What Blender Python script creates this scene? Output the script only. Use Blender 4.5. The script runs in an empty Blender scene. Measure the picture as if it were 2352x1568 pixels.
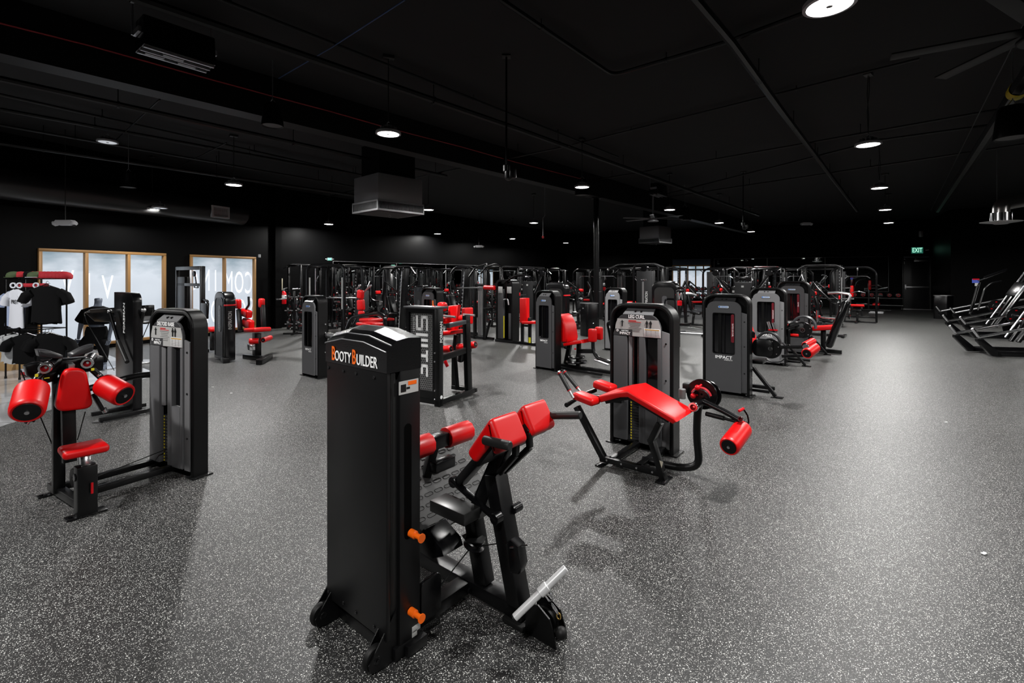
import bpy, bmesh, math, random
from mathutils import Vector, Matrix, Euler
S = bpy.context.scene
COL = S.collection
# ---------------------------------------------------------------- camera
FPX, CX, HY, EYE = 1122.0, 1176.0, 634.7, 1.8
cam_data = bpy.data.cameras.new('camera')
cam_data.sensor_width = 36.0
cam_data.lens = 36.0 * FPX / 2352.0
cam_data.shift_y = -(784.0 - HY) / 2352.0
cam_data.clip_end = 200
cam = bpy.data.objects.new('camera', cam_data)
cam.location = (0, 0, EYE)
cam.rotation_euler = (math.radians(90), 0, 0)
COL.objects.link(cam)
S.camera = cam
# ---------------------------------------------------------------- world, exposure
W = bpy.data.worlds.new('world'); S.world = W
W.use_nodes = True
W.node_tree.nodes['Background'].inputs[0].default_value = (0.6, 0.7, 0.85, 1)
W.node_tree.nodes['Background'].inputs[1].default_value = 0.015
S.view_settings.view_transform = 'Standard'
S.view_settings.look = 'None'
S.view_settings.gamma = 1.0
S.view_settings.exposure = 0.0
S.cycles.use_denoising = True
S.cycles.max_bounces = 6
S.cycles.diffuse_bounces = 3
S.cycles.glossy_bounces = 4
S.cycles.use_adaptive_sampling = True
S.cycles.adaptive_threshold = 0.035
S.cycles.caustics_reflective = False
S.cycles.caustics_refractive = False
S.cycles.sample_clamp_indirect = 4.0
LAMP_W = 190.0          # power of each ceiling lamp
# ---------------------------------------------------------------- helpers
GA = math.radians(-38.6)     # the building grid runs at this angle to the view


def fl(px, py, z=0.0):
    Y = FPX * (EYE - z) / (py - HY)
    return ((px - CX) * Y / FPX, Y)


def world_at(px, py, Y):
    return Vector(((px - CX) * Y / FPX, Y, EYE - (py - HY) * Y / FPX))


_mats = {}


def mat(name, col, rough=0.5, metal=0.0, emis=None, es=0.0, bump=0.0, bscale=200, spec=0.5, coat=0.0, var=0.0):
    if name in _mats:
        return _mats[name]
    m = bpy.data.materials.new(name); m.use_nodes = True
    nt = m.node_tree; b = nt.nodes['Principled BSDF']
    b.inputs['Base Color'].default_value = (*col, 1)
    b.inputs['Roughness'].default_value = rough
    b.inputs['Metallic'].default_value = metal
    b.inputs['Specular IOR Level'].default_value = spec
    b.inputs['Coat Weight'].default_value = coat
    if emis:
        b.inputs['Emission Color'].default_value = (*emis, 1)
        b.inputs['Emission Strength'].default_value = es
    tc = nt.nodes.new('ShaderNodeTexCoord')
    n = nt.nodes.new('ShaderNodeTexNoise'); n.inputs['Scale'].default_value = bscale
    n.inputs['Detail'].default_value = 3
    nt.links.new(tc.outputs['Object'], n.inputs['Vector'])
    if bump:
        bp = nt.nodes.new('ShaderNodeBump'); bp.inputs['Strength'].default_value = bump
        bp.inputs['Distance'].default_value = 0.002
        nt.links.new(n.outputs['Fac'], bp.inputs['Height']); nt.links.new(bp.outputs['Normal'], b.inputs['Normal'])
    if var:
        n2 = nt.nodes.new('ShaderNodeTexNoise'); n2.inputs['Scale'].default_value = 3.0
        nt.links.new(tc.outputs['Object'], n2.inputs['Vector'])
        mr = nt.nodes.new('ShaderNodeMapRange')
        mr.inputs['To Min'].default_value = max(0, rough - var); mr.inputs['To Max'].default_value = min(1, rough + var)
        nt.links.new(n2.outputs['Fac'], mr.inputs['Value']); nt.links.new(mr.outputs['Result'], b.inputs['Roughness'])
    _mats[name] = m
    return m


BLACK = mat('black_powder_coat', (0.0022, 0.0022, 0.0025), 0.30, bump=0.25, bscale=700, var=0.06, spec=0.28)
SATIN = mat('satin_black', (0.0022, 0.0022, 0.0026), 0.24, bump=0.1, bscale=900, spec=0.35)
PLASTIC = mat('black_plastic', (0.0018, 0.0018, 0.0020), 0.33, bump=0.4, bscale=500, spec=0.26)
RUBBER = mat('black_rubber', (0.0030, 0.0030, 0.0030), 0.55, spec=0.3)
MGREY = mat('mid_grey_panel', (0.105, 0.105, 0.11), 0.42, bump=0.15, bscale=800, spec=0.3)
GREY = mat('grey_panel', (0.058, 0.058, 0.061), 0.42, bump=0.15, bscale=800, spec=0.3)
LGREY = mat('light_grey_panel', (0.15, 0.15, 0.155), 0.42, bump=0.15, bscale=800, spec=0.3)
DGREY = mat('dark_grey_panel', (0.016, 0.016, 0.017), 0.45, bump=0.15, bscale=800, spec=0.3)
RED = mat('red_vinyl', (0.56, 0.0012, 0.0022), 0.38, bump=0.12, bscale=350, spec=0.38)
REDP = mat('red_plastic', (0.50, 0.003, 0.008), 0.28, spec=0.4)
CHROME = mat('chrome', (0.75, 0.75, 0.77), 0.16, metal=1.0)
STEEL = mat('brushed_steel', (0.45, 0.45, 0.46), 0.38, metal=1.0, var=0.08)
ORANGE = mat('orange_plastic', (0.85, 0.13, 0.005), 0.35)
WHITE = mat('white_print', (0.93, 0.93, 0.93), 0.5)
LABEL = mat('grey_label', (0.42, 0.42, 0.41), 0.45)
INKG = mat('grey_ink', (0.12, 0.12, 0.12), 0.5)
YELLOW = mat('yellow_print', (0.75, 0.62, 0.02), 0.5)
BLUE = mat('blue_badge', (0.03, 0.16, 0.55), 0.35)
GLASSD = mat('smoked_window', (0.004, 0.004, 0.005), 0.08)


def xf(loc=(0, 0, 0), rot=(0, 0, 0)):
    return Matrix.Translation(Vector(loc)) @ Euler(rot).to_matrix().to_4x4()


class G:
    """collects shapes in one mesh"""
    def __init__(s):
        s.v = []; s.f = []; s.M = Matrix.Identity(4)

    def at(s, loc=(0, 0, 0), rot=(0, 0, 0)):
        s.M = xf(loc, rot); return s

    def add(s, vs, fs):
        n = len(s.v)
        s.v += [tuple(s.M @ Vector(p)) for p in vs]
        s.f += [tuple(i + n for i in f) for f in fs]
        return s

    def addbm(s, bm):
        bm.verts.index_update()
        s.add([v.co for v in bm.verts], [[v.index for v in f.verts] for f in bm.faces])
        bm.free(); return s

    def box(s, c, d, r=(0, 0, 0), bev=0.0, seg=2):
        m = xf(c, r) @ Matrix.Diagonal((d[0], d[1], d[2], 1))
        bm = bmesh.new()
        bmesh.ops.create_cube(bm, size=1, matrix=m)
        if bev:
            bev = min(bev, min(d) * 0.49)
            bmesh.ops.bevel(bm, geom=bm.edges[:], offset=bev, segments=seg, profile=0.5, affect='EDGES')
        return s.addbm(bm)

    def bar(s, a, b, w, h, bev=0.004, up=(0, 0, 1), ext=0.0):
        """rectangular tube from a to b, w sideways, h along up"""
        a = Vector(a); b = Vector(b); d = (b - a); L = d.length
        if L < 1e-6: return s
        d.normalize(); u = Vector(up)
        if abs(d.dot(u)) > 0.98: u = Vector((0, 1, 0))
        x = d.cross(u).normalized(); y = x.cross(d).normalized()
        R = Matrix((x, y, d)).transposed().to_4x4()
        m = Matrix.Translation((a + b) / 2) @ R @ Matrix.Diagonal((w, h, L + 2 * ext, 1))
        bm = bmesh.new(); bmesh.ops.create_cube(bm, size=1, matrix=m)
        if bev: bmesh.ops.bevel(bm, geom=bm.edges[:], offset=min(bev, w * .45, h * .45), segments=2, profile=.5, affect='EDGES')
        return s.addbm(bm)

    def tube(s, pts, r, n=10, cap=True, round_=0.0, rs=6, closed=False):
        """tube through points; corners rounded with radius round_"""
        P = [Vector(p) for p in pts]
        if round_ and len(P) > 2:
            Q = [P[0]] if not closed else []
            rng = range(1, len(P) - 1) if not closed else range(len(P))
            for i in rng:
                p0, p1, p2 = P[i - 1], P[i], P[(i + 1) % len(P)]
                a = (p0 - p1); b = (p2 - p1); la, lb = a.length, b.length
                t = min(round_, la * .49, lb * .49)
                A = p1 + a.normalized() * t; B = p1 + b.normalized() * t
                for k in range(rs + 1):
                    u = k / rs
                    Q.append(A * (1 - u) ** 2 + p1 * 2 * u * (1 - u) + B * u * u)
            if not closed: Q.append(P[-1])
            P = Q
        rr = r if isinstance(r, (list, tuple)) else [r] * len(P)
        if len(rr) != len(P): rr = [rr[0]] * len(P)
        N = len(P); vs = []; fs = []
        t0 = (P[1] - P[0]).normalized()
        up = Vector((0, 0, 1)) if abs(t0.z) < .9 else Vector((1, 0, 0))
        x = t0.cross(up).normalized()
        for i in range(N):
            if closed: t = (P[(i + 1) % N] - P[i - 1])
            else: t = P[min(i + 1, N - 1)] - P[max(i - 1, 0)]
            if t.length < 1e-9: t = t0
            t.normalize()
            x = (x - t * x.dot(t)).normalized(); y = t.cross(x)
            for k in range(n):
                an = 2 * math.pi * k / n
                vs.append(P[i] + (x * math.cos(an) + y * math.sin(an)) * rr[i])
        for i in range(N if closed else N - 1):
            j = (i + 1) % N
            for k in range(n):
                l = (k + 1) % n
                fs.append((i * n + k, i * n + l, j * n + l, j * n + k))
        if cap and not closed:
            fs.append(tuple(range(n - 1, -1, -1))); fs.append(tuple((N - 1) * n + k for k in range(n)))
        return s.add(vs, fs)

    def lathe(s, prof, a=(0, 0, 0), axis=(0, 0, 1), n=24, close=False):
        """prof: (radius, height) pairs along axis"""
        z = Vector(axis).normalized(); u = Vector((0, 0, 1)) if abs(z.z) < .9 else Vector((1, 0, 0))
        x = z.cross(u).normalized(); y = z.cross(x); a = Vector(a); vs = []; fs = []
        for (r, h) in prof:
            for k in range(n):
                an = 2 * math.pi * k / n
                vs.append(a + z * h + (x * math.cos(an) + y * math.sin(an)) * max(r, 1e-5))
        N = len(prof)
        for i in range(N if close else N - 1):
            j = (i + 1) % N
            for k in range(n):
                l = (k + 1) % n
                fs.append((i * n + k, j * n + k, j * n + l, i * n + l))
        return s.add(vs, fs)

    def cyl(s, a, b, r, n=16, bev=0.0):
        a = Vector(a); b = Vector(b); L = (b - a).length
        e = min(bev, r * .5, L * .4)
        prof = [(0, 0), (r - e, 0), (r, e), (r, L - e), (r - e, L), (0, L)] if e else [(0, 0), (r, 0), (r, L), (0, L)]
        return s.lathe(prof, a, b - a, n)

    def ball(s, c, r, n=12):
        prof = [(r * math.sin(math.pi * i / 8), -r * math.cos(math.pi * i / 8)) for i in range(9)]
        return s.lathe(prof, c, (0, 0, 1), n)

    def prism(s, poly, a, b, axis='y', bev=0.0, seg=2):
        """closed 2-D outline (list) extruded from a to b along axis; outline axes are the other two (x,z / y,z / x,y)"""
        def P(p, h):
            return {'y': (p[0], h, p[1]), 'x': (h, p[0], p[1]), 'z': (p[0], p[1], h)}[axis]
        bm = bmesh.new()
        A = [bm.verts.new(P(p, a)) for p in poly]; B = [bm.verts.new(P(p, b)) for p in poly]
        n = len(poly)
        fa = bm.faces.new(A); fb = bm.faces.new(B[::-1])
        for i in range(n):
            bm.faces.new((A[i], B[i], B[(i + 1) % n], A[(i + 1) % n]))
        bmesh.ops.recalc_face_normals(bm, faces=bm.faces[:])
        if bev:
            es = set(fa.edges[:]) | set(fb.edges[:])
            bmesh.ops.bevel(bm, geom=list(es), offset=bev, segments=seg, profile=.5, affect='EDGES')
        return s.addbm(bm)

    def ring(s, outer, inner, a, b, axis='y'):
        """frame between two outlines with the same number of points"""
        def P(p, h):
            return {'y': (p[0], h, p[1]), 'x': (h, p[0], p[1]), 'z': (p[0], p[1], h)}[axis]
        n = len(outer)
        vs = [P(p, a) for p in outer] + [P(p, a) for p in inner] + [P(p, b) for p in outer] + [P(p, b) for p in inner]
        fs = []
        for i in range(n):
            j = (i + 1) % n
            fs += [(i, j, n + j, n + i), (2 * n + j, 2 * n + i, 3 * n + i, 3 * n + j),
                   (j, i, 2 * n + i, 2 * n + j), (n + i, n + j, 3 * n + j, 3 * n + i)]
        return s.add(vs, fs)

    def pad(s, c, d, r=(0, 0, 0), bev=0.02):
        return s.box(c, d, r, bev=bev, seg=4)


def rrect(x0, z0, x1, z1, r, n=5, top_only=False):
    """rounded rectangle outline, counter-clockwise from bottom right"""
    out = []
    def arc(cx, cz, a0):
        for k in range(n + 1):
            a = math.radians(a0 + 90 * k / n); out.append((cx + r * math.cos(a), cz + r * math.sin(a)))
    if top_only: out += [(x0, z0), (x1, z0)]
    arc(x1 - r, z1 - r, 0); arc(x0 + r, z1 - r, 90)
    if not top_only:
        arc(x0 + r, z0 + r, 180); arc(x1 - r, z0 + r, 270)
    return out


def mesh_of(g, name, m, angle=35):
    me = bpy.data.meshes.new(name)
    me.from_pydata(g.v, [], g.f); me.update()
    bm = bmesh.new(); bm.from_mesh(me)
    bmesh.ops.recalc_face_normals(bm, faces=bm.faces[:]); bm.to_mesh(me); bm.free()
    me.materials.append(m)
    me.shade_smooth()
    me.set_sharp_from_angle(angle=math.radians(angle))
    return me


def link(name, me, parent=None):
    o = bpy.data.objects.new(name, me); COL.objects.link(o)
    if parent is not None: o.parent = parent
    return o


SPLITN = {'base_shoe', 'foot_pad', 'bracket', 'grip_ring', 'scale_strip', 'red_hook', 'red_handle', 'handle_end', 'ball_knob', 'lock', 'side_bolts', 'arm_bolt', 'yellow_sticker', 'guard_wheel',
          'link_grip', 'post_foot', 'foot_plate_pair', 'floor_beam', 'lower_link', 'hand_bar', 'chrome_rail', 'tall_rail', 'sled_rail', 'rail_tip', 'guide_rod', 'guide_rods', 'beam_shoe', 'plate_horn', 'foot_bar',
          'shelf_rail', 'white_band', 'placard_pair', 'head_lamp', 'lever_arm', 'base_pulley', 'rail_end', 'foot_plate', 'guide_rail', 'foot_rest', 'bolts', 'frame_bolts', 'rim_bolts', 'side_tie', 'seat_pads'}


def islands(g):
    par = list(range(len(g.v)))
    def find(a):
        while par[a] != a: par[a] = par[par[a]]; a = par[a]
        return a
    for f in g.f:
        for i in f[1:]: par[find(i)] = find(f[0])
    groups = {}
    for f in g.f: groups.setdefault(find(f[0]), []).append(f)
    out = []
    for fs in groups.values():
        idx = {}; q = G()
        for f in fs:
            for i in f:
                if i not in idx: idx[i] = len(q.v); q.v.append(g.v[i])
            q.f.append(tuple(idx[i] for i in f))
        out.append(q)
    return out


def part(name, g, m, parent=None, label=None, angle=35):
    if name in SPLITN and parent is not None:
        qs = islands(g)
        if 1 < len(qs) <= 12:
            return [part1(name, q, m, parent, label, angle) for q in qs][0]
    return part1(name, g, m, parent, label, angle)


def part1(name, g, m, parent=None, label=None, angle=35):
    o = link(name, mesh_of(g, name, m, angle), parent)
    if label: o['label'] = label
    return o


def thing(name, label, cat, loc=(0, 0, 0), rz=0.0, group=None):
    o = bpy.data.objects.new(name, None); COL.objects.link(o)
    o.empty_display_size = 0.1
    o.location = (loc[0], loc[1], loc[2] if len(loc) > 2 else 0.0)
    o.rotation_euler = (0, 0, rz)
    o['label'] = label; o['category'] = cat
    if group: o['group'] = group
    return o


def single(name, g, m, label, cat, group=None, loc=(0, 0, 0), rz=0.0, angle=35):
    o = part(name, g, m, None, None, angle)
    o.location = loc; o.rotation_euler = (0, 0, rz)
    o['label'] = label; o['category'] = cat
    if group: o['group'] = group
    return o


def struct(name, g, m, parent=None):
    o = part(name, g, m, parent)
    if parent is None: o['kind'] = 'structure'
    return o


def kids(o):
    return [c for c in _children.get(o.name, [])]


def dup(root, loc, rz, label, group=None, scale=None):
    r = root.copy(); COL.objects.link(r)
    r.location = (loc[0], loc[1], loc[2] if len(loc) > 2 else 0.0); r.rotation_euler = (0, 0, rz); r['label'] = label
    if group: r['group'] = group
    if scale: r.scale = (scale,) * 3 if not isinstance(scale, (tuple, list)) else scale
    for ch in list(root.children):
        c = ch.copy(); COL.objects.link(c); c.parent = r
        for g in list(ch.children):
            d = g.copy(); COL.objects.link(d); d.parent = c
    return r


_fontcache = {}


def text(name, body, size, m, parent, loc, rot, sx=1.0, depth=0.001, align='CENTER', bold=0.0, label=None, space=1.0):
    """lettering as a thin mesh; rot is the Euler that turns the flat text (x right, y up, z out)"""
    key = (body, size, sx, depth, align, bold, m.name, space)
    if key not in _fontcache:
        cu = bpy.data.curves.new('t', 'FONT'); cu.body = body; cu.size = size; cu.align_x = align; cu.align_y = 'CENTER'
        cu.extrude = depth; cu.offset = bold; cu.space_character = space; cu.resolution_u = 3
        o = bpy.data.objects.new('t', cu); COL.objects.link(o)
        me = bpy.data.meshes.new_from_object(o.evaluated_get(bpy.context.evaluated_depsgraph_get()))
        bpy.data.objects.remove(o); bpy.data.curves.remove(cu)
        me.transform(Matrix.Diagonal((sx, 1, 1, 1)))
        me.materials.clear(); me.materials.append(m); me.name = name
        _fontcache[key] = me
    o = link(name, _fontcache[key], parent)
    o.location = loc; o.rotation_euler = rot
    if label: o['label'] = label
    return o


FRONT = (math.pi / 2, 0, 0)         # text standing on a face that looks to local -y
BACKF = (math.pi / 2, 0, math.pi)
RIGHTF = (math.pi / 2, 0, math.pi / 2)   # face that looks to local +x


class Ray:
    """turns measured directions into points on vertical planes of a thing's own frame"""
    def __init__(s, loc, rz):
        s.o = Vector((loc[0], loc[1], 0)); s.ex = Vector((math.cos(rz), math.sin(rz), 0)); s.ey = Vector((-math.sin(rz), math.cos(rz), 0))

    def _d(s, px, py): return Vector(((px - CX) / FPX, 1, -(py - HY) / FPX))

    def _l(s, P): q = P - s.o; return (q.dot(s.ex), q.dot(s.ey), P.z)

    def y(s, px, py, y):
        d = s._d(px, py); t = (y + s.o.dot(s.ey)) / d.dot(s.ey); return s._l(Vector((0, 0, EYE)) + d * t)

    def x(s, px, py, x):
        d = s._d(px, py); t = (x + s.o.dot(s.ex)) / d.dot(s.ex); return s._l(Vector((0, 0, EYE)) + d * t)

    def z(s, px, py, z):
        d = s._d(px, py); t = (z - EYE) / d.z; return s._l(Vector((0, 0, EYE)) + d * t)
# ================================================================ the room
CEIL = 4.9
# floor: speckled rubber
def floor_mat():
    m = bpy.data.materials.new('speckled_rubber_floor'); m.use_nodes = True
    nt = m.node_tree; N = nt.nodes; L = nt.links; b = N['Principled BSDF']
    tc = N.new('ShaderNodeTexCoord')
    wn = N.new('ShaderNodeTexNoise'); wn.inputs['Scale'].default_value = 70; wn.inputs['Detail'].default_value = 2
    L.new(tc.outputs['Object'], wn.inputs['Vector'])
    mx = N.new('ShaderNodeMixRGB'); mx.blend_type = 'ADD'; mx.inputs[0].default_value = 0.012
    L.new(tc.outputs['Object'], mx.inputs[1]); L.new(wn.outputs['Color'], mx.inputs[2])
    acc = None
    for k, (sc, thr, pick) in enumerate([(120, 0.30, 0.52), (210, 0.33, 0.45)]):
        v = N.new('ShaderNodeTexVoronoi'); v.inputs['Scale'].default_value = sc; v.inputs['Randomness'].default_value = 1
        L.new(mx.outputs[0], v.inputs['Vector'])
        lt = N.new('ShaderNodeMath'); lt.operation = 'LESS_THAN'; lt.inputs[1].default_value = thr
        L.new(v.outputs['Distance'], lt.inputs[0])
        sep = N.new('ShaderNodeSeparateColor'); L.new(v.outputs['Color'], sep.inputs[0])
        gt = N.new('ShaderNodeMath'); gt.operation = 'LESS_THAN'; gt.inputs[1].default_value = pick
        L.new(sep.outputs[0], gt.inputs[0])
        mu = N.new('ShaderNodeMath'); mu.operation = 'MULTIPLY'; L.new(lt.outputs[0], mu.inputs[0]); L.new(gt.outputs[0], mu.inputs[1])
        br = N.new('ShaderNodeMath'); br.operation = 'MULTIPLY'; L.new(mu.outputs[0], br.inputs[0]); L.new(sep.outputs[1], br.inputs[1])
        if acc is None: acc = br
        else:
            a = N.new('ShaderNodeMath'); a.operation = 'MAXIMUM'; L.new(acc.outputs[0], a.inputs[0]); L.new(br.outputs[0], a.inputs[1]); acc = a
    cr = N.new('ShaderNodeMixRGB'); cr.inputs[1].default_value = (0.013, 0.013, 0.013, 1); cr.inputs[2].default_value = (0.80, 0.80, 0.77, 1)
    L.new(acc.outputs[0], cr.inputs[0])
    # slight wear patches
    n2 = N.new('ShaderNodeTexNoise'); n2.inputs['Scale'].default_value = 0.9; n2.inputs['Detail'].default_value = 4
    L.new(tc.outputs['Object'], n2.inputs['Vector'])
    mr = N.new('ShaderNodeMapRange'); mr.inputs['To Min'].default_value = 0.82; mr.inputs['To Max'].default_value = 1.15
    L.new(n2.outputs['Fac'], mr.inputs['Value'])
    mm = N.new('ShaderNodeMixRGB'); mm.blend_type = 'MULTIPLY'; mm.inputs[0].default_value = 1
    L.new(cr.outputs[0], mm.inputs[1]); L.new(mr.outputs['Result'], mm.inputs[2])
    L.new(mm.outputs[0], b.inputs['Base Color'])
    b.inputs['Roughness'].default_value = 0.43
    b.inputs['Specular IOR Level'].default_value = 0.5
    n3 = N.new('ShaderNodeTexNoise'); n3.inputs['Scale'].default_value = 160; n3.inputs['Detail'].default_value = 3
    L.new(tc.outputs['Object'], n3.inputs['Vector'])
    bp = N.new('ShaderNodeBump'); bp.inputs['Strength'].default_value = 0.55; bp.inputs['Distance'].default_value = 0.003
    L.new(n3.outputs['Fac'], bp.inputs['Height']); L.new(bp.outputs['Normal'], b.inputs['Normal'])
    return m
FLOORM = floor_mat()
WALLM = mat('black_wall_paint', (0.0014, 0.0014, 0.0015), 0.45, bump=0.3, bscale=60, spec=0.06)
CEILM = mat('black_ceiling', (0.019, 0.019, 0.0195), 0.8, spec=.15, bump=1.0, bscale=6)
BEAMM = mat('black_beam', (0.004, 0.004, 0.004), 0.5, spec=.2)

g = G().box((8, 14, -0.05), (64, 50, 0.1)); struct('floor', g, FLOORM)

# the two long wall lines
WA = Vector((-10.36, 11.86, 0)); WD = Vector((0.383, 0.924, 0)).normalized()      # window wall
MA = Vector((-8.31, 16.93, 0)); MD = Vector((0.555, 0.832, 0)).normalized()        # mirrored side wall
EC = Vector((3.96, 35.3, 0)); ED = (Vector((21.9, 26.65, 0)) - EC).normalized()    # end wall


def wallbox(name, a, b, z0, z1, th=0.2, side=1, m=None):
    """wall whose inner face runs a->b; body lies on the left of a->b when side=1"""
    m = m or WALLM
    a = Vector(a); b = Vector(b); d = (b - a).normalized(); n = Vector((-d.y, d.x, 0)) * side * th
    poly = [(a.x, a.y), (b.x, b.y), (b.x + n.x, b.y + n.y), (a.x + n.x, a.y + n.y)]
    return struct(name, G().prism(poly, z0, z1, 'z'), m)


def onwall(P0, D, px):
    """distance along the wall line P0+s*D where the view column px meets it"""
    k = (px - CX) / FPX
    return (k * P0.y - P0.x) / (D.x - k * D.y)


def wz(P0, D, px, py):
    s_ = onwall(P0, D, px); P = P0 + D * s_
    return EYE - (py - HY) * P.y / FPX


# window wall built around two glazed openings
s_w = [onwall(WA, WD, p) for p in (86, 379.5, 435.5, 586)]
wtop = 2.44; wsill = 0.10
s_start = -22.4
s_end = (WD.x * 0, onwall(WA, WD, 640))[1]
pieces = [(s_start, s_w[0]), (s_w[1], s_w[2]), (s_w[3], s_end)]
gw = G()
WN = Vector((-WD.y, WD.x, 0))
def wseg(g, s0, s1, z0, z1, P0, D, N, th=0.2, off=0.0):
    a = P0 + D * s0 + N * off; b = P0 + D * s1 + N * off; n = N * th
    g.prism([(a.x, a.y), (b.x, b.y), (b.x + n.x, b.y + n.y), (a.x + n.x, a.y + n.y)], z0, z1, 'z')
for s0, s1 in pieces: wseg(gw, s0, s1, 0, CEIL, WA, WD, WN)
wseg(gw, s_w[0], s_w[1], wtop, CEIL, WA, WD, WN); wseg(gw, s_w[2], s_w[3], wtop, CEIL, WA, WD, WN)
wseg(gw, s_w[0], s_w[1], 0, wsill, WA, WD, WN); wseg(gw, s_w[2], s_w[3], 0, wsill, WA, WD, WN)
struct('wall_left', gw, WALLM)
PW = WA + WD * s_end
# short return wall to the mirrored wall
wallbox('wall_return', PW, MA, 0, CEIL)
wallbox('wall_side', MA, EC, 0, CEIL)
JOG = Vector((20.3, 22.6, 0)); JD = Vector((0.781, -0.624, 0))
EEND = EC + ED * ((Vector((21.9, 26.65, 0)) - EC).length + 0.75)
s_d0, s_d1 = onwall(EC, ED, 2072), onwall(EC, ED, 2138)
ge = G(); EN = Vector((-ED.y, ED.x, 0))
wseg(ge, 0, s_d0, 0, CEIL, EC, ED, EN); wseg(ge, s_d1, (EEND - EC).length, 0, CEIL, EC, ED, EN)
wseg(ge, s_d0, s_d1, 2.92, CEIL, EC, ED, EN)
struct('wall_back', ge, WALLM)
wallbox('wall_jog', EEND, JOG, 0, CEIL)
RR = JOG + JD * 22
wallbox('wall_right', JOG, RR, 0, CEIL)
wallbox('wall_front', RR, (RR.x, -9, 0), 0, CEIL)
wallbox('wall_rear', (RR.x, -9, 0), (WA + WD * s_start), 0, CEIL)
g = G().box((8, 14, CEIL + 0.05), (64, 50, 0.1)); struct('ceiling', g, CEILM)

# windows: bronze frames, frosted panes
BRONZE = mat('bronze_window_frame', (0.30, 0.16, 0.055), 0.4, metal=0.3)
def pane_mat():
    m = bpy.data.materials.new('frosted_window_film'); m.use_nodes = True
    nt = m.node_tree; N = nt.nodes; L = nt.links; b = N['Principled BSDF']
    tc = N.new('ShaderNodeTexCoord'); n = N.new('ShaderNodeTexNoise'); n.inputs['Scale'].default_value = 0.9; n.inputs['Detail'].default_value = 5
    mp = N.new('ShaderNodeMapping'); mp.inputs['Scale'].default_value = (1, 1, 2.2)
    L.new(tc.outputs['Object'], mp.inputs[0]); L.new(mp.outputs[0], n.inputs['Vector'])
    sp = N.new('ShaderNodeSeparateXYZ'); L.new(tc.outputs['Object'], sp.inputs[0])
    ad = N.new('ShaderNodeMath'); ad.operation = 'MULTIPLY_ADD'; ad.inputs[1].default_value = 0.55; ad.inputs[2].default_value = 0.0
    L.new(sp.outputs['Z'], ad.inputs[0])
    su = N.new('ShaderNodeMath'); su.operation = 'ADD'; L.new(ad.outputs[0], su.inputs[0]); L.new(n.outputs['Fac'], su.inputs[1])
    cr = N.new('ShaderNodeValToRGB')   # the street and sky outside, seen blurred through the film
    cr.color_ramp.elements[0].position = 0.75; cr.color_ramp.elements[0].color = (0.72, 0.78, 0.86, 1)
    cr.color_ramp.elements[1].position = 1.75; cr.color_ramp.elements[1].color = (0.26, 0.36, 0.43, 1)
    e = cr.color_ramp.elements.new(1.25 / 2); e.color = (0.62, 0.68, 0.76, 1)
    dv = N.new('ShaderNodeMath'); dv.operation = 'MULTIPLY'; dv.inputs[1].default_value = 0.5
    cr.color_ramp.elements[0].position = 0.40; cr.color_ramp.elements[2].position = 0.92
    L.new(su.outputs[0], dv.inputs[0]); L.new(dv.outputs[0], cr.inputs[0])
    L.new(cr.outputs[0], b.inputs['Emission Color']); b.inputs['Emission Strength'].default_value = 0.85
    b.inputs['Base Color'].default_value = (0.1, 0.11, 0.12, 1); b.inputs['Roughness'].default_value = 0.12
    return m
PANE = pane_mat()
FILM = mat('white_window_lettering', (0.5, 0.5, 0.52), 0.5, emis=(0.80, 0.84, 0.90), es=0.85)
wrz = math.atan2(WD.y, WD.x)
def window(idx, pxs):
    ss = [onwall(WA, WD, p) for p in pxs]
    o = bpy.data.objects.new('window_%d' % idx, None); COL.objects.link(o)
    base = WA + WD * ss[0]; o.location = (base.x, base.y, 0); o.rotation_euler = (0, 0, wrz); o['kind'] = 'structure'
    Wd = ss[-1] - ss[0]; f = G()
    fw = 0.07
    f.box((Wd / 2, 0.02, wtop - fw / 2), (Wd, 0.14, fw), bev=.004); f.box((Wd / 2, 0.02, wsill + fw / 2), (Wd, 0.14, fw), bev=.004)
    for k, s_ in enumerate(ss):
        x = s_ - ss[0]; x += fw / 2 if k == 0 else (-fw / 2 if k == len(ss) - 1 else 0)
        f.box((x, 0.02, (wtop + wsill) / 2), (fw, 0.14, wtop - wsill - 2 * fw), bev=.004)
    fo = part('window_frame', f, BRONZE, o)
    for k in range(len(ss) - 1):
        a = ss[k] - ss[0]; b = ss[k + 1] - ss[0]
        part('pane', G().box(((a + b) / 2, 0.05, (wtop + wsill) / 2), (b - a - fw, 0.012, wtop - wsill - 2 * fw)), PANE, o)
    return o, ss
W1, ss1 = window(1, (86, 197, 294, 379.5))
W2, ss2 = window(2, (435.5, 515, 586))
def wletters(parent, ss, items):
    for ch, px, py, hpx, sx in items:
        s_ = onwall(WA, WD, px); P = WA + WD * s_; z = EYE - (py - HY) * P.y / FPX; h = hpx * P.y / FPX
        text('window_lettering', ch, h * 1.38, FILM, parent, (s_ - ss[0], 0.035, z), (math.pi / 2, 0, 0), sx=-0.42 * sx, depth=0.0008)
# mirrored as read from inside:  ...C O M I N G  /  S O O N
wletters(W2, ss2, [('C', 573, 652, 52, 1), ('O', 551, 651, 52, 1), ('M', 527, 650, 52, 1), ('I', 497, 647, 52, 1), ('N', 474, 646, 52, 1), ('G', 447, 645, 50, 1),
                   ('S', 578, 712, 52, 1), ('O', 556, 716, 54, 1), ('O', 497, 718, 54, 1), ('N', 470, 720, 54, 1)])
wletters(W1, ss1, [('V', 249, 662, 56, 1.2), ('I', 207, 655, 52, 1), ('V', 157, 652, 60, 1.2)])

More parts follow.
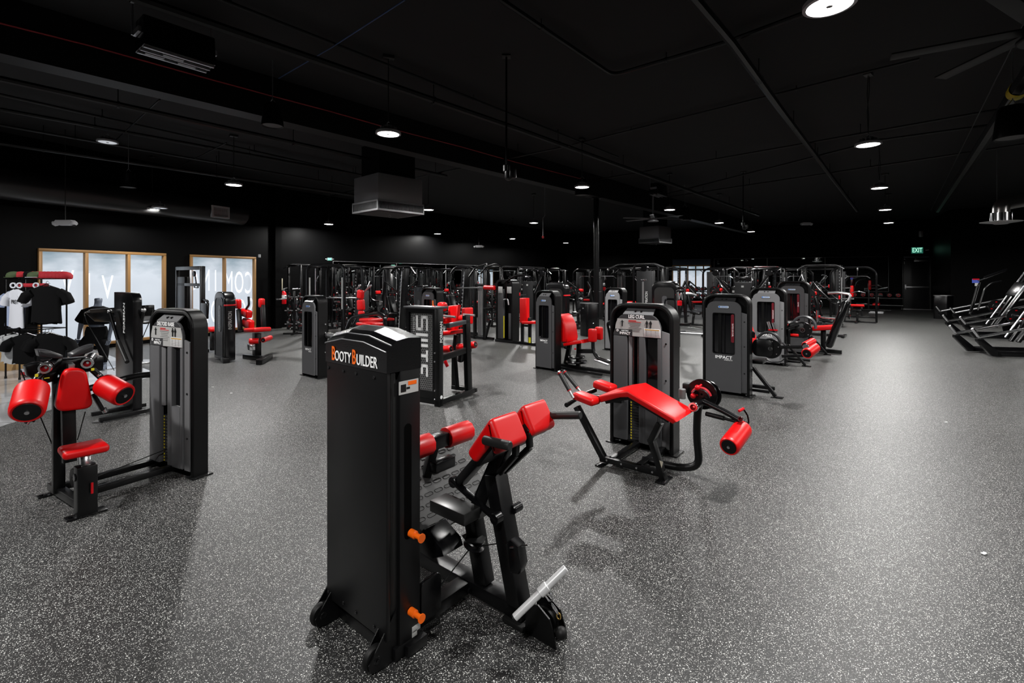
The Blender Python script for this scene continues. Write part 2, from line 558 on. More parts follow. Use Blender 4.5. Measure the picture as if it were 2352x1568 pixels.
# mirrors
MIR = mat('mirror_glass', (0.82, 0.86, 0.86), 0.015, metal=1.0)
TRIM = mat('mirror_edge', (0.2, 0.2, 0.2), 0.4)
def mirror(P0, D, px0, px1, z0, z1, n, label, prefix='wall_mirror'):
    s0, s1 = onwall(P0, D, px0), onwall(P0, D, px1)
    Nn = Vector((D.y, -D.x, 0)); rz = math.atan2(D.y, D.x)
    w = (s1 - s0) / n
    for k in range(n):
        c = P0 + D * (s0 + w * k) + Nn * 0.012
        t = thing(prefix, label[k] if isinstance(label, list) else label, 'mirror', (c.x, c.y, 0), rz, group='mirror panels along the far walls')
        part('mirror_glass', G().box((w / 2, 0, (z0 + z1) / 2), (w - 0.012, 0.008, z1 - z0)), MIR, t)
        part('mirror_edge', G().ring([(0.002, z0), (w - .002, z0), (w - .002, z1), (0.002, z1)], [(0.016, z0 + .014), (w - .016, z0 + .014), (w - .016, z1 - .014), (0.016, z1 - .014)], -0.008, 0.0), TRIM, t)
mirror(MA, MD, 764, 1250, 0.5, 2.40, 5, ['tall mirror panel on the side wall, nearest the fire extinguisher', 'second mirror panel of the side wall, counted from the extinguisher',
       'third mirror panel of the side wall, counted from the extinguisher', 'fourth mirror panel of the side wall, counted from the extinguisher', 'last mirror panel of the side wall, beside the far corner'])
mirror(EC, ED, 1640, 2041, 0.95, 2.92, 3, ['end wall mirror panel beside the bright reflected-window panes',
       'middle mirror panel of the end wall', 'end wall mirror panel nearest the black exit door'])
# glowing framed panes added for a window reflection at the end wall's left part
def reflected_window():
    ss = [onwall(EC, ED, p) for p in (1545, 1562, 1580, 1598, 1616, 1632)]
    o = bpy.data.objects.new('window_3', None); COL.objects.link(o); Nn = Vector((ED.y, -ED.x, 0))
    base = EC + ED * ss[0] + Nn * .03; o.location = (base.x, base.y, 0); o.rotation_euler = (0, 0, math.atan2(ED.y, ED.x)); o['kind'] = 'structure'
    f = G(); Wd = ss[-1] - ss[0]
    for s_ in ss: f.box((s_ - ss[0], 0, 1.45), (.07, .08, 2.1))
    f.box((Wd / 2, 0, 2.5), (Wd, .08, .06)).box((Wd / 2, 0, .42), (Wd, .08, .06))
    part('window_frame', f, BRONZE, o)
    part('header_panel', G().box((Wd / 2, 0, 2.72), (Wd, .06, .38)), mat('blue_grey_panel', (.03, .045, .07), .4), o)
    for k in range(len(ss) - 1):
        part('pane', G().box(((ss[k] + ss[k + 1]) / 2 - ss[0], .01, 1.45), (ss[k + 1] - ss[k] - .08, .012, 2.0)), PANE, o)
reflected_window()

# door in the end wall
DOORM = mat('black_door_paint', (0.012, 0.012, 0.013), 0.35)
dbase = EC + ED * s_d0; drz = math.atan2(ED.y, ED.x); dw = s_d1 - s_d0
do = bpy.data.objects.new('door_1', None); COL.objects.link(do); do.location = (dbase.x, dbase.y, 0); do.rotation_euler = (0, 0, drz); do['kind'] = 'structure'
part('door_frame', G().box((0.03, 0.02, 1.46), (0.06, 0.2, 2.92), bev=.006).box((dw - .03, .02, 1.46), (.06, .2, 2.92), bev=.006).box((dw / 2, .02, 2.89), (dw, .2, .06), bev=.006), mat('dark_frame', (0.03, 0.03, 0.03), 0.3), do)
leaf = part('door_leaf', G().box((dw / 2, 0.05, 1.43), (dw - .12, .05, 2.84), bev=.004), DOORM, do)
part('push_bar', G().box((dw / 2 + .02, -0.03, 1.22), (dw - .22, .05, .085), bev=.01).box((.16, -.02, 1.22), (.1, .06, .28), bev=.01), STEEL, leaf)
part('door_closer', G().box((dw - .42, 0.0, 2.66), (.6, .05, .09), bev=.01).bar((dw * .45, 0, 2.75), (dw - .5, 0, 2.72), .03, .02), STEEL, leaf)
part('hinge_plate', G().box((.1, .01, 2.55), (.03, .03, .14)).box((.1, .01, 2.75), (.08, .03, .03)), STEEL, leaf)
part('sill_plate', G().box((dw / 2, -.02, .015), (dw, .16, .03)), STEEL, do)
# exit sign above the door
EXG = mat('exit_green', (0.1, 0.5, 0.35), 0.5, emis=(0.45, 1.0, 0.75), es=1.0)
def exit_sign(P, rz, label, sc=1.0):
    t = thing('exit_sign', label, 'exit sign', P, rz, group='exit signs'); t.scale = (sc, sc, sc)
    part('housing', G().prism([(-.36, -.1), (-.27, -.19), (.27, -.19), (.36, -.1), (.36, .1), (.27, .19), (-.27, .19), (-.36, .1)], -.06, 0.0), mat('sign_housing', (.06, .06, .06), .4), t)
    part('sign_face', G().box((0, -.062, 0), (.5, .01, .33)), mat('sign_face_green', (.02, .12, .09), .4, emis=(.05, .35, .25), es=.3), t)
    text('sign_lettering', 'EXIT', .34, EXG, t, (0, -.07, 0), FRONT, sx=.62, bold=.006)
    for s_ in (-1, 1):
        part('emergency_lamp', G().cyl((s_ * .36, -.03, 0), (s_ * .5, -.06, .02), .035), STEEL, t)
    return t
sx_ = onwall(EC, ED, 2104.5); Pq = EC + ED * sx_; zq = EYE - (575 - HY) * Pq.y / FPX
exit_sign((Pq.x + 0.0 + ED.y * .02, Pq.y - .05, zq), drz, 'glowing green EXIT sign above the black door')
# trim strip where wall meets the speckled floor
# polished tiles at the entrance, bottom left
TILE = bpy.data.materials.new('polished_entrance_tile'); TILE.use_nodes = True
nt = TILE.node_tree; N = nt.nodes; L = nt.links; b = N['Principled BSDF']
tc = N.new('ShaderNodeTexCoord'); br = N.new('ShaderNodeTexBrick'); br.offset = 0.0
br.inputs['Scale'].default_value = 1.0; br.inputs['Brick Width'].default_value = 1.2; br.inputs['Row Height'].default_value = 1.2; br.inputs['Mortar Size'].default_value = 0.006
br.inputs['Color1'].default_value = (.42, .42, .43, 1); br.inputs['Color2'].default_value = (.50, .50, .51, 1); br.inputs['Mortar'].default_value = (.2, .2, .2, 1)
L.new(tc.outputs['Object'], br.inputs['Vector']); nz = N.new('ShaderNodeTexNoise'); nz.inputs['Scale'].default_value = 1.5; nz.inputs['Detail'].default_value = 6; nz.inputs['Distortion'].default_value = 1.5
L.new(tc.outputs['Object'], nz.inputs['Vector']); mx = N.new('ShaderNodeMixRGB'); mx.blend_type = 'MULTIPLY'; mx.inputs[0].default_value = .5
L.new(br.outputs[0], mx.inputs[1]); L.new(nz.outputs['Fac'], mx.inputs[2]); L.new(mx.outputs[0], b.inputs['Base Color'])
b.inputs['Roughness'].default_value = .06; b.inputs['Specular IOR Level'].default_value = 0.8
tp = [fl(-60, 1000), fl(124, 944), fl(262, 893), fl(300, 872)]
a1 = Vector((tp[0][0], tp[0][1], 0)); a2 = Vector((tp[2][0], tp[2][1], 0)); dd = (a2 - a1).normalized()
q1 = a1 - dd * 4; q2 = a2 + dd * 1.2
e1 = WA + WD * onwall(WA, WD, 215)
poly = [(q1.x, q1.y), (q2.x, q2.y), (e1.x, e1.y), (WA.x + WD.x * s_start, WA.y + WD.y * s_start)]
o = part('floor_tiles', G().prism(poly, -0.02, 0.004, 'z'), TILE); o['kind'] = 'structure'

# ---------------------------------------------------------------- ceiling beam, posts
BD = Vector((math.sin(math.radians(38.9)), math.cos(math.radians(38.9)), 0))
cpx = fl(1380, 768)
CB = Vector((cpx[0], cpx[1], 0))
# beam: lower edge seen at (0,122) and (1372,453)
bz = EYE + (634.7 - 453) * CB.y / FPX
def hit_z(px, py, z):
    Y = FPX * (EYE - z) / (py - HY); return Vector(((px - CX) * Y / FPX, Y, 0))
b0 = hit_z(0, 122, bz); BDir = (CB - b0).normalized(); BNr = Vector((-BDir.y, BDir.x, 0))
pA = b0 - BDir * 6; pB = CB + BDir * 20
poly = [(pA.x, pA.y), (pB.x, pB.y), (pB.x + BNr.x * .32, pB.y + BNr.y * .32), (pA.x + BNr.x * .32, pA.y + BNr.y * .32)]
o = struct('trim_1', G().prism(poly, bz, CEIL, 'z'), BEAMM)
# steel post
t = thing('steel_column', 'round black steel post rising from the floor to the ceiling beam', 'column', (CB.x + BNr.x * .16, CB.y + BNr.y * .16, 0))
part('shaft', G().cyl((0, 0, 0.02), (0, 0, bz), 0.085, n=28), SATIN, t)
part('base_plate', G().box((0, 0, .01), (.34, .34, .02), bev=.003), BLACK, t)
part('head_plate', G().box((0, 0, bz - .012), (.3, .3, .02)), BLACK, t)
# ================================================================ lamps and things under the ceiling
LENS = mat('lamp_lens', (0.9, 0.9, 0.9), 0.4, emis=(1.0, 0.99, 0.97), es=26.0)
LENSOFF = mat('lamp_lens_dim', (0.5, 0.5, 0.55), 0.4, emis=(0.9, 0.95, 1.0), es=0.5)
HOUS = mat('lamp_housing', (0.34, 0.34, 0.35), 0.45, metal=0.1)
LAMPG = 'round high bay lamps under the ceiling'


def lamp_proto():
    t = thing('high_bay_lamp', 'x', 'ceiling lamp', (0, 0, 0), group=LAMPG)
    part('housing', G().lathe([(0.0, .055), (.08, .055), (.165, .04), (.175, .028), (.175, .0), (.150, -.004), (.146, .004)], n=32), HOUS, t)
    part('lens', G().lathe([(0, 0), (.03, 0.001), (.148, .002)], n=32), LENS, t)
    part('sensor_cap', G().cyl((0, 0, -.006), (0, 0, .004), .022), mat('sensor_grey', (.3, .3, .3), .5), t)
    fin = G()
    for k in range(14):
        a = math.pi * 2 * k / 14
        fin.box((math.cos(a) * .085, math.sin(a) * .085, .075), (.06, .006, .045), (0, 0, a))
    fin.cyl((0, 0, .05), (0, 0, .12), .065, 20, bev=.01)
    part('heat_sink', fin, HOUS, t)
    part('hook', G().tube([(0, 0, .12), (.018, 0, .15), (0, 0, .175), (-.012, 0, .165)], .005, 6), STEEL, t)
    return t


LP0 = lamp_proto()
lamps = [  # px, py, drop height above eye, label
    (1905, 14, 2.0, 'largest glowing round lamp, cut by the top edge of the picture'),
    (1994, 333, 2.0, 'glowing lamp hanging lowest in the row under the large cut-off lamp on twisted cords'),
    (2020, 432, 2.0, 'third lamp of the row that recedes toward the EXIT door'),
    (2033, 482, 2.0, 'fourth lamp of the row that recedes toward the EXIT door'),
    (2041, 512, 2.0, 'farthest lamp of the row that ends above the EXIT door wall'),
    (892, 308, 2.0, 'bright lamp on a rod in front of the dark beam, above the metal air box'),
    (1337, 430, 2.0, 'lamp hanging just beside the top of the steel post'),
    (1538, 482, 2.0, 'lamp right above the spinning fan of the far side'),
    (1652, 512, 2.0, 'lamp hanging between the far fan and the far camera pole'),
    (1725, 532, 2.0, 'small far lamp just below the far camera pole'),
    (537, 425, 2.0, 'lamp hanging left of the air box, above the small wall grille'),
    (984, 482, 2.0, 'lamp half hidden behind the edge of the metal air box'),
    (1226, 512, 2.0, 'far lamp between the nearer camera pole and the steel post'),
    (350, 481, 1.72, 'lamp over the left windows, near the round duct'),
    (755, 515, 1.88, 'lamp over the rack with rounded hoops near the side wall'),
    (1005, 537, 2.0, 'small lamp below and right of the metal air box'),
    (1177, 548.5, 2.0, 'tiny far lamp below the nearer camera pole'),
    (1300, 558, 2.0, 'tiny farthest lamp just left of the steel post'),
]
extra = [((-0.94, -0.5), 'lamp above the camera, out of view'), ((-5.0, 2.3), 'lamp out of view at the left of the front tower'),
         ((-9.2, 5.6), 'lamp out of view above the clothes rack'), ((6.5, 0.4), 'lamp out of view at the right'), ((9.8, 4.5), 'lamp out of view, second at the right'),
         ((13.1, 8.7), 'lamp out of view, third at the right'), ((17.2, 14.2), 'lamp above the leg press row, out of view')]
spots = []
for px, py, h, lab in lamps:
    Y = FPX * h / (HY - py); spots.append(((px - CX) * Y / FPX, Y, EYE + h, lab))
for (x, y), lab in extra: spots.append((x, y, EYE + 2.0, lab))
CORD = mat('black_cord', (0.01, 0.01, 0.01), 0.5)
ld = bpy.data.lights.new('lamp_light', 'AREA'); ld.shape = 'DISK'; ld.size = .27; ld.energy = LAMP_W; ld.color = (1, .985, .96); ld.spread = math.radians(171)
LIST = [LP0] + [dup(LP0, (0, 0, 0), 0, 'x', LAMPG) for _ in spots[1:]]
OFF = [dup(LP0, world_at(247, 327, 9.6), 0, 'small unlit white lamp above the left windows', 'unlit round lamps'),
       dup(LP0, world_at(367, 478, 12.3), 0, 'small unlit lamp hanging close beside the lit lamp over the left windows', 'unlit round lamps')]
for t_ in OFF:
    for c in t_.children:
        if c.name.startswith('lens'): c.data = c.data.copy(); c.data.materials[0] = LENSOFF
for i, (x, y, z, lab) in enumerate(spots):
    t = LIST[i]
    t.location = (x, y, z); t['label'] = lab; t.rotation_euler = (0, 0, i * .7)
    lo = bpy.data.objects.new('lamp_light', ld); COL.objects.link(lo); lo.parent = t; lo.location = (0, 0, -.012)
    cr = G(); h = CEIL - z - .17
    if lab.startswith('glowing lamp') or i in (0, 2):
        cr.tube([(0, 0, .17), (.03, 0, .17 + h * .3), (-.015, .01, .17 + h * .65), (.01, 0, .17 + h)], .006, 6)
        cr.tube([(0, 0, .17), (-.05, 0, .17 + h * .35), (.02, -.01, .17 + h * .7), (.06, 0, .17 + h)], .005, 6)
    else:
        cr.tube([(0, 0, .17), (0, 0, .17 + h)], .008, 6)
    cr.box((0, 0, .17 + h - .02), (.16, .1, .05), bev=.006)
    part('hanging_cord', cr, CORD, t)

# pipes and conduits (each a thing)
PIPEM = mat('black_pipe_paint', (0.003, 0.003, 0.003), 0.35, spec=.25)
def pipe(pts, z, r, label, name='ceiling_pipe', m=None, ext=0.0, hang=True, cat='pipe', group='black pipes and conduits under the ceiling', rnd=.12):
    P = [hit_z(a, b_, z) + Vector((0, 0, z)) for a, b_ in pts]
    if ext:
        P[0] = P[0] + (P[0] - P[1]).normalized() * ext; P[-1] = P[-1] + (P[-1] - P[-2]).normalized() * ext
    t = thing(name, label, cat, P[0], 0, group=group)
    Q = [p - P[0] for p in P]
    part('pipe', G().tube(Q, r, 8, round_=rnd if len(Q) > 2 else 0), m or PIPEM, t)
    if hang:
        g = G(); L_ = sum((Q[i + 1] - Q[i]).length for i in range(len(Q) - 1)); n = max(2, int(L_ / 2.6))
        cnt = 0
        for i in range(len(Q) - 1):
            seg = Q[i + 1] - Q[i]; k = max(1, int(seg.length / 2.6))
            for j in range(k):
                p = Q[i] + seg * ((j + .5) / k); g.tube([p + Vector((0, 0, r * .5)), p + Vector((0, 0, CEIL - z))], .007, 5); g.lathe([(r * 1.25, -.015), (r * 1.25, .015)], p, seg, 10)
        part('hanger', g, PIPEM, t)
    return t
pipe([(0, 180.6), (803, 356)], 4.55, .045, 'black pipe running along the beam, just beyond it over the left windows', ext=3)
pipe([(0, 217), (700, 373)], 4.75, .025, 'thin black conduit over the left windows, second line below the beam', ext=3)
pipe([(0, 251), (692, 377)], 4.7, .035, 'black pipe over the left windows, third line below the beam', ext=3)
pipe([(0, 287), (803, 427)], 4.6, .025, 'thin pipe over the left windows, fourth line below the beam', ext=3)
pipe([(0, 329), (803, 447)], 4.4, .04, 'lowest black pipe crossing above the left windows', ext=1)
pipe([(326, 0), (1180, 293), (1714, 484)], 4.6, .05, 'thick black sprinkler pipe crossing the ceiling from the top left to the far wall', ext=2, rnd=.01)
pipe([(512, 0), (893, 150), (1322, 321)], 4.82, .02, 'conduit that feeds the bright lamp on a rod before the beam', ext=2, rnd=.01)
pipe([(1140, -8), (1408, 173), (1674, 95), (1849, 30)], 4.8, .03, 'bent conduit with a corner at the top centre of the ceiling', ext=1, rnd=.2)
pipe([(1598, 0), (1679, 95), (1789, 246), (1960, 472)], 4.6, .055, 'thick black pipe dropping from the top edge toward the EXIT door wall', ext=2, rnd=.01)
pipe([(1348, 324), (2030, 155)], 4.84, .018, 'conduit with shiny clips feeding the second lamp of the right row', ext=.4)
pipe([(1438, 401), (1800, 338), (2352, 241)], 4.7, .02, 'upper of three thin pipes crossing the far right ceiling', ext=2, rnd=.01)
pipe([(1548, 441), (2025, 321), (2352, 276)], 4.7, .022, 'middle of three thin pipes crossing the far right ceiling', ext=2, rnd=.01)
pipe([(1543, 451), (2352, 331)], 4.7, .022, 'lower of three thin pipes crossing the far right ceiling', ext=2)
pipe([(1225, 352), (800, 440), (540, 510)], 4.6, .02, 'thin conduit crossing behind the metal air box', ext=1, rnd=.01)
t = pipe([(2170, 461), (2260, 325), (2352, 186)], 4.35, .10, 'fat dark pipe with a yellow band at the top right', ext=3, rnd=.01, name='gas_pipe', hang=False)
PB = hit_z(2337, 208, 4.35) + Vector((0, 0, 4.35)); o0 = t.location; dirp = (hit_z(2352, 186, 4.35) - hit_z(2170, 461, 4.35)).normalized()
part('yellow_band', G().lathe([(.103, -.12), (.106, -.11), (.106, .11), (.103, .12)], PB - Vector(o0), dirp, 20), YELLOW, t, label='yellow warning band')
pipe([(2145, 469), (2341, 75)], 4.3, .008, 'thin taut cable running beside the fat dark pipe', name='ceiling_cable', hang=False, ext=2, cat='cable')
pipe([(930, 0), (760, 110), (640, 180)], 4.8, .008, 'thin blue cable crossing the ceiling at the top left of centre', name='blue_cable', m=mat('blue_cable', (.03, .06, .16), .5), hang=False, cat='cable', rnd=.05)
pipe([(367, 228), (262, 326)], 4.7, .012, 'short conduit leading to the small unlit lamp over the left windows', name='ceiling_cable', hang=False, cat='cable')
pipe([(520, 328), (352, 412)], 4.6, .012, 'silvery conduit between two lamps over the left windows', name='ceiling_cable', hang=False, cat='cable')
# red cable clipped on the beam side, hits the near face of the beam
nb = Vector((-BDir.y, BDir.x, 0))
def hit_beam(px, py, off=-.02):
    d = Vector(((px - CX) / FPX, 1, -(py - HY) / FPX)); P0 = CB + nb * off
    t_ = P0.dot(nb) / d.dot(nb); return Vector((0, 0, EYE)) + d * t_
RC = [hit_beam(*p) for p in [(-80, 33), (0, 53), (200, 103), (480, 181), (620, 219), (760, 256), (900, 296), (1060, 337), (1180, 371), (1340, 412)]]
t = thing('red_cable', 'thin red cable clipped along the side of the dark beam', 'cable', RC[0])
part('cable', G().tube([p - RC[0] for p in RC], .012, 6), mat('red_cable', (.28, .006, .012), .5), t)

# metal air diffuser boxes
GALV = mat('galvanised_sheet', (0.42, 0.42, 0.43), 0.38, metal=0.6, var=.1)
LOUV = mat('dark_louvre', (0.05, 0.05, 0.05), 0.5)
def airbox(near, left, right, h, top_y, label):
    c = [world_at(p[0], p[1], FPX * h / (HY - p[1])) for p in (near, left, right)]
    A, B_, C_ = c; z0 = A.z; ztop = EYE + (HY - top_y) * A.y / FPX
    u = (B_ - A); v = (C_ - A); u.z = v.z = 0
    # square it up
    v2 = Vector((u.y, -u.x, 0)).normalized(); v2 = v2 * v.length if v2.dot(v) > 0 else -v2 * v.length
    rz = math.atan2(v2.y, v2.x); t = thing('air_diffuser_box', label, 'air vent', (A.x, A.y, z0), rz, group='metal air boxes hanging from the ceiling')
    w, d = v2.length, u.length; H_ = ztop - z0; hb = H_ * .27
    part('sheet_box', G().box((w / 2, d / 2, (H_ + hb) / 2), (w, d, H_ - hb), bev=.006), GALV, t)
    fr = G(); e = .03
    for z in (0.02, hb): 
        fr.ring([(-e, -e), (w + e, -e), (w + e, d + e), (-e, d + e)], [(.05, .05), (w - .05, .05), (w - .05, d - .05), (.05, d - .05)], z - .02, z + .02, 'z')
    for x in (-e / 2, w + e / 2):
        for y in (-e / 2, d + e / 2): fr.box((x, y, hb / 2), (.035, .035, hb))
    part('frame', fr, STEEL, t)
    part('bottom_plate', G().box((w / 2, d / 2, .0), (w * .9, d * .9, .02)), LOUV, t)
    lo = G(); n = 36
    for k in range(n): 
        lo.box((w * (k + .5) / n, 0, hb / 2), (.007, .03, hb * .8)); lo.box((w * (k + .5) / n, d, hb / 2), (.007, .03, hb * .8))
        lo.box((0, d * (k + .5) / n, hb / 2), (.03, .007, hb * .8)); lo.box((w, d * (k + .5) / n, hb / 2), (.03, .007, hb * .8))
    part('louvres', lo, STEEL, t)
    part('core', G().box((w / 2, d / 2, hb / 2), (w * .96, d * .96, hb * .9)), LOUV, t)
    part('supply_duct', G().box((w / 2, d / 2, (CEIL - z0 + H_) / 2), (w * .8, d * .75, CEIL - z0 - H_)), PIPEM, t)
    part('pull_ring', G().tube([(w * .5 + .03 * math.cos(a), d * .45, -.05 + .03 * math.sin(a)) for a in [i * math.pi / 5 for i in range(10)]], .004, 6, closed=True), STEEL, t)
    return t
airbox((868.6, 481.7), (813.3, 491), (975.6, 492.4), 1.5, 395.6, 'large shiny metal air box hanging beyond the beam')
airbox((1513.5, 556.5), (1469, 559), (1537.3, 559.2), 1.5, 517.7, 'small distant metal air box below the far ceiling fan')

# unit heaters with glowing-free grille strips
def heater(P, rz, sc, label):
    t = thing('ceiling_heater', label, 'heater', P, rz, group='black ceiling heaters'); t.scale = (sc,) * 3
    part('casing', G().prism([(-.17, .04), (.17, .04), (.13, .38), (-.13, .38)], -.36, .36, 'y', bev=.01), SATIN, t)
    part('grille_strip', G().box((-.11, 0, .03), (.03, .70, .02)).box((0, 0, .03), (.02, .70, .02)).box((.12, 0, .03), (.03, .70, .02)), STEEL, t)
    part('burner_tube', G().box((-.05, -.2, .025), (.05, .18, .02)).box((-.05, .12, .025), (.05, .18, .02)).box((.06, -.05, .025), (.05, .2, .02)), mat('grille_grey', (.25, .25, .26), .4), t)
    part('bracket', G().tube([(-.1, -.4, .2), (-.1, -.4, .6)], .012, 6).tube([(-.1, .4, .2), (-.1, .4, .6)], .012, 6).box((0, -.38, .22), (.2, .03, .06)).box((0, .38, .22), (.2, .03, .06)), STEEL, t)
    return t
h0 = hit_z(406, 134, 4.35); heater((h0.x, h0.y, 4.3), -math.radians(38.6), 1.0, 'black ceiling heater with pale grille strips near the top left corner')
h0 = hit_z(1512, 448, 4.35); heater((h0.x, h0.y, 4.3), -math.radians(38.6), 1.0, 'small distant black ceiling heater above the far fan')

# loudspeakers hanging like lamps
def speaker(px, py, h, r, label):
    Y = FPX * h / (HY - py); P = ((px - CX) * Y / FPX, Y, EYE + h)
    t = thing('pendant_speaker', label, 'loudspeaker', P, 0, group='black pendant loudspeakers')
    part('body', G().lathe([(0, 0.02), (r * .9, .02), (r, 0), (r * 1.02, .02), (r * .8, r * 2.0), (r * .66, r * 2.2), (0, r * 2.2)], n=28), PLASTIC, t)
    part('grille_cloth', G().lathe([(0, .01), (r * .88, .015)], n=28), mat('speaker_grille', (.06, .06, .06), .6), t)
    part('bracket', G().tube([(r * .5, 0, r * 2.1), (0, 0, r * 2.7), (-r * .5, 0, r * 2.1)], .008, 6).tube([(0, 0, r * 2.7), (0, 0, CEIL - P[2])], .006, 6), STEEL, t)
speaker(626, 290, 2.15, .145, 'black pendant loudspeaker hanging before the beam, left of the bright rod lamp')
speaker(295, 431, 1.9, .15, 'black pendant loudspeaker over the left windows')
speaker(2326, 318, 1.9, .2, 'black pendant loudspeaker at the right edge under the fat pipe')
speaker(1573, 506, 1.9, .2, 'small distant pendant loudspeaker beside the far fan')
speaker(1337, 449, 2.25, .2, 'pendant loudspeaker hidden just under the lamp beside the steel post')

# camera poles
def campole(px, py, ybot, label):
    Y = FPX * (CEIL - EYE) / (HY - py); X = (px - CX) * Y / FPX; zb = EYE + (HY - ybot) * Y / FPX
    t = thing('camera_pole', label, 'security camera', (X, Y, zb), 0, group='security cameras on ceiling poles')
    part('pole', G().tube([(0, 0, .14), (0, 0, CEIL - zb)], .014, 8), SATIN, t)
    part('mount', G().box((0, 0, CEIL - zb - .01), (.12, .12, .02)).cyl((0, 0, .06), (0, 0, .16), .05, 16, bev=.01), PLASTIC, t)
    part('camera_dome', G().lathe([(0, -.06), (.03, -.055), (.055, -.03), (.06, 0), (.06, .07), (0, .075)], (.03, 0, .0), n=20), SATIN, t)
    part('junction_box', G().box((.1, 0, .04), (.08, .07, .13), bev=.015), PLASTIC, t)
campole(1163, 128, 405, 'security camera on a long ceiling pole, right of the metal air box')
campole(1707, 394, 523, 'distant security camera on a ceiling pole above the far row of machines')

# emergency light fixtures on rods
def emlight(px, py, Y, label):
    P = world_at(px, py, Y); t = thing('emergency_light', label, 'emergency light', P, 0, group='two-headed emergency lights on rods')
    part('body', G().prism([(-.22, 0), (-.16, .06), (.16, .06), (.22, 0), (.12, -.05), (-.12, -.05)], -.06, .06, bev=.008), mat('white_plastic', (.55, .55, .57), .4), t)
    for s_ in (-1, 1): part('lamp_head', G().lathe([(0, -.03), (.06, -.03), (.065, 0), (.03, .04)], (s_ * .2, -.02, -.02), (s_ * .4, -.3, -.8), 16), mat('white_plastic', (.55, .55, .57), .4), t)
    part('rod', G().tube([(0, 0, .05), (0, 0, CEIL - P.z)], .008, 6), CORD, t)
emlight(150, 512, 10.3, 'white two-headed emergency light hanging over the clothes rack')
emlight(1852, 514, 20.0, 'small white two-headed emergency light far ahead, left of the receding lamp row')
emlight(1100, 566, 24.0, 'tiny white emergency light above the rows of racks in the centre')
# ceiling fans, at rest
def fan(px, py, h, R, label, rot=0.2, mm=None):
    mm = mm or mat('fan_grey', (.16, .16, .17), .4)
    Y = FPX * h / (HY - py); P = ((px - CX) * Y / FPX, Y, EYE + h)
    t = thing('ceiling_fan', label, 'ceiling fan', P, rot, group='large ceiling fans')
    part('hub', G().cyl((0, 0, -.06), (0, 0, .1), R * .13, 24, bev=.02).cyl((0, 0, -.09), (0, 0, -.05), R * .17, 24, bev=.01), mm, t)
    part('down_rod', G().tube([(0, 0, .1), (0, 0, CEIL - P[2])], .028, 10), STEEL, t)
    for k in range(6):
        a = k * math.pi / 3; c, s_ = math.cos(a), math.sin(a)
        part('fan_blade', G().box((c * R * .55, s_ * R * .55, .02), (R * .9, R * .12, .02), (.12, 0, a), bev=.008), mm, t)
fan(1500, 503, 1.9, 1.05, 'distant pale ceiling fan above the small metal air box')
fan(2400, 70, 2.3, 1.15, 'large dark ceiling fan cut by the top right corner', .5, mat('fan_black', (.012, .012, .012), .5, spec=.2))

# round duct along the window wall with a white grille
DN = Vector((WD.y, -WD.x, 0))
s1 = onwall(WA + DN * .55, WD, 557); d0 = WA + DN * .55 + WD * (-8.5); d1 = WA + DN * .55 + WD * s1
t = thing('round_duct', 'fat round black duct running above the left windows', 'air duct', (d0.x, d0.y, 3.72))
part('duct_tube', G().cyl((0, 0, 0), d1 - d0, .33, 28, bev=.03), mat('duct_black', (.012, .012, .012), .35), t)
sg = onwall(WA + DN * .88, WD, 506); pg = WA + DN * .9 + WD * sg; zg = EYE - (487 - HY) * pg.y / FPX
gt = thing('air_grille', 'white rectangular air grille on the side of the round duct', 'air grille', (pg.x, pg.y, zg), wrz)
part('grille_frame', G().ring([(-.27, -.17), (.27, -.17), (.27, .17), (-.27, .17)], [(-.22, -.12), (.22, -.12), (.22, .12), (-.22, .12)], -.02, .06), mat('white_metal', (.6, .6, .6), .4), gt)
gg = G()
for k in range(18): gg.box((-.21 + k * .025, .02, 0), (.007, .03, .25))
part('grille_slats', gg, mat('white_metal', (.6, .6, .6), .4), gt)

# round floor-facing air diffuser with a bent silver pipe at the right edge
P = world_at(2299, 512, 12.0); t = thing('round_air_diffuser', 'round pale air diffuser on a bent silver pipe at the right edge', 'air diffuser', P)
part('disc', G().lathe([(0, -.03), (.12, -.03), (.16, -.01), (.38, .02), (.39, .03), (.2, .05), (0, .05)], n=40), mat('pale_metal', (.5, .5, .5), .35), t)
part('collar', G().cyl((0, 0, .04), (0, 0, .25), .2, 28), CHROME, t)
part('bent_pipe', G().tube([(0, 0, .2), (0, 0, .45), (.9, .1, .62), (2.2, .3, .55)], .16, 18, round_=.5, rs=8), mat('silver_foil', (.55, .53, .52), .3, metal=.9), t)
part('hanger', G().tube([(-.1, 0, .2), (-.1, 0, CEIL - P.z)], .006, 6), STEEL, t)
# white wall light above the door, pale box
P = world_at(2115, 537, 25.0); t = thing('wall_sensor', 'small pale box on the wall above the EXIT sign', 'sensor', P)
part('sensor_body', G().box((0, 0, 0), (.16, .12, .3), bev=.03), mat('white_plastic', (.55, .55, .57), .4), t)
P = world_at(596, 587.5, 15.6); t = thing('wall_sensor', 'small white box on the wall right of the windows', 'sensor', P)
part('sensor_body', G().box((0, 0, 0), (.06, .06, .1), bev=.01), mat('white_plastic', (.55, .55, .57), .4), t)
# two bright window-like light strips seen in the mirror belong to lamps behind; red drop rod with a plug
P = world_at(1247, 543, 16); t = thing('hanging_cable_reel', 'thin drop cord with a red plug left of the steel post', 'cord', P)
part('cord', G().tube([(0, 0, 0), (0, 0, .6), (.06, 0, .68), (.06, 0, CEIL - P.z)], .006, 6), STEEL, t)
part('plug', G().cyl((0, 0, -.06), (0, 0, .02), .035, 12, bev=.01), REDP, t, label='red plug')
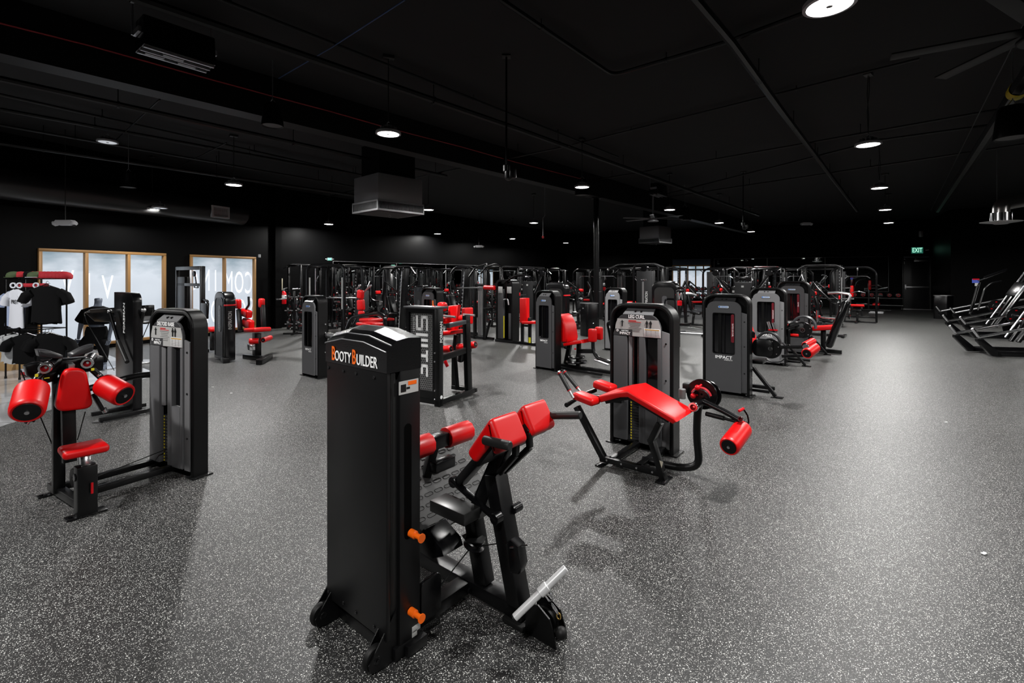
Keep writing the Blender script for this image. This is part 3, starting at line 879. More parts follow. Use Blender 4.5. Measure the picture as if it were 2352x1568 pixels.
# ================================================================ shared weight tower
def tower(t, w=.70, H=1.51, dep=.17, face='rear', col=None, col_plate=None, title=None, strip=None, badge=True, word=True, stack=True, r=.17):
    """weight tower of a selectorized machine; the visible face looks to local -y"""
    col = col or GREY; col_plate = col_plate or LGREY
    k = w / .70
    out = rrect(0, 0.01, w, H, r * k, 7, top_only=True); e = .042 * k
    inn = rrect(e, 0.01, w - e, H - e, (r - .04) * k, 7, top_only=True)
    g = G().ring(out, inn, 0.0, dep)
    # rounded outer lip on both rims
    for y in (0.006, dep - .006):
        rim = [((a[0] + b[0]) / 2, y, (a[1] + b[1]) / 2) for a, b in zip(out, inn)]
        rim = rim[1:] + rim[:1]
        g.tube(rim, e * .5, 8)
    part('hoop_frame', g, PLASTIC, t)
    part('core_plate', G().prism(rrect(e, .02, w - e, H - e, (r - .05) * k, 6, top_only=True), dep * .42, dep * .58), SATIN, t)
    part('foot_plate', G().box((.02, dep / 2, .006), (.12, dep + .06, .012), bev=.003).box((w - .02, dep / 2, .006), (.12, dep + .06, .012), bev=.003), BLACK, t)
    x0, x1 = .055 * k, .665 * k; xl, xr = .075 * k, .585 * k; zt = H - .11
    za = H - .27
    # main panel outline with openings made of separate frame pieces
    if face == 'front':
        sl0, sl1, wn0, wn1 = .215 * k, .345 * k, .415 * k, .545 * k
        zo = H - .345; zw0, zw1 = .62, H - .36
        g = G()
        top = [(x0, zo)] + [(x0, za - .05)] + [(xl, za)] + [(xl + .13 * k * (1 - math.cos(a)), za + (zt - za) * math.sin(a)) for a in [i * math.pi / 12 for i in range(1, 7)]] + \
              [(xr - .13 * k * (1 - math.cos(a)), za + (zt - za) * math.sin(a)) for a in [i * math.pi / 12 for i in range(6, -1, -1)]] + [(xr, zo)]
        g.prism(top[::-1], -.03, -.005, bev=.004)
        g.box(((x0 + sl0) / 2, -.012, (zo + .07) / 2 + .0), (sl0 - x0, .045, zo - .07), bev=.01)
        g.box(((sl1 + wn0) / 2, -.012, (zo + .07) / 2), (wn0 - sl1, .045, zo - .07), bev=.008)
        g.box(((wn1 + xr) / 2, -.012, (zo + .07) / 2), (xr - wn1, .045, zo - .07), bev=.008)
        g.box(((wn0 + wn1) / 2, -.012, (zw0 + .07) / 2), (wn1 - wn0, .044, zw0 - .07), bev=.002)
        part('front_panel', g, col, t)
        part('slot_lip', G().box((sl0 + .02 * k, .01, (zo + .6) / 2), (.04 * k, .05, zo - .6), (0, 0, .5), bev=.004), col_plate, t)
        part('window', G().box(((wn0 + wn1) / 2, .012, (zw0 + zw1) / 2), (wn1 - wn0, .01, zw1 - zw0)), GLASSD, t)
        if stack:
            g = G(); zs = .08; n = 15
            for i in range(n): g.box(((sl0 + sl1) / 2 + .005, .02, zs + .0145 + i * .029), (sl1 - sl0 - .02, .05, .026), bev=.003)
            part('weight_stack', g, STEEL if False else mat('stack_plate', (.03, .03, .035), .35), t)
            g = G()
            for i in range(n): g.box((sl0 + .035 * k, -.008, zs + .0145 + i * .029), (.012, .002, .016))
            part('weight_marks', g, YELLOW, t)
            part('guide_rod', G().cyl(((sl0 + sl1) / 2 - .02, .03, zs + n * .029), ((sl0 + sl1) / 2 - .02, .03, zo + .02), .008, 8).cyl(((sl0 + sl1) / 2 + .03, .03, zs + n * .029), ((sl0 + sl1) / 2 + .03, .03, zo + .02), .008, 8), mat('dark_rod', (.2, .2, .2), .3, metal=1), t)
    else:
        wn0, wn1 = .165 * k, .49 * k; zw1 = H - .29; zw0 = zw1 - .62
        outl = [(x0, .05), (x0, za + .05)] + [(xl + .13 * k * (1 - math.cos(a)), za + .05 + (zt - za - .05) * math.sin(a)) for a in [i * math.pi / 12 for i in range(0, 7)]] + \
              [(xr - .13 * k * (1 - math.cos(a)), za + .05 + (zt - za - .05) * math.sin(a)) for a in [i * math.pi / 12 for i in range(6, -1, -1)]] + [(xr, .05)]
        # four pieces round the window opening, joined edge to edge
        g = G()
        upper = [p for p in outl if p[1] > .06]
        upper = [(x0, zw1)] + upper + [(xr, zw1)]
        g.prism(upper[::-1], -.03, -.005, bev=.0)
        g.box(((x0 + wn0) / 2, -.0175, (zw0 + zw1) / 2), (wn0 - x0, .025, zw1 - zw0)).box(((xr + wn1) / 2, -.0175, (zw0 + zw1) / 2), (xr - wn1, .025, zw1 - zw0))
        g.box(((x0 + xr) / 2, -.0175, (zw0 + .05) / 2), (xr - x0, .025, zw0 - .05))
        part('rear_panel', g, col, t)
        g = G().ring(rrect(wn0 - .004, zw0 - .004, wn1 + .004, zw1 + .004, .03, 4), rrect(wn0 + .006, zw0 + .006, wn1 - .006, zw1 - .006, .028, 4), -.034, -.0)
        part('window_bead', g, SATIN, t)
        part('window', G().box(((wn0 + wn1) / 2, .012, (zw0 + zw1) / 2), (wn1 - wn0, .008, zw1 - zw0)), GLASSD, t)
        part('inner_column', G().box((wn0 + .1 * k, -.0, (zw0 + zw1) / 2), (.05 * k, .02, zw1 - zw0)).cyl((wn0 + .17 * k, 0, zw0), (wn0 + .17 * k, 0, zw1), .008, 8), BLACK, t)
    # lower grey wing at the right with bolts
    part('wing_panel', G().prism([(xr, .06), (x1, .06), (x1, za - .02), (xr, za - .0)][::-1], -.018, .0, bev=.003), LGREY if face == 'front' else col, t)
    g = G()
    for z in (.35, .75, 1.12): g.cyl((x1 - .035 * k, -.024, z), (x1 - .035 * k, -.017, z), .009, 10)
    part('bolts', g, BLACK, t)
    # sloped cap plate
    g = G()
    a = (xl + .12 * k, zt); b = (xr - .12 * k, zt)
    vs = [(a[0] - .03, -.03, zt - .002), (b[0] + .03, -.03, zt - .002), (b[0] + .035, .035, H - .045), (a[0] - .0, .035, H - .045)]
    vs += [(x, y + .008, z - .008) for x, y, z in vs]
    g.add(vs, [(0, 1, 2, 3), (4, 7, 6, 5), (0, 4, 5, 1), (1, 5, 6, 2), (2, 6, 7, 3), (3, 7, 4, 0)])
    part('cap_plate', g, col_plate, t)
    g = G()
    for q in (.38, .62):
        cx_ = a[0] + (b[0] - a[0]) * q; g.cyl((cx_, .0, (zt + H - .045) / 2 - .012), (cx_, -.004, (zt + H - .045) / 2 + .004), .011, 10)
    part('cap_holes', g, RUBBER, t)
    if badge and face == 'rear':
        zc = (zt + H - .29) / 2 + .005; cx_ = (wn0 + wn1) / 2
        part('badge', G().prism(rrect(cx_ - .085 * k, zc - .022, cx_ + .085 * k, zc + .022, .021, 5), -.036, -.030), CHROME, t)
        bb = part('badge_face', G().prism(rrect(cx_ - .080 * k, zc - .017, cx_ + .080 * k, zc + .017, .016, 5), -.038, -.035), mat('badge_grey', (.45, .5, .55), .3), t)
        text('badge_lettering', 'NAUTILUS', .032, BLUE, t, (cx_ + .015 * k, -.0385, zc), FRONT, sx=.62 * k)
        part('badge_mark', G().lathe([(0, 0), (.013, 0), (.013, .002), (0, .002)], (cx_ - .06 * k, -.038, zc), (0, -1, 0), 12), BLUE, t)
    if word and face == 'rear':
        text('impact_lettering', 'IMPACT', .066 * k, WHITE, t, ((wn0 + wn1) / 2, -.031, zw0 - .055), FRONT, sx=1.05, bold=.0012, space=1.05)
        text('strength_lettering', 'STRENGTH', .026 * k, WHITE, t, ((wn0 + wn1) / 2 + .07 * k, -.031, zw0 - .092), FRONT, sx=.95)
    if strip:
        xs = wn1 - .028 * k
        part('name_strip', G().prism(rrect(xs - .024, zw0 + .18, xs + .024, zw1 - .015, .02, 4), -.03, -.022), mat('dark_red_strip', (.12, .004, .01), .35), t)
        text('strip_lettering', strip, .030, WHITE, t, (xs, -.031, (zw0 + zw1) / 2 + .06), (math.pi / 2, math.pi / 2, 0), sx=.8)
    if title:
        label_plate(t, k, H, za, zt, x0, xl, xr, title)


def stick_man(g, x, z, h, arms=1):
    g.ball((x, -.036, z + h * .92), h * .07, 8)
    g.box((x, -.0355, z + h * .67), (h * .17, .003, h * .32)); g.box((x - h * .055, -.0355, z + h * .27), (h * .07, .003, h * .5)); g.box((x + h * .055, -.0355, z + h * .27), (h * .07, .003, h * .5))
    if arms == 1:
        for s_ in (-1, 1): g.bar((x + s_ * h * .08, -.0355, z + h * .8), (x + s_ * h * .17, -.0355, z + h * .6), .003, h * .05, 0); g.bar((x + s_ * h * .17, -.0355, z + h * .6), (x + s_ * h * .08, -.0355, z + h * .48), .003, h * .05, 0)
    else:
        for s_ in (-1, 1): g.bar((x + s_ * h * .05, -.0355, z + h * .8), (x + s_ * h * .26, -.0355, z + h * .7), .003, h * .06, 0)


def label_plate(t, k, H, za, zt, x0, xl, xr, title):
    """instruction placard on the front panel"""
    zb = H - .345
    arc = [(xl + .003 + .127 * k * (1 - math.cos(a)), za + (zt - .004 - za) * math.sin(a)) for a in [i * math.pi / 16 for i in range(0, 9)]]
    arc2 = [(xr - .003 - .127 * k * (1 - math.cos(a)), za + (zt - .004 - za) * math.sin(a)) for a in [i * math.pi / 16 for i in range(8, -1, -1)]]
    zdiv = zt - .052
    full = arc + arc2
    up = [p for p in full if p[1] >= zdiv]
    lo = [(xl + .003, zb + .072)] + [p for p in full[:9] if p[1] < zdiv] + [(up[0][0] - .012, zdiv), (up[-1][0] + .012, zdiv)] + [p for p in full[9:] if p[1] < zdiv] + [(xr - .003, zb + .005), (xl + .2 * k, zb + .005), (xl + .2 * k, zb + .072)]
    up = [(up[0][0] - .012, zdiv)] + up + [(up[-1][0] + .012, zdiv)]
    part('title_band', G().prism(up[::-1], -.0325, -.030), mat('title_band_grey', (.035, .035, .038), .4), t)
    pl = part('placard', G().prism(lo[::-1], -.0325, -.030), LABEL, t)
    text('title_lettering', title, .050, WHITE, t, ((xl + xr) / 2 - .01, -.034, zt - .028), FRONT, sx=.80, bold=.0014)
    part('logo_plate', G().box((xl + .1 * k - .002, -.0315, zb + .037), (.19 * k, .003, .066)), mat('title_band_grey', (.035, .035, .038), .4), t)
    text('logo_lettering', 'IMPACT', .036, WHITE, t, (xl + .115 * k, -.034, zb + .028), FRONT, sx=.95, bold=.001)
    text('logo_small_lettering', 'NAUTILUS', .019, WHITE, t, (xl + .115 * k, -.034, zb + .055), FRONT, sx=.9)
    part('logo_mark', G().lathe([(.006, 0), (.013, 0), (.013, .002), (.006, .002)], (xl + .03 * k, -.0335, zb + .055), (0, -1, 0), 14), WHITE, t)
    g = G(); stick_man(g, xl + .085 * k, zb + .10, .070, 2); stick_man(g, xl + .36 * k, zb + .098, .08); stick_man(g, xl + .40 * k, zb + .098, .08)
    part('figure_diagram', g, RUBBER, t)
    g = G()
    for i in range(6): g.box((xl + (.225 + .004 * (i % 2)) * k, -.0335, zb + .138 - i * .016), ((.14 - .02 * (i % 3)) * k, .002, .0035))
    part('small_print', g, INKG, t)
    part('red_heading', G().box((xl + .20 * k, -.0335, zb + .166), (.085 * k, .002, .008)).box((xl + .225 * k, -.0335, zb + .153), (.14 * k, .002, .005)), RED, t)
    part('table_card', G().box((xr - .095 * k, -.034, zb + .05), (.175 * k, .003, .085), bev=.001), mat('card_white', (.6, .6, .6), .5), t)
    g = G()
    for i in range(4): g.box((xr - .095 * k, -.036, zb + .024 + i * .014), (.155 * k, .001, .0016))
    for i in range(3): g.box((xr - (.155 - i * .05) * k, -.036, zb + .045), (.0016, .001, .06))
    part('table_lines', g, INKG, t)
    part('table_heading', G().box((xr - .095 * k, -.036, zb + .082), (.155 * k, .001, .009)), mat('ochre_print', (.55, .3, .05), .5), t)


def rounded_poly(P, r, n=5):
    o = []
    for i in range(len(P)):
        a, b, c = Vector(P[i - 1]), Vector(P[i]), Vector(P[(i + 1) % len(P)])
        t_ = min(r, (a - b).length * .45, (c - b).length * .45); A = b + (a - b).normalized() * t_; C_ = b + (c - b).normalized() * t_
        for k in range(n + 1):
            u = k / n; o.append(A * (1 - u) ** 2 + b * 2 * u * (1 - u) + C_ * u * u)
    return o


def roller(t, a, b, r, name='roller_pad', end=None, ends=(1, 1)):
    """red foam roller with pleated vinyl ends and a black end cap"""
    a = Vector(a); b = Vector(b); L = (b - a).length
    o = part(name, G().lathe([(r * .72, 0), (r * .86, -.004), (r * .97, .008), (r, .03), (r, L - .03), (r * .97, L - .008), (r * .86, L + .004), (r * .72, L)], a, b - a, 32), RED, t, angle=60)
    g = G().cyl(a - (b - a).normalized() * .005, a + (b - a).normalized() * .01, r * .74, 28, bev=.002).cyl(b - (b - a).normalized() * .01, b + (b - a).normalized() * .005, r * .74, 28, bev=.002)
    part('end_cap', g, PLASTIC, o)
    part('end_bolt', G().cyl(a - (b - a).normalized() * .014, b + (b - a).normalized() * .014, r * .14, 12), STEEL, o)
    return o


def bumper(g, P, d, r=.02, L=.03): g.cyl(P, Vector(P) + Vector(d).normalized() * L, r, 14, bev=.004)
# ================================================================ glute trainer, nearest tower
BL = (-.571, 2.233); BRZ = math.radians(-39.4)
t = thing('glute_machine', 'black Booty Builder glute machine with red hip pads and orange pegs, nearest the camera', 'exercise machine', BL, BRZ)
R_ = Ray(BL, BRZ)
w, dp = .526, .20
SH = mat('shroud_black', (.0035, .0035, .0038), .36, bump=.12, bscale=900, var=.05, spec=.3)
part('rear_shroud', G().box((-w / 2, .012, .785), (w - .012, .022, 1.33), bev=.004), SH, t)
part('tower_body', G().box((-w / 2, dp / 2 + .01, .76), (w - .05, dp - .05, 1.28), bev=.01), mat('inner_black', (.006, .006, .006), .5), t)
part('side_shroud', G().box((-.018, .135, .73), (.032, .125, 1.40), bev=.006).box((-w + .018, .135, .73), (.032, .125, 1.40), bev=.006), SH, t)
# chamfered cap
prof = [(0.0, 0.0), (.0, .035)]
def capsec(z0, zend, zmid, ins, y):
    return [(-w + ins, y, zend), (-w * .70, y, zmid), (-w * .34, y, zmid), (-ins, y, zend)]
secs = [[(-w, .0, 1.36)] * 0 for _ in range(0)]
rows = [capsec(0, 1.452, 1.484, .0, -.002), capsec(0, 1.475, 1.508, .0, .022), capsec(0, 1.480, 1.513, .0, .030), capsec(0, 1.500, 1.532, .0, .055), capsec(0, 1.508, 1.548, .0, .12), capsec(0, 1.502, 1.538, .0, dp)]
vs = []; fs = []
bot0 = [(x, -.002, 1.355) for x, y, z in rows[0]]; bot1 = [(x, dp, 1.355) for x, y, z in rows[-1]]
allr = [bot0] + rows + [bot1]
for r0 in allr: vs += r0
n = 4
for i in range(len(allr) - 1):
    for k in range(n - 1): fs.append((i * n + k, i * n + k + 1, (i + 1) * n + k + 1, (i + 1) * n + k))
fs.append(tuple((len(allr) - 1) * n + k for k in range(n)) + tuple(range(n - 1, -1, -1)))
fs.append(tuple(i * n for i in range(len(allr)))); fs.append(tuple(i * n + n - 1 for i in range(len(allr)))[::-1])
part('top_cap', G().add(vs, fs), mat('cap_black', (.003, .003, .0034), .22, bump=.3, bscale=300, spec=.45), t, angle=7)
part('cap_ridge', G().tube(capsec(0, 1.4535, 1.4855, .002, -.004), .0035, 6).tube(capsec(0, 1.481, 1.514, .002, .027), .003, 6), mat('ridge_grey', (.10, .10, .11), .3), t)  # paler grey line along both ridges of the cap
# lettering
text('logo_initial', 'B', .100, ORANGE, t, (-.444, -.006, 1.402), FRONT, sx=.62, bold=.0016, label='orange letter B')
text('logo_lettering', 'OOTY', .074, WHITE, t, (-.357, -.006, 1.394), FRONT, sx=.70, bold=.0006)
text('logo_initial', 'B', .100, ORANGE, t, (-.258, -.006, 1.402), FRONT, sx=.62, bold=.0016, label='orange letter B')
text('logo_lettering', 'UILDER', .074, WHITE, t, (-.152, -.006, 1.394), FRONT, sx=.70, bold=.0006)
g = G()
for x in (-.50, -.36, -.25, -.10):
    g.cyl((x, -.004, 1.325), (x, .003, 1.325), .009, 12, bev=.002); g.cyl((x, -.004, .155), (x, .003, .155), .009, 12, bev=.002)
part('bolts', g, SATIN, t)
part('side_slot', G().prism(rrect(.1, .55, .14, 1.10, .02, 5), -.0035, .001, 'x'), mat('slot_dark', (.001, .001, .001), .8, spec=.03), t)
st = part('warning_sticker', G().box((-.001, .125, 1.275), (.003, .115, .062)), LABEL, t, label='white and orange warning sticker')
part('sticker_band', G().box((.0012, .145, 1.292), (.001, .05, .018)), ORANGE, st)
part('sticker_hand', G().box((.0012, .092, 1.273), (.001, .03, .035)).box((.0012, .12, 1.27), (.001, .02, .01)), RUBBER, st)
part('barcode_sticker', G().box((-.001, .17, .10), (.003, .05, .03), bev=.001).box((-.001, .16, .08), (.003, .03, .03), bev=.001), LABEL, t, label='white barcode sticker')
# foot frame of the tower, wheel brackets
part('tower_base', G().box((-w / 2, .11, .035), (w, .13, .06), bev=.005).box((.0, .16, .03), (.05, .12, .05), bev=.004), BLACK, t)
for sx_ in (-.045, -w + .02):
    g = G()
    for q in (-.024, .024):
        g.prism([(-.075, .02), (-.085, .06), (-.04, .11), (.085, .26), (.12, .26), (.12, .02), (.0, .0)], sx_ + q - .003, sx_ + q + .003, 'x')
    br = part('wheel_bracket', g, BLACK, t)
    wh = part('wheel', G().lathe([(.015, -.016), (.05, -.016), (.056, -.01), (.058, 0), (.056, .01), (.05, .016), (.015, .016)], (sx_, -.04, .06), (1, 0, 0), 28, close=True), RUBBER, t)
    part('wheel_hub', G().cyl((sx_ - .03, -.04, .06), (sx_ + .03, -.04, .06), .019, 16, bev=.003).cyl((sx_ - .034, -.04, .06), (sx_ + .034, -.04, .06), .008, 8), SATIN, wh)
# orange band pegs
def peg(x, y, z, s_=1):
    o = part('band_peg', G().lathe([(0, -.0), (.019, 0), (.019, .035), (.0125, .038), (.0125, .075), (.021, .078), (.021, .084), (0, .084)], (x, y, z), (s_, 0, -.12 * 0), 20), ORANGE, t, label='orange band peg')
peg(.0, .135, .20); peg(.0, .135, .575); peg(-w, .12, .68, -1); peg(-w, .12, .33, -1)
# floor frame
FM = mat('frame_black', (.0022, .0022, .0025), .30, bump=.2, bscale=600, var=.05, spec=.32)
yb = .64
part('main_beam', G().box((-.24, yb, .065), (1.10, .10, .07), bev=.005), FM, t)
part('cross_beam', G().box((-.10, .39, .062), (.09, .40, .065), bev=.005).cyl((-.04, .575, .065), (-.03, .575, .065), .014, 10), FM, t)
part('foot_pad', G().box((.27, yb, .014), (.14, .14, .028), bev=.006).box((-.74, yb, .014), (.1, .5, .028), bev=.006), RUBBER, t)
p = R_.y
# short post and tall post
a_, b_ = p(1085, 1172, yb), p(1113, 1370, yb)
part('short_post', G().bar(a_, (b_[0], yb, .10), .09, .075, .005, up=(0, 1, 0)), FM, t)
a2, b2 = p(1138, 1085, yb), p(1198, 1408, yb)
part('tall_post', G().bar(a2, (b2[0], yb, .03), .085, .10, .005, up=(0, 1, 0)), FM, t)
# seat carriage arm from the short post up to the pads
c1 = p(1098, 1180, yb); c2 = p(1165, 1010, yb)
part('pad_arm', G().bar(c1, c2, .07, .07, .005, up=(0, 1, 0)), FM, t)
d1 = p(1056, 1108, yb - .06); d2 = p(1140, 1012, yb - .06)
part('pad_upper_arm', G().bar(d1, d2, .05, .075, .006, up=(0, 1, 0)), FM, t)
l1 = p(1043, 1106, yb - .085); l2 = p(1139, 1190, yb - .085)
part('link_bar', G().bar(l1, l2, .018, .045, .008, up=(0, 1, 0), ext=.015).cyl((l1[0], l1[1] - .018, l1[2]), (l1[0], l1[1] + .018, l1[2]), .03, 16, bev=.003).cyl((l2[0], l2[1] - .018, l2[2]), (l2[0], l2[1] + .03, l2[2]), .03, 16, bev=.003), SATIN, t)
e1 = p(1082, 1098, yb + .03); e2 = p(1082, 1140, yb + .03)
part('adjust_plate', G().prism([(p(1090, 1150, yb)[0], p(1090, 1150, yb)[2]), (p(1122, 1160, yb)[0], p(1122, 1160, yb)[2]), (p(1165, 1050, yb)[0], p(1165, 1050, yb)[2]), (p(1182, 1020, yb)[0], p(1182, 1020, yb)[2]), (p(1150, 1015, yb)[0], p(1150, 1015, yb)[2])], yb - .03, yb - .022), SATIN, t)
part('cross_tube', G().tube([p(1108, 1010, yb - .12), p(1108, 1010, yb + .0)], .02, 10), BLACK, t)
# bent flat guards right of the pads
q1, q2, q3, q4 = p(1203, 975, yb + .02), p(1214, 992, yb + .02), p(1217, 1027, yb + .02), p(1160, 1082, yb + .02)
part('bent_guard', G().bar(q1, q2, .03, .03, .004, up=(0, 1, 0)).bar(q2, q3, .03, .03, .004, up=(0, 1, 0)).bar(q3, q4, .03, .03, .004, up=(0, 1, 0)), FM, t)
q1, q2, q3 = p(1186, 1010, yb - .04), p(1184, 1045, yb - .04), p(1148, 1085, yb - .04)
part('bent_guard', G().bar(q1, q2, .03, .03, .004, up=(0, 1, 0)).bar(q2, q3, .03, .03, .004, up=(0, 1, 0)), FM, t)
# folded hip pads
def hip_pad(cpx, ya, yb_, px_ridge):
    rx, _, rz_ = R_.y(px_ridge[0], px_ridge[1], ya)
    th = .078; A = math.radians(52); Bq = math.radians(60)
    L1, L2 = .27, .172
    pr = [(rx, rz_)]
    back = (rx - L1 * math.cos(A), rz_ - L1 * math.sin(A)); frt = (rx + L2 * math.cos(Bq), rz_ - L2 * math.sin(Bq))
    bi = (back[0] + th * math.sin(A), back[1] - th * math.cos(A)); fi = (frt[0] - th * math.sin(Bq), frt[1] - th * math.cos(Bq))
    mid = (rx, rz_ - th / math.cos((A + Bq) / 2) * 1.0)
    prof = rounded_poly([Vector(q) for q in [(rx, rz_), back, bi, mid, fi, frt]], .034, 5)
    o = G().prism([(v.x, v.y) for v in prof], ya, yb_, 'y', bev=.026, seg=6)
    part('hip_pad', o, RED, t, angle=50)
    part('pad_board', G().prism([(mid[0], mid[1] + .01), bi, (bi[0] + .012, bi[1] - .01), (mid[0], mid[1] - .022), (fi[0] - .012, fi[1] - .01), fi], ya + .02, yb_ - .02, 'y'), BLACK, t)
hip_pad(0, .395, .61, (1124, 957)); hip_pad(0, .655, .87, (1198, 927))
# handles
h1, h2 = R_.y(1116, 1012, .50), R_.y(1174, 1025, .40)
h1 = R_.y(1112, 1010, .375); h2 = R_.y(1172, 1024, .365)
part('hand_grip', G().cyl(h1, h2, .022, 20, bev=.005), mat('foam_grip', (.006, .006, .006), .5), t)
h3, h4 = R_.y(1262, 954, .86), R_.y(1334, 953, .86)
part('hand_grip', G().cyl(h3, h4, .021, 20, bev=.005), mat('foam_grip', (.006, .006, .006), .5), t)
# ankle rollers: two half octagon pads either side of a carriage
def half_round(px0, px1, yv, r, L):
    a = Vector(px0); d = Vector(px1)
    return a, d
xr1 = R_.y(1050, 996, .92); 
rc = Vector(xr1)
prof8 = [(rc.x + .068 * math.cos(a), rc.z + .068 * math.sin(a)) for a in [math.pi / 10 + i * math.pi / 5 for i in range(10)]]
part('ankle_pad', G().prism(prof8, rc.y - .105, rc.y + .105, 'y', bev=.006), RED, t)
rc2 = Vector((rc.x, rc.y - .37, rc.z))
part('ankle_pad', G().prism(prof8, rc.y - .43, rc.y - .24, 'y', bev=.006), RED, t)
part('ankle_axle', G().box((rc.x, rc.y - .17, rc.z + .0), (.075, .13, .085), bev=.006).cyl((rc.x, rc.y - .4, rc.z), (rc.x, rc.y + .07, rc.z), .02, 12), SATIN, t)
part('ankle_column', G().bar((rc.x, rc.y - .20, rc.z - .02), (rc.x - .03, rc.y - .26, .50), .07, .05, .005).bar((rc.x - .03, rc.y - .26, .52), (rc.x - .03, rc.y - .26, .08), .09, .09, .005), FM, t)
bx = R_.y(1008, 1068, rc.y - .2)
part('carriage_box', G().box((bx[0], bx[1] + .03, bx[2]), (.07, .17, .07), (.0, 0, 0), bev=.012), SATIN, t)
# tilted foot plate with raised oval treads
fp = [R_.z(962, 1186, .42), R_.z(1076, 1132, .42)]
P0 = Vector(fp[0]); dirx = Vector((0, 1, 0))
tilt = math.radians(28)
fo = G(); Lx, Ly = .52, .62
o = part('foot_plate', G().box((0, 0, 0), (Lx, Ly, .018), bev=.004), mat('foot_rubber', (.035, .035, .035), .5, bump=.6, bscale=900), t)
cpl = Vector((-.42, .70, .50)); o.location = cpl; o.rotation_euler = (0, tilt, 0)
g = G(); tread = rrect(-.030, -.0125, .030, .0125, .012, 4)
for i in range(8):
    for j in range(8):
        cx0 = -.225 + i * .064; cy0 = -.27 + j * .078 + (.039 if i % 2 else 0)
        if cy0 > .29: continue
        pts = [(cx0 + q * .9, cy0 + p_ * 1.0, .0105) for p_, q in tread]
        g.tube(pts, .0016, 4, closed=True)
o2 = part('oval_treads', g, RUBBER, o)
# step box in front of the plate
s0 = R_.y(1000, 1150, .50)
part('step_tube', G().bar(R_.y(1006, 1152, .44), R_.y(1085, 1186, .44), .12, .06, .005), mat('step_black', (.008, .008, .008), .35), t)
part('step_guard', G().prism([(-.34, .36), (-.20, .42), (-.08, .36), (-.06, .32), (-.16, .27), (-.30, .28)], .40, .55, 'y', bev=.005), SATIN, t)
# pulley on the short post, cable, pulley at tower foot
pc = p(1090, 1246, yb - .04)
part('pulley', G().lathe([(.01, -.022), (.055, -.022), (.06, -.016), (.044, -.006), (.044, .006), (.06, .016), (.055, .022), (.01, .022)], pc, (.25, .1, 1), 28, close=True), SATIN, t)
part('pulley_guard', G().prism([(pc[0] - .07, pc[1] - .03), (pc[0], pc[1] - .06), (pc[0] + .075, pc[1] - .02), (pc[0] + .05, pc[1] + .04), (pc[0] - .05, pc[1] + .04)], pc[2] + .026, pc[2] + .032, 'z'), BLACK, t)
pw = R_.x(980, 1305, -.02)
part('lower_pulley_plate', G().prism(rrect(pw[1] - .05, .10, pw[1] + .08, .30, .03, 4), -.02, .0, 'x', bev=.003), SATIN, t)
part('cable', G().tube([pc, (-.03, pw[1] + .03, .17)], .0035, 6).tube([(pc[0] + .05, pc[1], pc[2]), p(1155, 1246, yb - .02)], .0035, 6), RUBBER, t)
# handle holder pulley block on the tall post
hb = p(1188, 1272, yb - .06)
part('cable_guide', G().prism([(hb[0] - .05, hb[2] + .05), (hb[0] - .02, hb[2] + .08), (hb[0] + .03, hb[2] + .06), (hb[0] + .05, hb[2] - .03), (hb[0] + .03, hb[2] - .08), (hb[0] - .02, hb[2] - .09)], hb[1] - .035, hb[1] + .03, 'y', bev=.01), SATIN, t)
part('guide_pin', G().cyl((hb[0] - .01, hb[1] - .05, hb[2] + .05), (hb[0] + .05, hb[1] + .02, hb[2] + .055), .004, 8), CHROME, t)
# end pulley housing by the chrome bar
ph = p(1252, 1405, yb)
part('end_pulley_housing', G().prism([(ph[0] - .09, .0), (ph[0] - .08, .15), (ph[0] - .01, .17), (ph[0] + .06, .13), (ph[0] + .09, .06), (ph[0] + .1, .0)], yb - .05, yb - .042, 'y').prism([(ph[0] - .09, .0), (ph[0] - .08, .15), (ph[0] - .01, .17), (ph[0] + .06, .13), (ph[0] + .09, .06), (ph[0] + .1, .0)], yb + .042, yb + .05, 'y'), BLACK, t)
part('end_pulley', G().lathe([(.01, -.02), (.062, -.02), (.068, -.012), (.05, 0), (.068, .012), (.062, .02), (.01, .02)], (ph[0] + .01, yb, .085), (0, 1, 0), 28, close=True), PLASTIC, t)
part('rubber_stop', G().ball((ph[0] + .11, yb - .02, .07), .03), RUBBER, t)
# side knob on tall post
kn = p(1182, 1168, yb + .05)
part('side_roller', G().cyl((kn[0], yb + .03, kn[2]), (kn[0] + .0, yb + .10, kn[2]), .024, 18, bev=.005), SATIN, t)

# chrome bar hanging on the end, a thing of its own
A1 = Vector(R_.y(1182, 1418, .42)); A2 = Vector(R_.y(1300, 1304, .62))
ob = thing('chrome_pull_bar', 'straight chrome pull bar with a clip hung at the foot of the glute machine', 'pull bar', Vector((BL[0], BL[1], 0)), BRZ)
part('bar', G().cyl(A1, A2, .018, 24, bev=.002), mat('polished_bar', (.85, .85, .86), .3, metal=.45), ob)
mid = A1.lerp(A2, .56); dirb = (A2 - A1).normalized()
part('sleeve', G().cyl(mid - dirb * .025, mid + dirb * .025, .024, 24, bev=.003), mat('polished_bar', (.85, .85, .86), .3, metal=.45), ob)
part('end_plug', G().cyl(A1 - dirb * .006, A1 + dirb * .002, .017, 20), RUBBER, ob)
e_ = Vector(R_.y(1283, 1412, .60))
part('shackle', G().tube([mid + Vector((.0, 0, .0)), mid + Vector((.03, .02, -.02)), (mid + e_) / 2 + Vector((.012, 0, .02)), (mid + e_) / 2 + Vector((-.012, 0, -.0)), mid + Vector((.0, 0, -.02))], .004, 8, round_=.01), CHROME, ob)
m2 = (mid + e_) / 2
part('snap_hook', G().tube([m2 + Vector((.0, 0, .0)), m2 + (e_ - m2) * .5 + Vector((.01, 0, 0)), e_, m2 + (e_ - m2) * .5 - Vector((.012, 0, 0))], .0035, 8, closed=True, round_=.012), CHROME, ob)
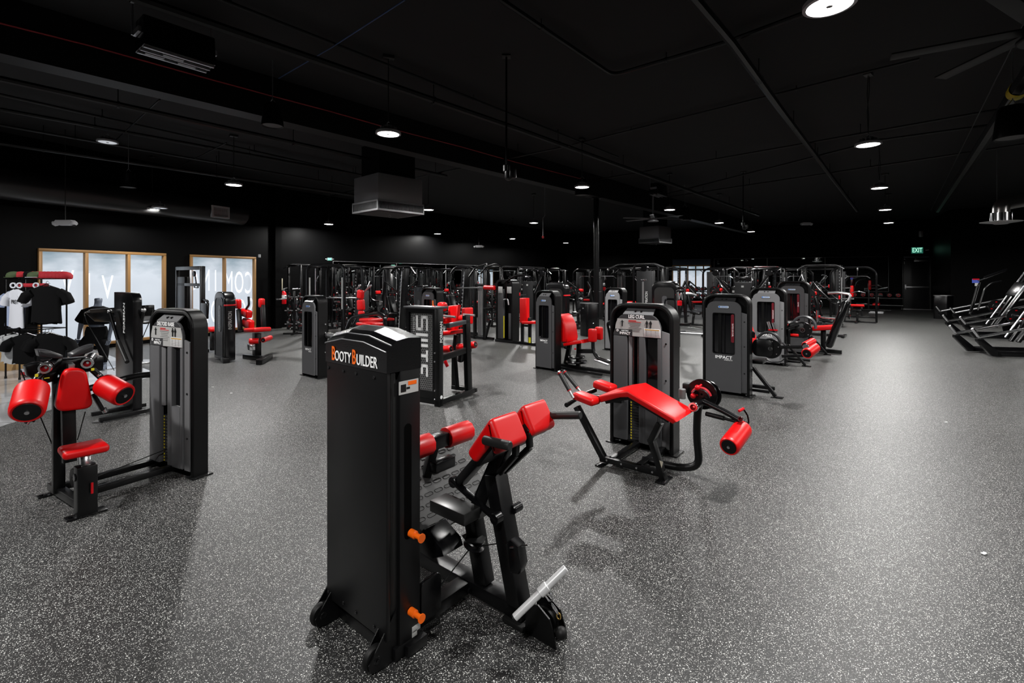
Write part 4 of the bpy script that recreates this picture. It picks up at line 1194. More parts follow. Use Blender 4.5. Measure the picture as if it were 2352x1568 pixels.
part('brass_link', G().tube([e_ + Vector((.012 * math.cos(a), 0, .012 * math.sin(a) * 1.3 - .005)) for a in [i * math.pi / 5 for i in range(10)]], .003, 6, closed=True), mat('brass', (.6, .4, .12), .3, metal=1), ob)
# ================================================================ selectorized machines nearest the camera
YT = mat('warning_yellow', (.75, .7, .02), .5)
GRIP = mat('foam_grip', (.02, .02, .02), .55)
FM = mat('frame_black', (.009, .009, .010), .33)
V = Vector


def red_hub(t, P, d, r=.042):
    P = V(P); d = V(d).normalized()
    o = part('pivot_ring', G().lathe([(r * .62, 0), (r * .95, 0), (r, -.01), (r, -.035), (r * .95, -.04), (r * .62, -.04)], P, -d, 24, close=True), CHROME, t)
    part('pivot_cap', G().lathe([(0, .010), (r * .3, .010), (r * .66, .004), (r * .66, -.02), (0, -.02)], P, d, 20), REDP, o)
    part('pivot_screw', G().lathe([(0, .014), (r * .22, .014), (r * .22, 0)], P, d, 10), CHROME, o)


def flat_foot(t, x, y, l=.16, w=.07, name='floor_foot'):
    part(name, G().box((x, y, .006), (w, l, .012), bev=.003).cyl((x, y - l * .38, .01), (x, y - l * .38, .02), .012, 10), SATIN, t)

# ---------------------------------------------------------------- prone leg curl
LC = (1.069, 5.324)
t = thing('leg_curl_machine', 'prone LEG CURL machine with an angled red bench and one big red roller', 'exercise machine', LC, GA)
R_ = Ray(LC, GA); p = R_.y
tower(t, .70, 1.515, .17, 'front', title='LEG CURL')
yc = -.62
bt = [(.31, .705), (.47, .765), (.60, .800), (1.012, .635), (1.035, .60), (1.00, .575), (.60, .735), (.52, .72), (.33, .645)]
part('bench_pad', G().prism(bt, -.84, -.43, 'y', bev=.022, seg=5), RED, t, angle=50)
part('bench_board', G().prism([(.36, .655), (.53, .718), (.60, .73), (.96, .585), (.95, .57), (.60, .71), (.37, .635)], -.80, -.47, 'y'), BLACK, t)
def elbow(c, d=(.24, .15, .07)): part('elbow_pad', G().pad(c, d, (0, math.radians(8), math.radians(-6)), bev=.028), RED, t, angle=60)
elbow((.20, -.86, .672)); elbow((.16, -.42, .70), (.22, .14, .08))
part('bench_cross_arm', G().tube([(.04, -.95, .60), (.0, -.62, .62), (.04, -.40, .64)], .022, 10, round_=.1).bar((.0, -.62, .62), (.45, -.62, .645), .06, .05), FM, t)
a1, a2 = p(1326, 935, yc), p(1388, 1060, yc)
part('front_post', G().bar(a1, (a2[0], yc, .05), .05, .07, up=(0, 1, 0), ext=.01), FM, t)
part('floor_beam', G().bar((.22, yc, .055), (.86, yc, .055), .06, .05), FM, t)
g = G()
for x in (.3, .45, .6, .75): g.cyl((x, yc - .037, .06), (x, yc - .028, .06), .009, 10)
part('beam_bolts', g, STEEL, t)
b1, b2, b3 = p(1514, 975, yc), p(1497, 1010, yc), p(1524, 1098, yc)
part('bench_post', G().bar(b1, b2, .05, .08, up=(0, 1, 0), ext=.02).bar(b2, (b3[0], yc, .02), .05, .075, up=(0, 1, 0), ext=.02), FM, t)
st = p(1522, 1082, yc - .03); part('warning_sticker', G().box((b3[0] - .02, yc - .027, .13), (.035, .002, .09), (0, .2, 0)), mat('sticker_cream', (.55, .5, .4), .5), t)
flat_foot(t, .845, yc, .2, .09); flat_foot(t, .24, yc, .18)
part('tower_link_beam', G().bar((.33, yc, .055), (.33, .05, .055), .06, .05).bar((.60, yc, .055), (.60, .05, .055), .06, .05), FM, t)
c1, c2, c3, c4 = (.60, -.36, .05), (.98, -.36, .05), (1.08, -.36, .14), (1.04, -.36, .62)
part('side_bow', G().tube([(.55, -.40, .05), (.90, -.38, .05), (1.07, -.36, .10), p(1600, 1000, -.34), p(1602, 948, -.34), p(1606, 925, -.34)], .034, 12, round_=.12), FM, t)
# pivot: twin discs, red knobs, range arc
dc = V(p(1612, 905, -.22))
part('cam_disc', G().lathe([(.01, -.006), (.135, -.006), (.14, 0), (.135, .006), (.01, .006)], dc, (.0, 1, .0), 36, close=True).lathe([(.01, -.006), (.13, -.006), (.135, 0), (.13, .006), (.01, .006)], dc + V((.02, .07, -.01)), (0, 1, 0), 36, close=True), SATIN, t)
part('disc_support', G().box(dc + V((-.12, .1, .02)), (.16, .1, .09), bev=.01), BLACK, t)
kz = V(p(1602, 890, -.28)); part('range_knob', G().ball(kz, .026).cyl(kz, kz + V((.02, .05, .02)), .01), REDP, t, label='red ball knob')
kz2 = V(p(1592, 909, -.28)); part('range_knob', G().ball(kz2, .026).cyl(kz2, kz2 + V((.02, .05, 0)), .01), REDP, t, label='red ball knob')
arc = [dc + V((.085 * math.cos(a) + .005, -.035, .085 * math.sin(a) - .02)) for a in [math.radians(d) for d in range(15, 170, 12)]]
part('range_arc', G().tube(arc, .013, 6), mat('range_red', (.42, .02, .03), .3), t); part('range_arc_rim', G().tube([q + V((0, -.012, -.012)) for q in arc], .005, 6), CHROME, t)
part('rubber_stop', G().cyl(p(1567, 915, -.30), V(p(1567, 915, -.30)) + V((0, 0, .09)), .032, 20, bev=.004), mat('stop_grey', (.10, .10, .10), .5), t)
hub = V(p(1595, 933, -.44)); part('pivot_sleeve', G().cyl(hub, V((hub.x + .01, -.24, hub.z)), .034, 20, bev=.004), SATIN, t)
red_hub(t, hub, (0, -1, 0))
k1, k2, k3 = V(p(1616, 922, -.36)), V(p(1665, 945, -.40)), V(p(1700, 965, -.44))
part('swing_arm', G().tube([k1, k2, k3], .024, 12, round_=.06), SATIN, t)
s1, s2 = V(p(1622, 950, -.38)), V(p(1692, 968, -.43)); part('gas_strut', G().cyl(s1, s1.lerp(s2, .6), .020, 14).cyl(s1.lerp(s2, .5), s2, .013, 12), BLACK, t)
rf, rn = V(p(1706, 984, -.40)), V(p(1674, 1026, -.72))
roller(t, rn, rf, .078)
part('roller_axle', G().cyl(rn.lerp(rf, .95), rf + (rf - rn).normalized() * .09, .022, 14), SATIN, t)
red_hub(t, V(p(1703, 962, -.46)), (0, -1, .2), .022)
part('adjust_lever', G().tube([V(p(1708, 967, -.40)), V(p(1720, 975, -.36)), V(p(1718, 955, -.36)), V(p(1708, 940, -.38))], .007, 8, round_=.03), SATIN, t)
part('lever_grip', G().cyl(p(1708, 938, -.38), V(p(1697, 944, -.44)), .012, 12, bev=.003), REDP, t, label='red lever grip')
# two handles leaning to the left
for (hx, hy, bx, by, yy) in ((1283, 852, 1314, 908, -.98), (1294, 851, 1335, 901, -.66)):
    A = V(p(hx, hy, yy)); B_ = V(p(bx, by, yy)); d = B_ - A
    part('handle_bar', G().cyl(A + d * .02, B_ + d * .1, .013, 14), STEEL, t)
    part('handle_grip', G().cyl(A + d * .10, A + d * .78, .019, 16, bev=.003), GRIP, t)
    part('grip_ring', G().cyl(A + d * .07, A + d * .10, .021, 16).cyl(A + d * .78, A + d * .81, .021, 16), REDP, t, label='red grip rings')
    part('handle_tip', G().cyl(A, A + d * .07, .020, 16, bev=.004), CHROME, t)
# shroud wings by the tower head (towel hooks)
part('side_tray', G().tube([(.08, .12, 1.35), (-.12, .16, 1.28), (-.10, .16, 1.2), (.0, .14, .75)], .014, 8, round_=.05), SATIN, t)
part('bottle_bow', G().tube([(.54, .17, 1.50), (.52, .26, 1.56), (.62, .26, 1.56), (.68, .17, 1.40)], .012, 8, round_=.03), SATIN, t)

# ---------------------------------------------------------------- deltoid raise
DL = (-3.388, 4.738); drz = math.radians(-35)
t = thing('deltoid_raise_machine', 'DELTOID RAISE machine with two fat red rollers and a tapered red pad', 'exercise machine', DL, drz)
R_ = Ray(DL, drz); p = R_.y; q_ = R_.x
tower(t, .70, 1.50, .12, 'front', col=MGREY, title='DELTOID RAISE')
Q_ = Matrix.Translation((.68, 0, 0)) @ Matrix.Rotation(math.radians(8), 4, 'Z') @ Matrix.Translation((-.70, 0, 0))
for c_ in list(t.children): c_.matrix_basis = Q_ @ c_.matrix_basis
ym = -.76
# tapered pad facing the camera side (+x)
pc = [q_(126, 948, .42), q_(218, 938, .42), q_(208, 868, .42), q_(197, 846, .42), q_(149, 846, .42), q_(136, 866, .42)]
xs = .42
out = []
base = [(a[1], a[2]) for a in pc]
g = G(); bm = bmesh.new()
q4 = [base[0], base[1], ((base[2][0] * .15 + base[3][0] * .85), base[3][1]), ((base[5][0] * .15 + base[4][0] * .85), base[4][1])]
rp = rounded_poly([V(v) for v in q4], .075, 8)
part('back_pad', G().prism([(v.x, v.y) for v in rp], xs - .075, xs, 'x', bev=.026, seg=5), RED, t, angle=60)
part('back_pad_board', G().prism([(v.x * .97 + ym * .03, v.y) for v in rp], xs - .09, xs - .07, 'x'), BLACK, t)
# seat
sz = .475
part('seat', G().pad((.64, -.75, sz), (.30, .27, .062), (0, math.radians(-3), math.radians(-6)), bev=.026), RED, t, angle=60)
part('seat_tube', G().bar((.70, -.76, .44), (.725, -.76, .28), .06, .06), CHROME, t)
part('front_post', G().bar((.73, -.76, .375), (.735, -.76, .01), .10, .12, bev=.006), FM, t)
part('post_knob', G().cyl((.73, -.83, .30), (.73, -.82, .30), .03, 16, bev=.003), SATIN, t)
part('release_lever', G().cyl((.80, -.74, .25), (.80, -.74, .17), .008, 8), REDP, t, label='red seat release lever')
flat_foot(t, .735, -.76, .24, .10); flat_foot(t, .06, -.80, .2, .08)
part('back_post', G().bar((.20, -.80, .05), (.20, -.80, .98), .055, .075), FM, t)
part('back_post', G().bar((.36, -.77, .32), (.30, -.77, 1.02), .055, .085, up=(0, 1, 0)), FM, t)
part('cross_beam', G().bar((-.0, -.80, .055), (.74, -.76, .055), .06, .06), FM, t)
for x0_, x1_ in ((.08, .10), (.38, .42)):
    part('floor_beam', G().bar((x0_, .02, .055), (x1_, -.74, .055), .055, .05), FM, t)
part('upper_brace', G().tube([(.05, .0, .86), (.02, -.20, .88), (.10, -.62, .83), (.2, -.78, .82)], .028, 10, round_=.15), FM, t)
part('pad_stem', G().bar((.30, -.755, .94), (.33, -.755, 1.10), .07, .04, up=(0, 1, 0)), STEEL, t)
# head frame and shoulder rests
hl = V(q_(150, 835, .20)); hr = V(q_(205, 828, .20))
part('head_beam', G().bar(V(q_(95, 845, .18)), V(q_(232, 832, .18)), .14, .12, .01), SATIN, t)
part('left_housing', G().prism([(a[1], a[2]) for a in [q_(54, 840, .1), q_(60, 862, .1), q_(85, 876, .1), q_(110, 858, .1), q_(100, 830, .1), q_(75, 832, .1)]], .05, .14, 'x', bev=.015), SATIN, t)
part('left_housing', G().prism([(a[1], a[2]) for a in [q_(95, 862, .25), q_(100, 882, .25), q_(130, 872, .25), q_(135, 850, .25)]], .2, .27, 'x', bev=.008), SATIN, t)
def wing(P, flip):
    # crescent rest running sideways (local y) and rising outward
    g = G(); n = 9; Lr = .20
    sg = -1 if flip else 1
    top = [(sg * (-.075 + .15 * k / (n - 1)), .062 * math.cos(math.pi * .5 * (k / (n - 1))) + .0) for k in range(n)]
    poly = top + [(sg * (.075 - .14 * k / (n - 1)), -.025 + .035 * (k / (n - 1)) ** 2) for k in range(n)]
    if flip: poly = poly[::-1]
    o = part('shoulder_rest', g.prism(poly, -.055, .055, 'x', bev=.014, seg=3), mat('rest_rubber', (.018, .018, .02), .36), t, angle=60)
    o.location = V(P) + V((0, 0, .03)); o.rotation_euler = (0, 0, 0); return o
wl = q_(88, 838, .28); wr = q_(208, 828, .28)
wing(V(q_(112, 826, .28)), False); wing(V(q_(186, 818, .28)), True)
for (px_, py_, d) in ((107, 843, (1, -.55, -.1)), (202, 832, (1, -.4, -.1))):
    c = V(q_(px_, py_, .40)); red_hub(t, c, d, .042)
    part('pivot_sleeve', G().cyl(c - V(d).normalized() * .04, c - V(d).normalized() * .2, .036, 18, bev=.003), SATIN, t)
# arms and rollers
lA, lB, lC = V(q_(98, 855, .33)), V(q_(78, 875, .36)), V(q_(72, 905, .38))
part('lever_arm', G().tube([lA, lB, lC], .024, 12, round_=.06), SATIN, t)
rA, rB = V(q_(212, 848, .36)), V(q_(238, 872, .36))
part('lever_arm', G().tube([rA, rB, V(q_(262, 893, .38))], .024, 12), SATIN, t)
part('arm_bolt', G().ball(q_(80, 876, .40), .016).ball(q_(228, 862, .40), .016), CHROME, t)
roller(t, V(q_(62, 946, .64)), V(q_(75, 893, .42)), .102)
roller(t, V(q_(286, 908, .60)), V(q_(238, 882, .40)), .094)
part('lower_link', G().bar(V(q_(100, 925, .3)), V(q_(72, 968, .3)), .03, .04, .004, up=(1, 0, 0)).bar(V(q_(214, 905, .2)), V(q_(236, 942, .2)), .03, .04, .004, up=(1, 0, 0)), SATIN, t)
part('link_grip', G().cyl(V(q_(238, 938, .2)), V(q_(243, 946, .2)), .020, 14).cyl(V(q_(66, 966, .34)), V(q_(60, 973, .34)), .016, 12), CHROME, t)
part('cable', G().tube([V(q_(48, 850, .1)), V(q_(60, 880, .1)), V(q_(126, 1035, .1))], .004, 6).tube([V(q_(196, 945, .3)), V(q_(178, 1010, .3))], .004, 6).tube([(.35, -.72, .12), (.25, -.02, .20)], .004, 6), RUBBER, t)
part('yellow_sticker', G().box(V(q_(84, 862, .42)), (.004, .018, .022)).box(V(q_(213, 848, .42)), (.004, .02, .02)).box(V(q_(108, 868, .30)), (.004, .03, .008)), YT, t, label='yellow warning stickers')
part('base_pulley', G().lathe([(.01, -.014), (.065, -.014), (.07, 0), (.065, .014), (.01, .014)], (.12, -.80, .42), (0, 1, 0), 26, close=True).lathe([(.01, -.014), (.075, -.014), (.08, 0), (.075, .014), (.01, .014)], (.28, -.72, .16), (0, 1, 0), 26, close=True).lathe([(.01, -.02), (.07, -.02), (.07, .02), (.01, .02)], (-.02, -.03, .20), (0, 1, 0), 26, close=True), PLASTIC, t)
part('white_sticker', G().box((.47, -.036, .60), (.10, .002, .045), bev=.001), LABEL, t)

# ---------------------------------------------------------------- rear facing towers with rollers, right
def right_machine(name, label, O, H, strip, col, plate, kind):
    t = thing(name, label, 'exercise machine', O, GA); R_ = Ray(O, GA); p = R_.y
    tower(t, .68, H, .17, 'rear', strip=strip, col=col, col_plate=plate)
    part('side_bolts', G().cyl((.675, .12, .42), (.687, .12, .42), .012, 10).cyl((.675, .12, .28), (.687, .12, .28), .012, 10), STEEL, t)
    part('brace_leg', G().bar((.66, .25, .42), (.98, .25, .02), .045, .07, up=(0, 1, 0)).bar((.66, .25, .07), (.90, .25, .07), .04, .04), FM, t)
    flat_foot(t, 1.0, .25, .12, .16)
    return t, p
t, p = right_machine('seated_leg_curl_machine', 'dark grey SEATED LEG CURL machine with paired red rollers, just right of the prone bench', (3.0, 7.681), 1.53, 'SEATED LEG CURL', GREY, DGREY, 0)
dcp = V(p(1772, 799, .25))
part('cam_housing', G().prism(rrect(.68, dcp.z - .13, dcp.x + .04, dcp.z + .13, .08, 5), .16, .26, 'y', bev=.01), SATIN, t)
part('cam_disc', G().lathe([(.01, -.012), (.145, -.012), (.15, 0), (.145, .012), (.01, .012)], dcp + V((0, -.06, 0)), (0, 1, 0), 36, close=True), BLACK, t)
cr = [dcp + V((.04, -.03, -.03)) + V((.17 * math.cos(math.radians(a)), 0, .17 * math.sin(math.radians(a)))) for a in range(-130, 60, 15)]
part('cam_rim', G().tube(cr, .016, 6), mat('rim_grey', (.03, .03, .033), .35), t)
cr = [dcp + V((-.06, .10, .06)) + V((.16 * math.cos(math.radians(a)), 0, .16 * math.sin(math.radians(a)))) for a in range(0, 190, 15)]
part('cam_rim', G().tube(cr, .022, 6), mat('rim_grey', (.03, .03, .033), .35), t)
part('pivot_cap', G().lathe([(0, 0), (.03, 0), (.035, .02), (0, .02)], dcp + V((0, -.09, 0)), (0, 1, 0), 20), STEEL, t)
g = G()
for a in range(6): g.ball(dcp + V((.11 * math.cos(a * 1.05 + .3), -.075, .11 * math.sin(a * 1.05 + .3))), .010, 8)
part('rim_bolts', g, CHROME, t)
A, B_ = V(p(1792, 797, .12)), V(p(1850, 797, .12))
part('swing_arm', G().cyl(A, B_, .024, 16).bar(A + V((.02, 0, -.13)), B_ + V((.0, .0, -.12)), .04, .04), SATIN, t)
ra, rb = V(p(1853, 812, .02)), V(p(1872, 798, .30))
roller(t, ra, rb, .075); ra, rb = V(p(1849, 793, .12)), V(p(1868, 783, .34)); roller(t, ra, rb, .05)
part('roller_bracket', G().cyl(V(p(1851, 796, .05)), V(p(1851, 796, .10)), .04, 18, bev=.006), CHROME, t)
part('seat_pad', G().pad((.55, .65, .80), (.10, .36, .42), (0, math.radians(-18), 0), bev=.03), RED, t, angle=60)
part('seat_frame', G().bar((.5, .65, .3), (.5, .65, .7), .07, .07).bar((.3, .65, .05), (.9, .65, .05), .07, .05).box((.62, .6, .47), (.3, .34, .06), bev=.01), FM, t)
part('thigh_knob', G().ball(V(p(1727, 763, .2)), .03).cyl(V(p(1727, 763, .2)), V(p(1727, 775, .2)), .045), SATIN, t)

t, p = right_machine('leg_extension_machine', 'light grey LEG EXTENSION machine behind the seated leg curl', (4.96, 10.21), 1.57, 'LEG EXTENSION', LGREY, LGREY, 1)
dcp = V(p(1845, 757, .25))
part('cam_housing', G().prism(rrect(.68, dcp.z - .16, dcp.x + .04, dcp.z + .14, .08, 5), .16, .28, 'y', bev=.01), SATIN, t)
part('cam_disc', G().lathe([(.01, -.012), (.16, -.012), (.165, 0), (.16, .012), (.01, .012)], dcp + V((0, -.06, 0)), (0, 1, 0), 36, close=True), BLACK, t)
cr = [dcp + V((.0, .10, .06)) + V((.2 * math.cos(math.radians(a)), 0, .2 * math.sin(math.radians(a)))) for a in range(-10, 190, 15)]
part('cam_rim', G().tube(cr, .03, 6), mat('rim_grey_light', (.06, .06, .065), .35), t)
red_hub(t, dcp + V((0, -.08, 0)), (0, -1, 0), .05)
g = G()
for a in range(6): g.ball(dcp + V((.13 * math.cos(a * 1.05 + .3), -.075, .13 * math.sin(a * 1.05 + .3))), .012, 8)
part('rim_bolts', g, CHROME, t)
part('swing_arm', G().tube([V(p(1835, 745, .1)), V(p(1800, 757, .05)), V(p(1775, 765, .0))], .022, 10, round_=.1).tube([V(p(1825, 752, .1)), V(p(1812, 756, .08)), V(p(1812, 790, .08))], .03, 8, round_=.15), SATIN, t)
A = V(p(1764, 738, -.05)); B_ = V(p(1770, 756, -.05)); part('hand_grip', G().cyl(A, B_, .035, 16, bev=.006).cyl(A + V((.09, 0, -.02)), B_ + V((.08, 0, 0)), .03, 16, bev=.006), CHROME, t)
part('grip_ring', G().cyl(B_, B_ + V((0, 0, -.02)), .045, 16).cyl(B_ + V((.09, 0, 0)), B_ + V((.09, 0, -.02)), .04, 16), REDP, t)
part('seat_pad', G().pad((.50, .75, .74), (.45, .36, .08), (0, math.radians(6), 0), bev=.03).pad((.28, .75, 1.05), (.09, .36, .55), (0, math.radians(-20), 0), bev=.03), RED, t, angle=60)
part('seat_frame', G().bar((.5, .75, .05), (.5, .75, .7), .08, .08).bar((.2, .75, .05), (1.0, .75, .05), .07, .05), FM, t)
part('seat_side_pad', G().pad((.80, .2, .62), (.16, .12, .06), bev=.02), RED, t)

t, p = right_machine('leg_press_machine', 'farthest dark grey tower of the right trio, beside a slanted black foot plate', (6.31, 11.64), 1.69, 'LEG PRESS', GREY, DGREY, 2)
part('seat_back', G().pad((.30, .7, 1.12), (.10, .42, .75), (0, math.radians(-20), 0), bev=.03), RED, t, angle=60)
part('seat_pad', G().pad((.95, .28, .62), (.5, .36, .10), (0, math.radians(-8), 0), bev=.03), RED, t, angle=60)
part('seat_frame', G().bar((.5, .5, .06), (1.25, .5, .06), .10, .09).bar((.9, .4, .1), (.9, .4, .6), .1, .1), FM, t)
A = V(p(1903, 797, -.25)); B_ = V(p(1945, 690, -.25)); dx = B_ - A
part('foot_plate_housing', G().bar(A, B_, .26, .15, bev=.05, up=(1, 0, 0)), mat('gloss_black', (.003, .003, .0034), .16), t)
hnd = B_ + V((.04, -.05, .03))
part('push_handle', G().tube([B_ + V((.02, 0, -.03)), B_ + V((.08, -.0, .13)), B_ + V((-.15, .12, .17)), B_ + V((-.36, .15, .15))], .028, 10, round_=.08), STEEL, t)
part('side_handle', G().tube([(.85, .1, .88), (1.25, .1, .85)], .02, 8).tube([(.82, .12, .75), (.82, .12, 1.02)], .03, 8), CHROME, t)
part('handle_end', G().ball((1.25, .1, .85), .032).ball((.85, .1, .88), .032), REDP, t)

# ---------------------------------------------------------------- hip abductor, centre
HA = (.461, 9.588); hrz = math.radians(-43)
t = thing('hip_abductor_machine', 'grey IMPACT tower with a curved red seat back and upright knee pads, right of centre', 'exercise machine', HA, hrz)
R_ = Ray(HA, hrz); p = R_.y
tower(t, .50, 1.53, .17, 'rear', col=GREY, col_plate=LGREY)
yb = .42
pr = [V(p(a, b, yb)) for a, b in [(1289, 724), (1297, 720), (1304, 724), (1314, 745), (1318, 775), (1316, 783), (1304, 784), (1297, 772)]]
part('seat_back', G().prism([(v.x, v.z) for v in pr], yb - .22, yb + .16, 'y', bev=.035, seg=4), RED, t, angle=60)
pr = [V(p(a, b, yb)) for a, b in [(1306, 786), (1348, 778), (1350, 786), (1308, 793)]]
part('seat', G().prism([(v.x, v.z) for v in pr], yb - .2, yb + .18, 'y', bev=.02, seg=3), RED, t, angle=60)
kp = V(p(1361, 770, yb)); part('knee_pad', G().pad(kp, (.15, .12, .25), bev=.035), RED, t, angle=60)
part('knee_pad', G().pad(kp + V((.0, .22, .02)), (.15, .10, .25), bev=.035), RED, t, angle=60)
b0_ = V(p(1300, 838, yb)); x_ = lambda a: p(a, 820, yb)[0]
part('rear_post', G().bar((x_(1312), yb, .62), (x_(1300), yb, .08), .08, .07, up=(0, 1, 0)).bar((x_(1330), yb, .58), (x_(1328), yb, .08), .07, .06, up=(0, 1, 0)), FM, t)
part('seat_handle', G().tube([V(p(1305, 790, .3)), V(p(1297, 791, .3)), V(p(1297, 800, .3)), V(p(1306, 800, .3))], .012, 8, round_=.02), SATIN, t)
part('leg_rest_arm', G().tube([V(p(1362, 785, yb)), V(p(1362, 805, yb)), V(p(1372, 822, yb)), V(p(1400, 832, yb))], .035, 10, round_=.12).bar(V(p(1328, 806, yb)), V(p(1362, 806, yb)), .07, .08), FM, t)
part('foot_rest', G().tube([V(p(1366, 826, .3)), V(p(1398, 838, .3))], .02, 8).tube([V(p(1378, 822, .5)), V(p(1408, 832, .5))], .02, 8), STEEL, t)
part('cam_wheel', G().lathe([(.02, -.02), (.20, -.02), (.21, 0), (.20, .02), (.02, .02)], (x_(1324), yb, .16), (0, 0, 1), 30, close=True).lathe([(.02, -.02), (.16, -.02), (.17, 0), (.16, .02), (.02, .02)], (x_(1324), yb, .25), (0, 0, 1), 30, close=True), SATIN, t)
part('base_beam', G().bar((.3, yb, .05), (x_(1420), yb, .05), .08, .06).bar((.3, yb - .2, .04), (x_(1400), yb - .25, .04), .05, .04), FM, t)
part('red_knob', G().ball(V(p(1321, 801, .25)), .02), REDP, t)

# ---------------------------------------------------------------- small grey tower left of centre
def small_tower(name, label, O, rz, w, H, col=GREY, plate=LGREY, dep=.17):
    t = thing(name, label, 'exercise machine', O, rz); tower(t, w, H, dep, 'rear', col=col, col_plate=plate); return t
t = small_tower('abdominal_machine', 'small grey IMPACT tower standing alone behind the nearest black tower, at its left', (-3.83, 8.924), math.radians(-38.3), .55, 1.46, MGREY, STEEL)
R_ = Ray((-3.83, 8.924), math.radians(-38.3)); p = R_.y
g = G()
for z in (.95, .8, .62, .45): g.ball((.565, .12, z), .014, 8)
part('side_bolts', g, STEEL, t)
part('pivot_cluster', G().cyl((.55, .16, .75), (.95, .2, .75), .05, 14, bev=.01).lathe([(.01, -.02), (.1, -.02), (.1, .02), (.01, .02)], (.72, .22, .70), (0, 1, 0), 20, close=True), STEEL, t)
part('floor_beam', G().bar((.3, .17, .05), (.3, .7, .05), .07, .06), FM, t)
c = V(p(768, 673, .6)) ; 
# chest machine with red back and wide rounded bars
O = (-3.6, 11.9)
t = thing('chest_press_machine', 'red three-piece seat back with wide rounded black arms, behind the nearest black tower', 'exercise machine', O, GA); R_ = Ray(O, GA); p = R_.y
part('head_pad', G().pad(V(p(828, 676, 0)), (.22, .10, .22), (0, .1, 0), bev=.045), RED, t, angle=60)
part('back_pad', G().pad(V(p(829, 700, 0)), (.26, .09, .26), (0, -.08, 0), bev=.04), RED, t, angle=60)
part('lumbar_pad', G().pad(V(p(830, 721, 0)), (.20, .09, .16), bev=.04), RED, t, angle=60)
part('seat', G().pad(V(p(852, 735, .1)), (.45, .4, .09), bev=.035), RED, t, angle=60)
part('seat', G().pad(V(p(850, 744, -.35)), (.55, .4, .07), bev=.03), RED, t, angle=60)
part('round_arm', G().tube([V(p(797, 755, -.3)), V(p(808, 728, -.3)), V(p(870, 719, -.3)), V(p(885, 728, -.3)), V(p(884, 745, -.3))], .045, 10, round_=.25), SATIN, t)
part('round_arm', G().tube([V(p(812, 745, .3)), V(p(825, 722, .3)), V(p(858, 708, .3))], .03, 10, round_=.2), SATIN, t)
part('upright', G().bar((p(828, 670, .1)[0], .08, .1), (p(828, 670, .1)[0] + .02, .08, 1.45), .09, .08), FM, t)
part('base', G().bar((p(828, 670, .1)[0] - .3, .08, .045), (p(828, 670, .1)[0] + .5, .08, .045), .1, .09), FM, t)
part('lever_arm', G().tube([V(p(816, 668, .1)), V(p(826, 656, .1))], .02, 8).tube([V(p(835, 672, .1)), V(p(851, 656, .1))], .02, 8), STEEL, t)
part('ball_knob', G().ball(V(p(826, 656, .1)), .035).ball(V(p(851, 656, .1)), .035), CHROME, t)

# ---------------------------------------------------------------- honeycomb machine
HO = (-1.52, 7.02); hrz = math.radians(-30)
t = thing('honeycomb_machine', 'machine with a honeycomb side panel lettered SIITF and a narrow red seat behind it', 'exercise machine', HO, hrz)
R_ = Ray(HO, hrz); p = R_.y; q_ = R_.x
w = .60; Hh = 1.35
yq = q_(1086, 900, w - .04)[1] + .0
part('panel_frame', G().ring([(0, .10), (w - .09, .10), (w - .09, Hh), (0, Hh)], [(.045, .20), (w - .12, .20), (w - .12, Hh - .06), (.045, Hh - .06)], 0, .035), SATIN, t)
part('panel_back', G().box(((w - .09) / 2, .05, .7), (w - .12, .015, 1.24)), mat('honeycomb_ground', (.003, .003, .003), .5), t)
g = G(); a_ = .0175
r_ = 0; z = .215
while z < Hh - .07:
    x = .058 + (a_ * .866 * 1.08 if r_ % 2 else 0)
    while x < w - .13:
        pts = [(x + a_ * math.cos(math.radians(30 + 60 * k)) * .98, .038, z + a_ * math.sin(math.radians(30 + 60 * k)) * .98) for k in range(6)]
        n0 = len(g.v)
        inn = [(x + a_ * .80 * math.cos(math.radians(30 + 60 * k)), .038, z + a_ * .80 * math.sin(math.radians(30 + 60 * k))) for k in range(6)]
        g.add(pts + inn, [(k, (k + 1) % 6, 6 + (k + 1) % 6, 6 + k) for k in range(6)])
        x += a_ * 1.88
    z += a_ * 1.62; r_ += 1
o = part('honeycomb_print', g, mat('honeycomb_line', (.42, .42, .42), .5), t); o['kind'] = 'stuff' if False else 'thing'
del o['kind']
# big letters rotated a quarter turn, reading downward: blocks drawn from bars
LW = G()
def lb(x0, z0, x1, z1): LW.box(((x0 + x1) / 2, .032, (z0 + z1) / 2), (abs(x1 - x0), .004, abs(z1 - z0)))
lx0, lx1 = .155, .375
s_ = .035
def bars(zt, glyph):
    for (u0, v0, u1, v1) in glyph: lb(lx1 - (lx1 - lx0) * v0, zt - u0, lx1 - (lx1 - lx0) * v1, zt - u1)
# letter advance runs downward (u), letter height runs from right (v=0 top) to left (v=1 foot)
S5 = [(0, 0, .21, .16), (0, 0, .04, .58), (0, .42, .21, .58), (.17, .42, .21, 1), (0, .84, .21, 1)]
II = [(0, 0, .04, 1)]
TT = [(0, 0, .16, .16), (.06, 0, .10, 1)]
FF = [(0, 0, .17, .16), (0, 0, .04, 1), (0, .42, .14, .58)]
zt = 1.245
for gl, adv in ((S5, .25), (II, .075), (II, .075), (II, .085), (TT, .20), (FF, .2)):
    bars(zt, gl); zt -= adv
part('large_lettering', LW, WHITE, t)
text('small_lettering', 'SELFMADE', .045, WHITE, t, (.115, .030, 1.12), (math.pi / 2, math.pi / 2, 0), sx=.7, space=1.5)
part('corner_post', G().box((w - .045, .045, Hh / 2), (.09, .09, Hh), bev=.006).box((-.0 + .02, .05, Hh / 2 + .05), (.05, .06, Hh - .1), bev=.004), FM, t)
text('foreman_lettering', 'FOREMAN', .075, WHITE, t, (w + .001, .045, 1.03), (math.pi / 2, -math.pi / 2, math.pi / 2), sx=.85, bold=.001)
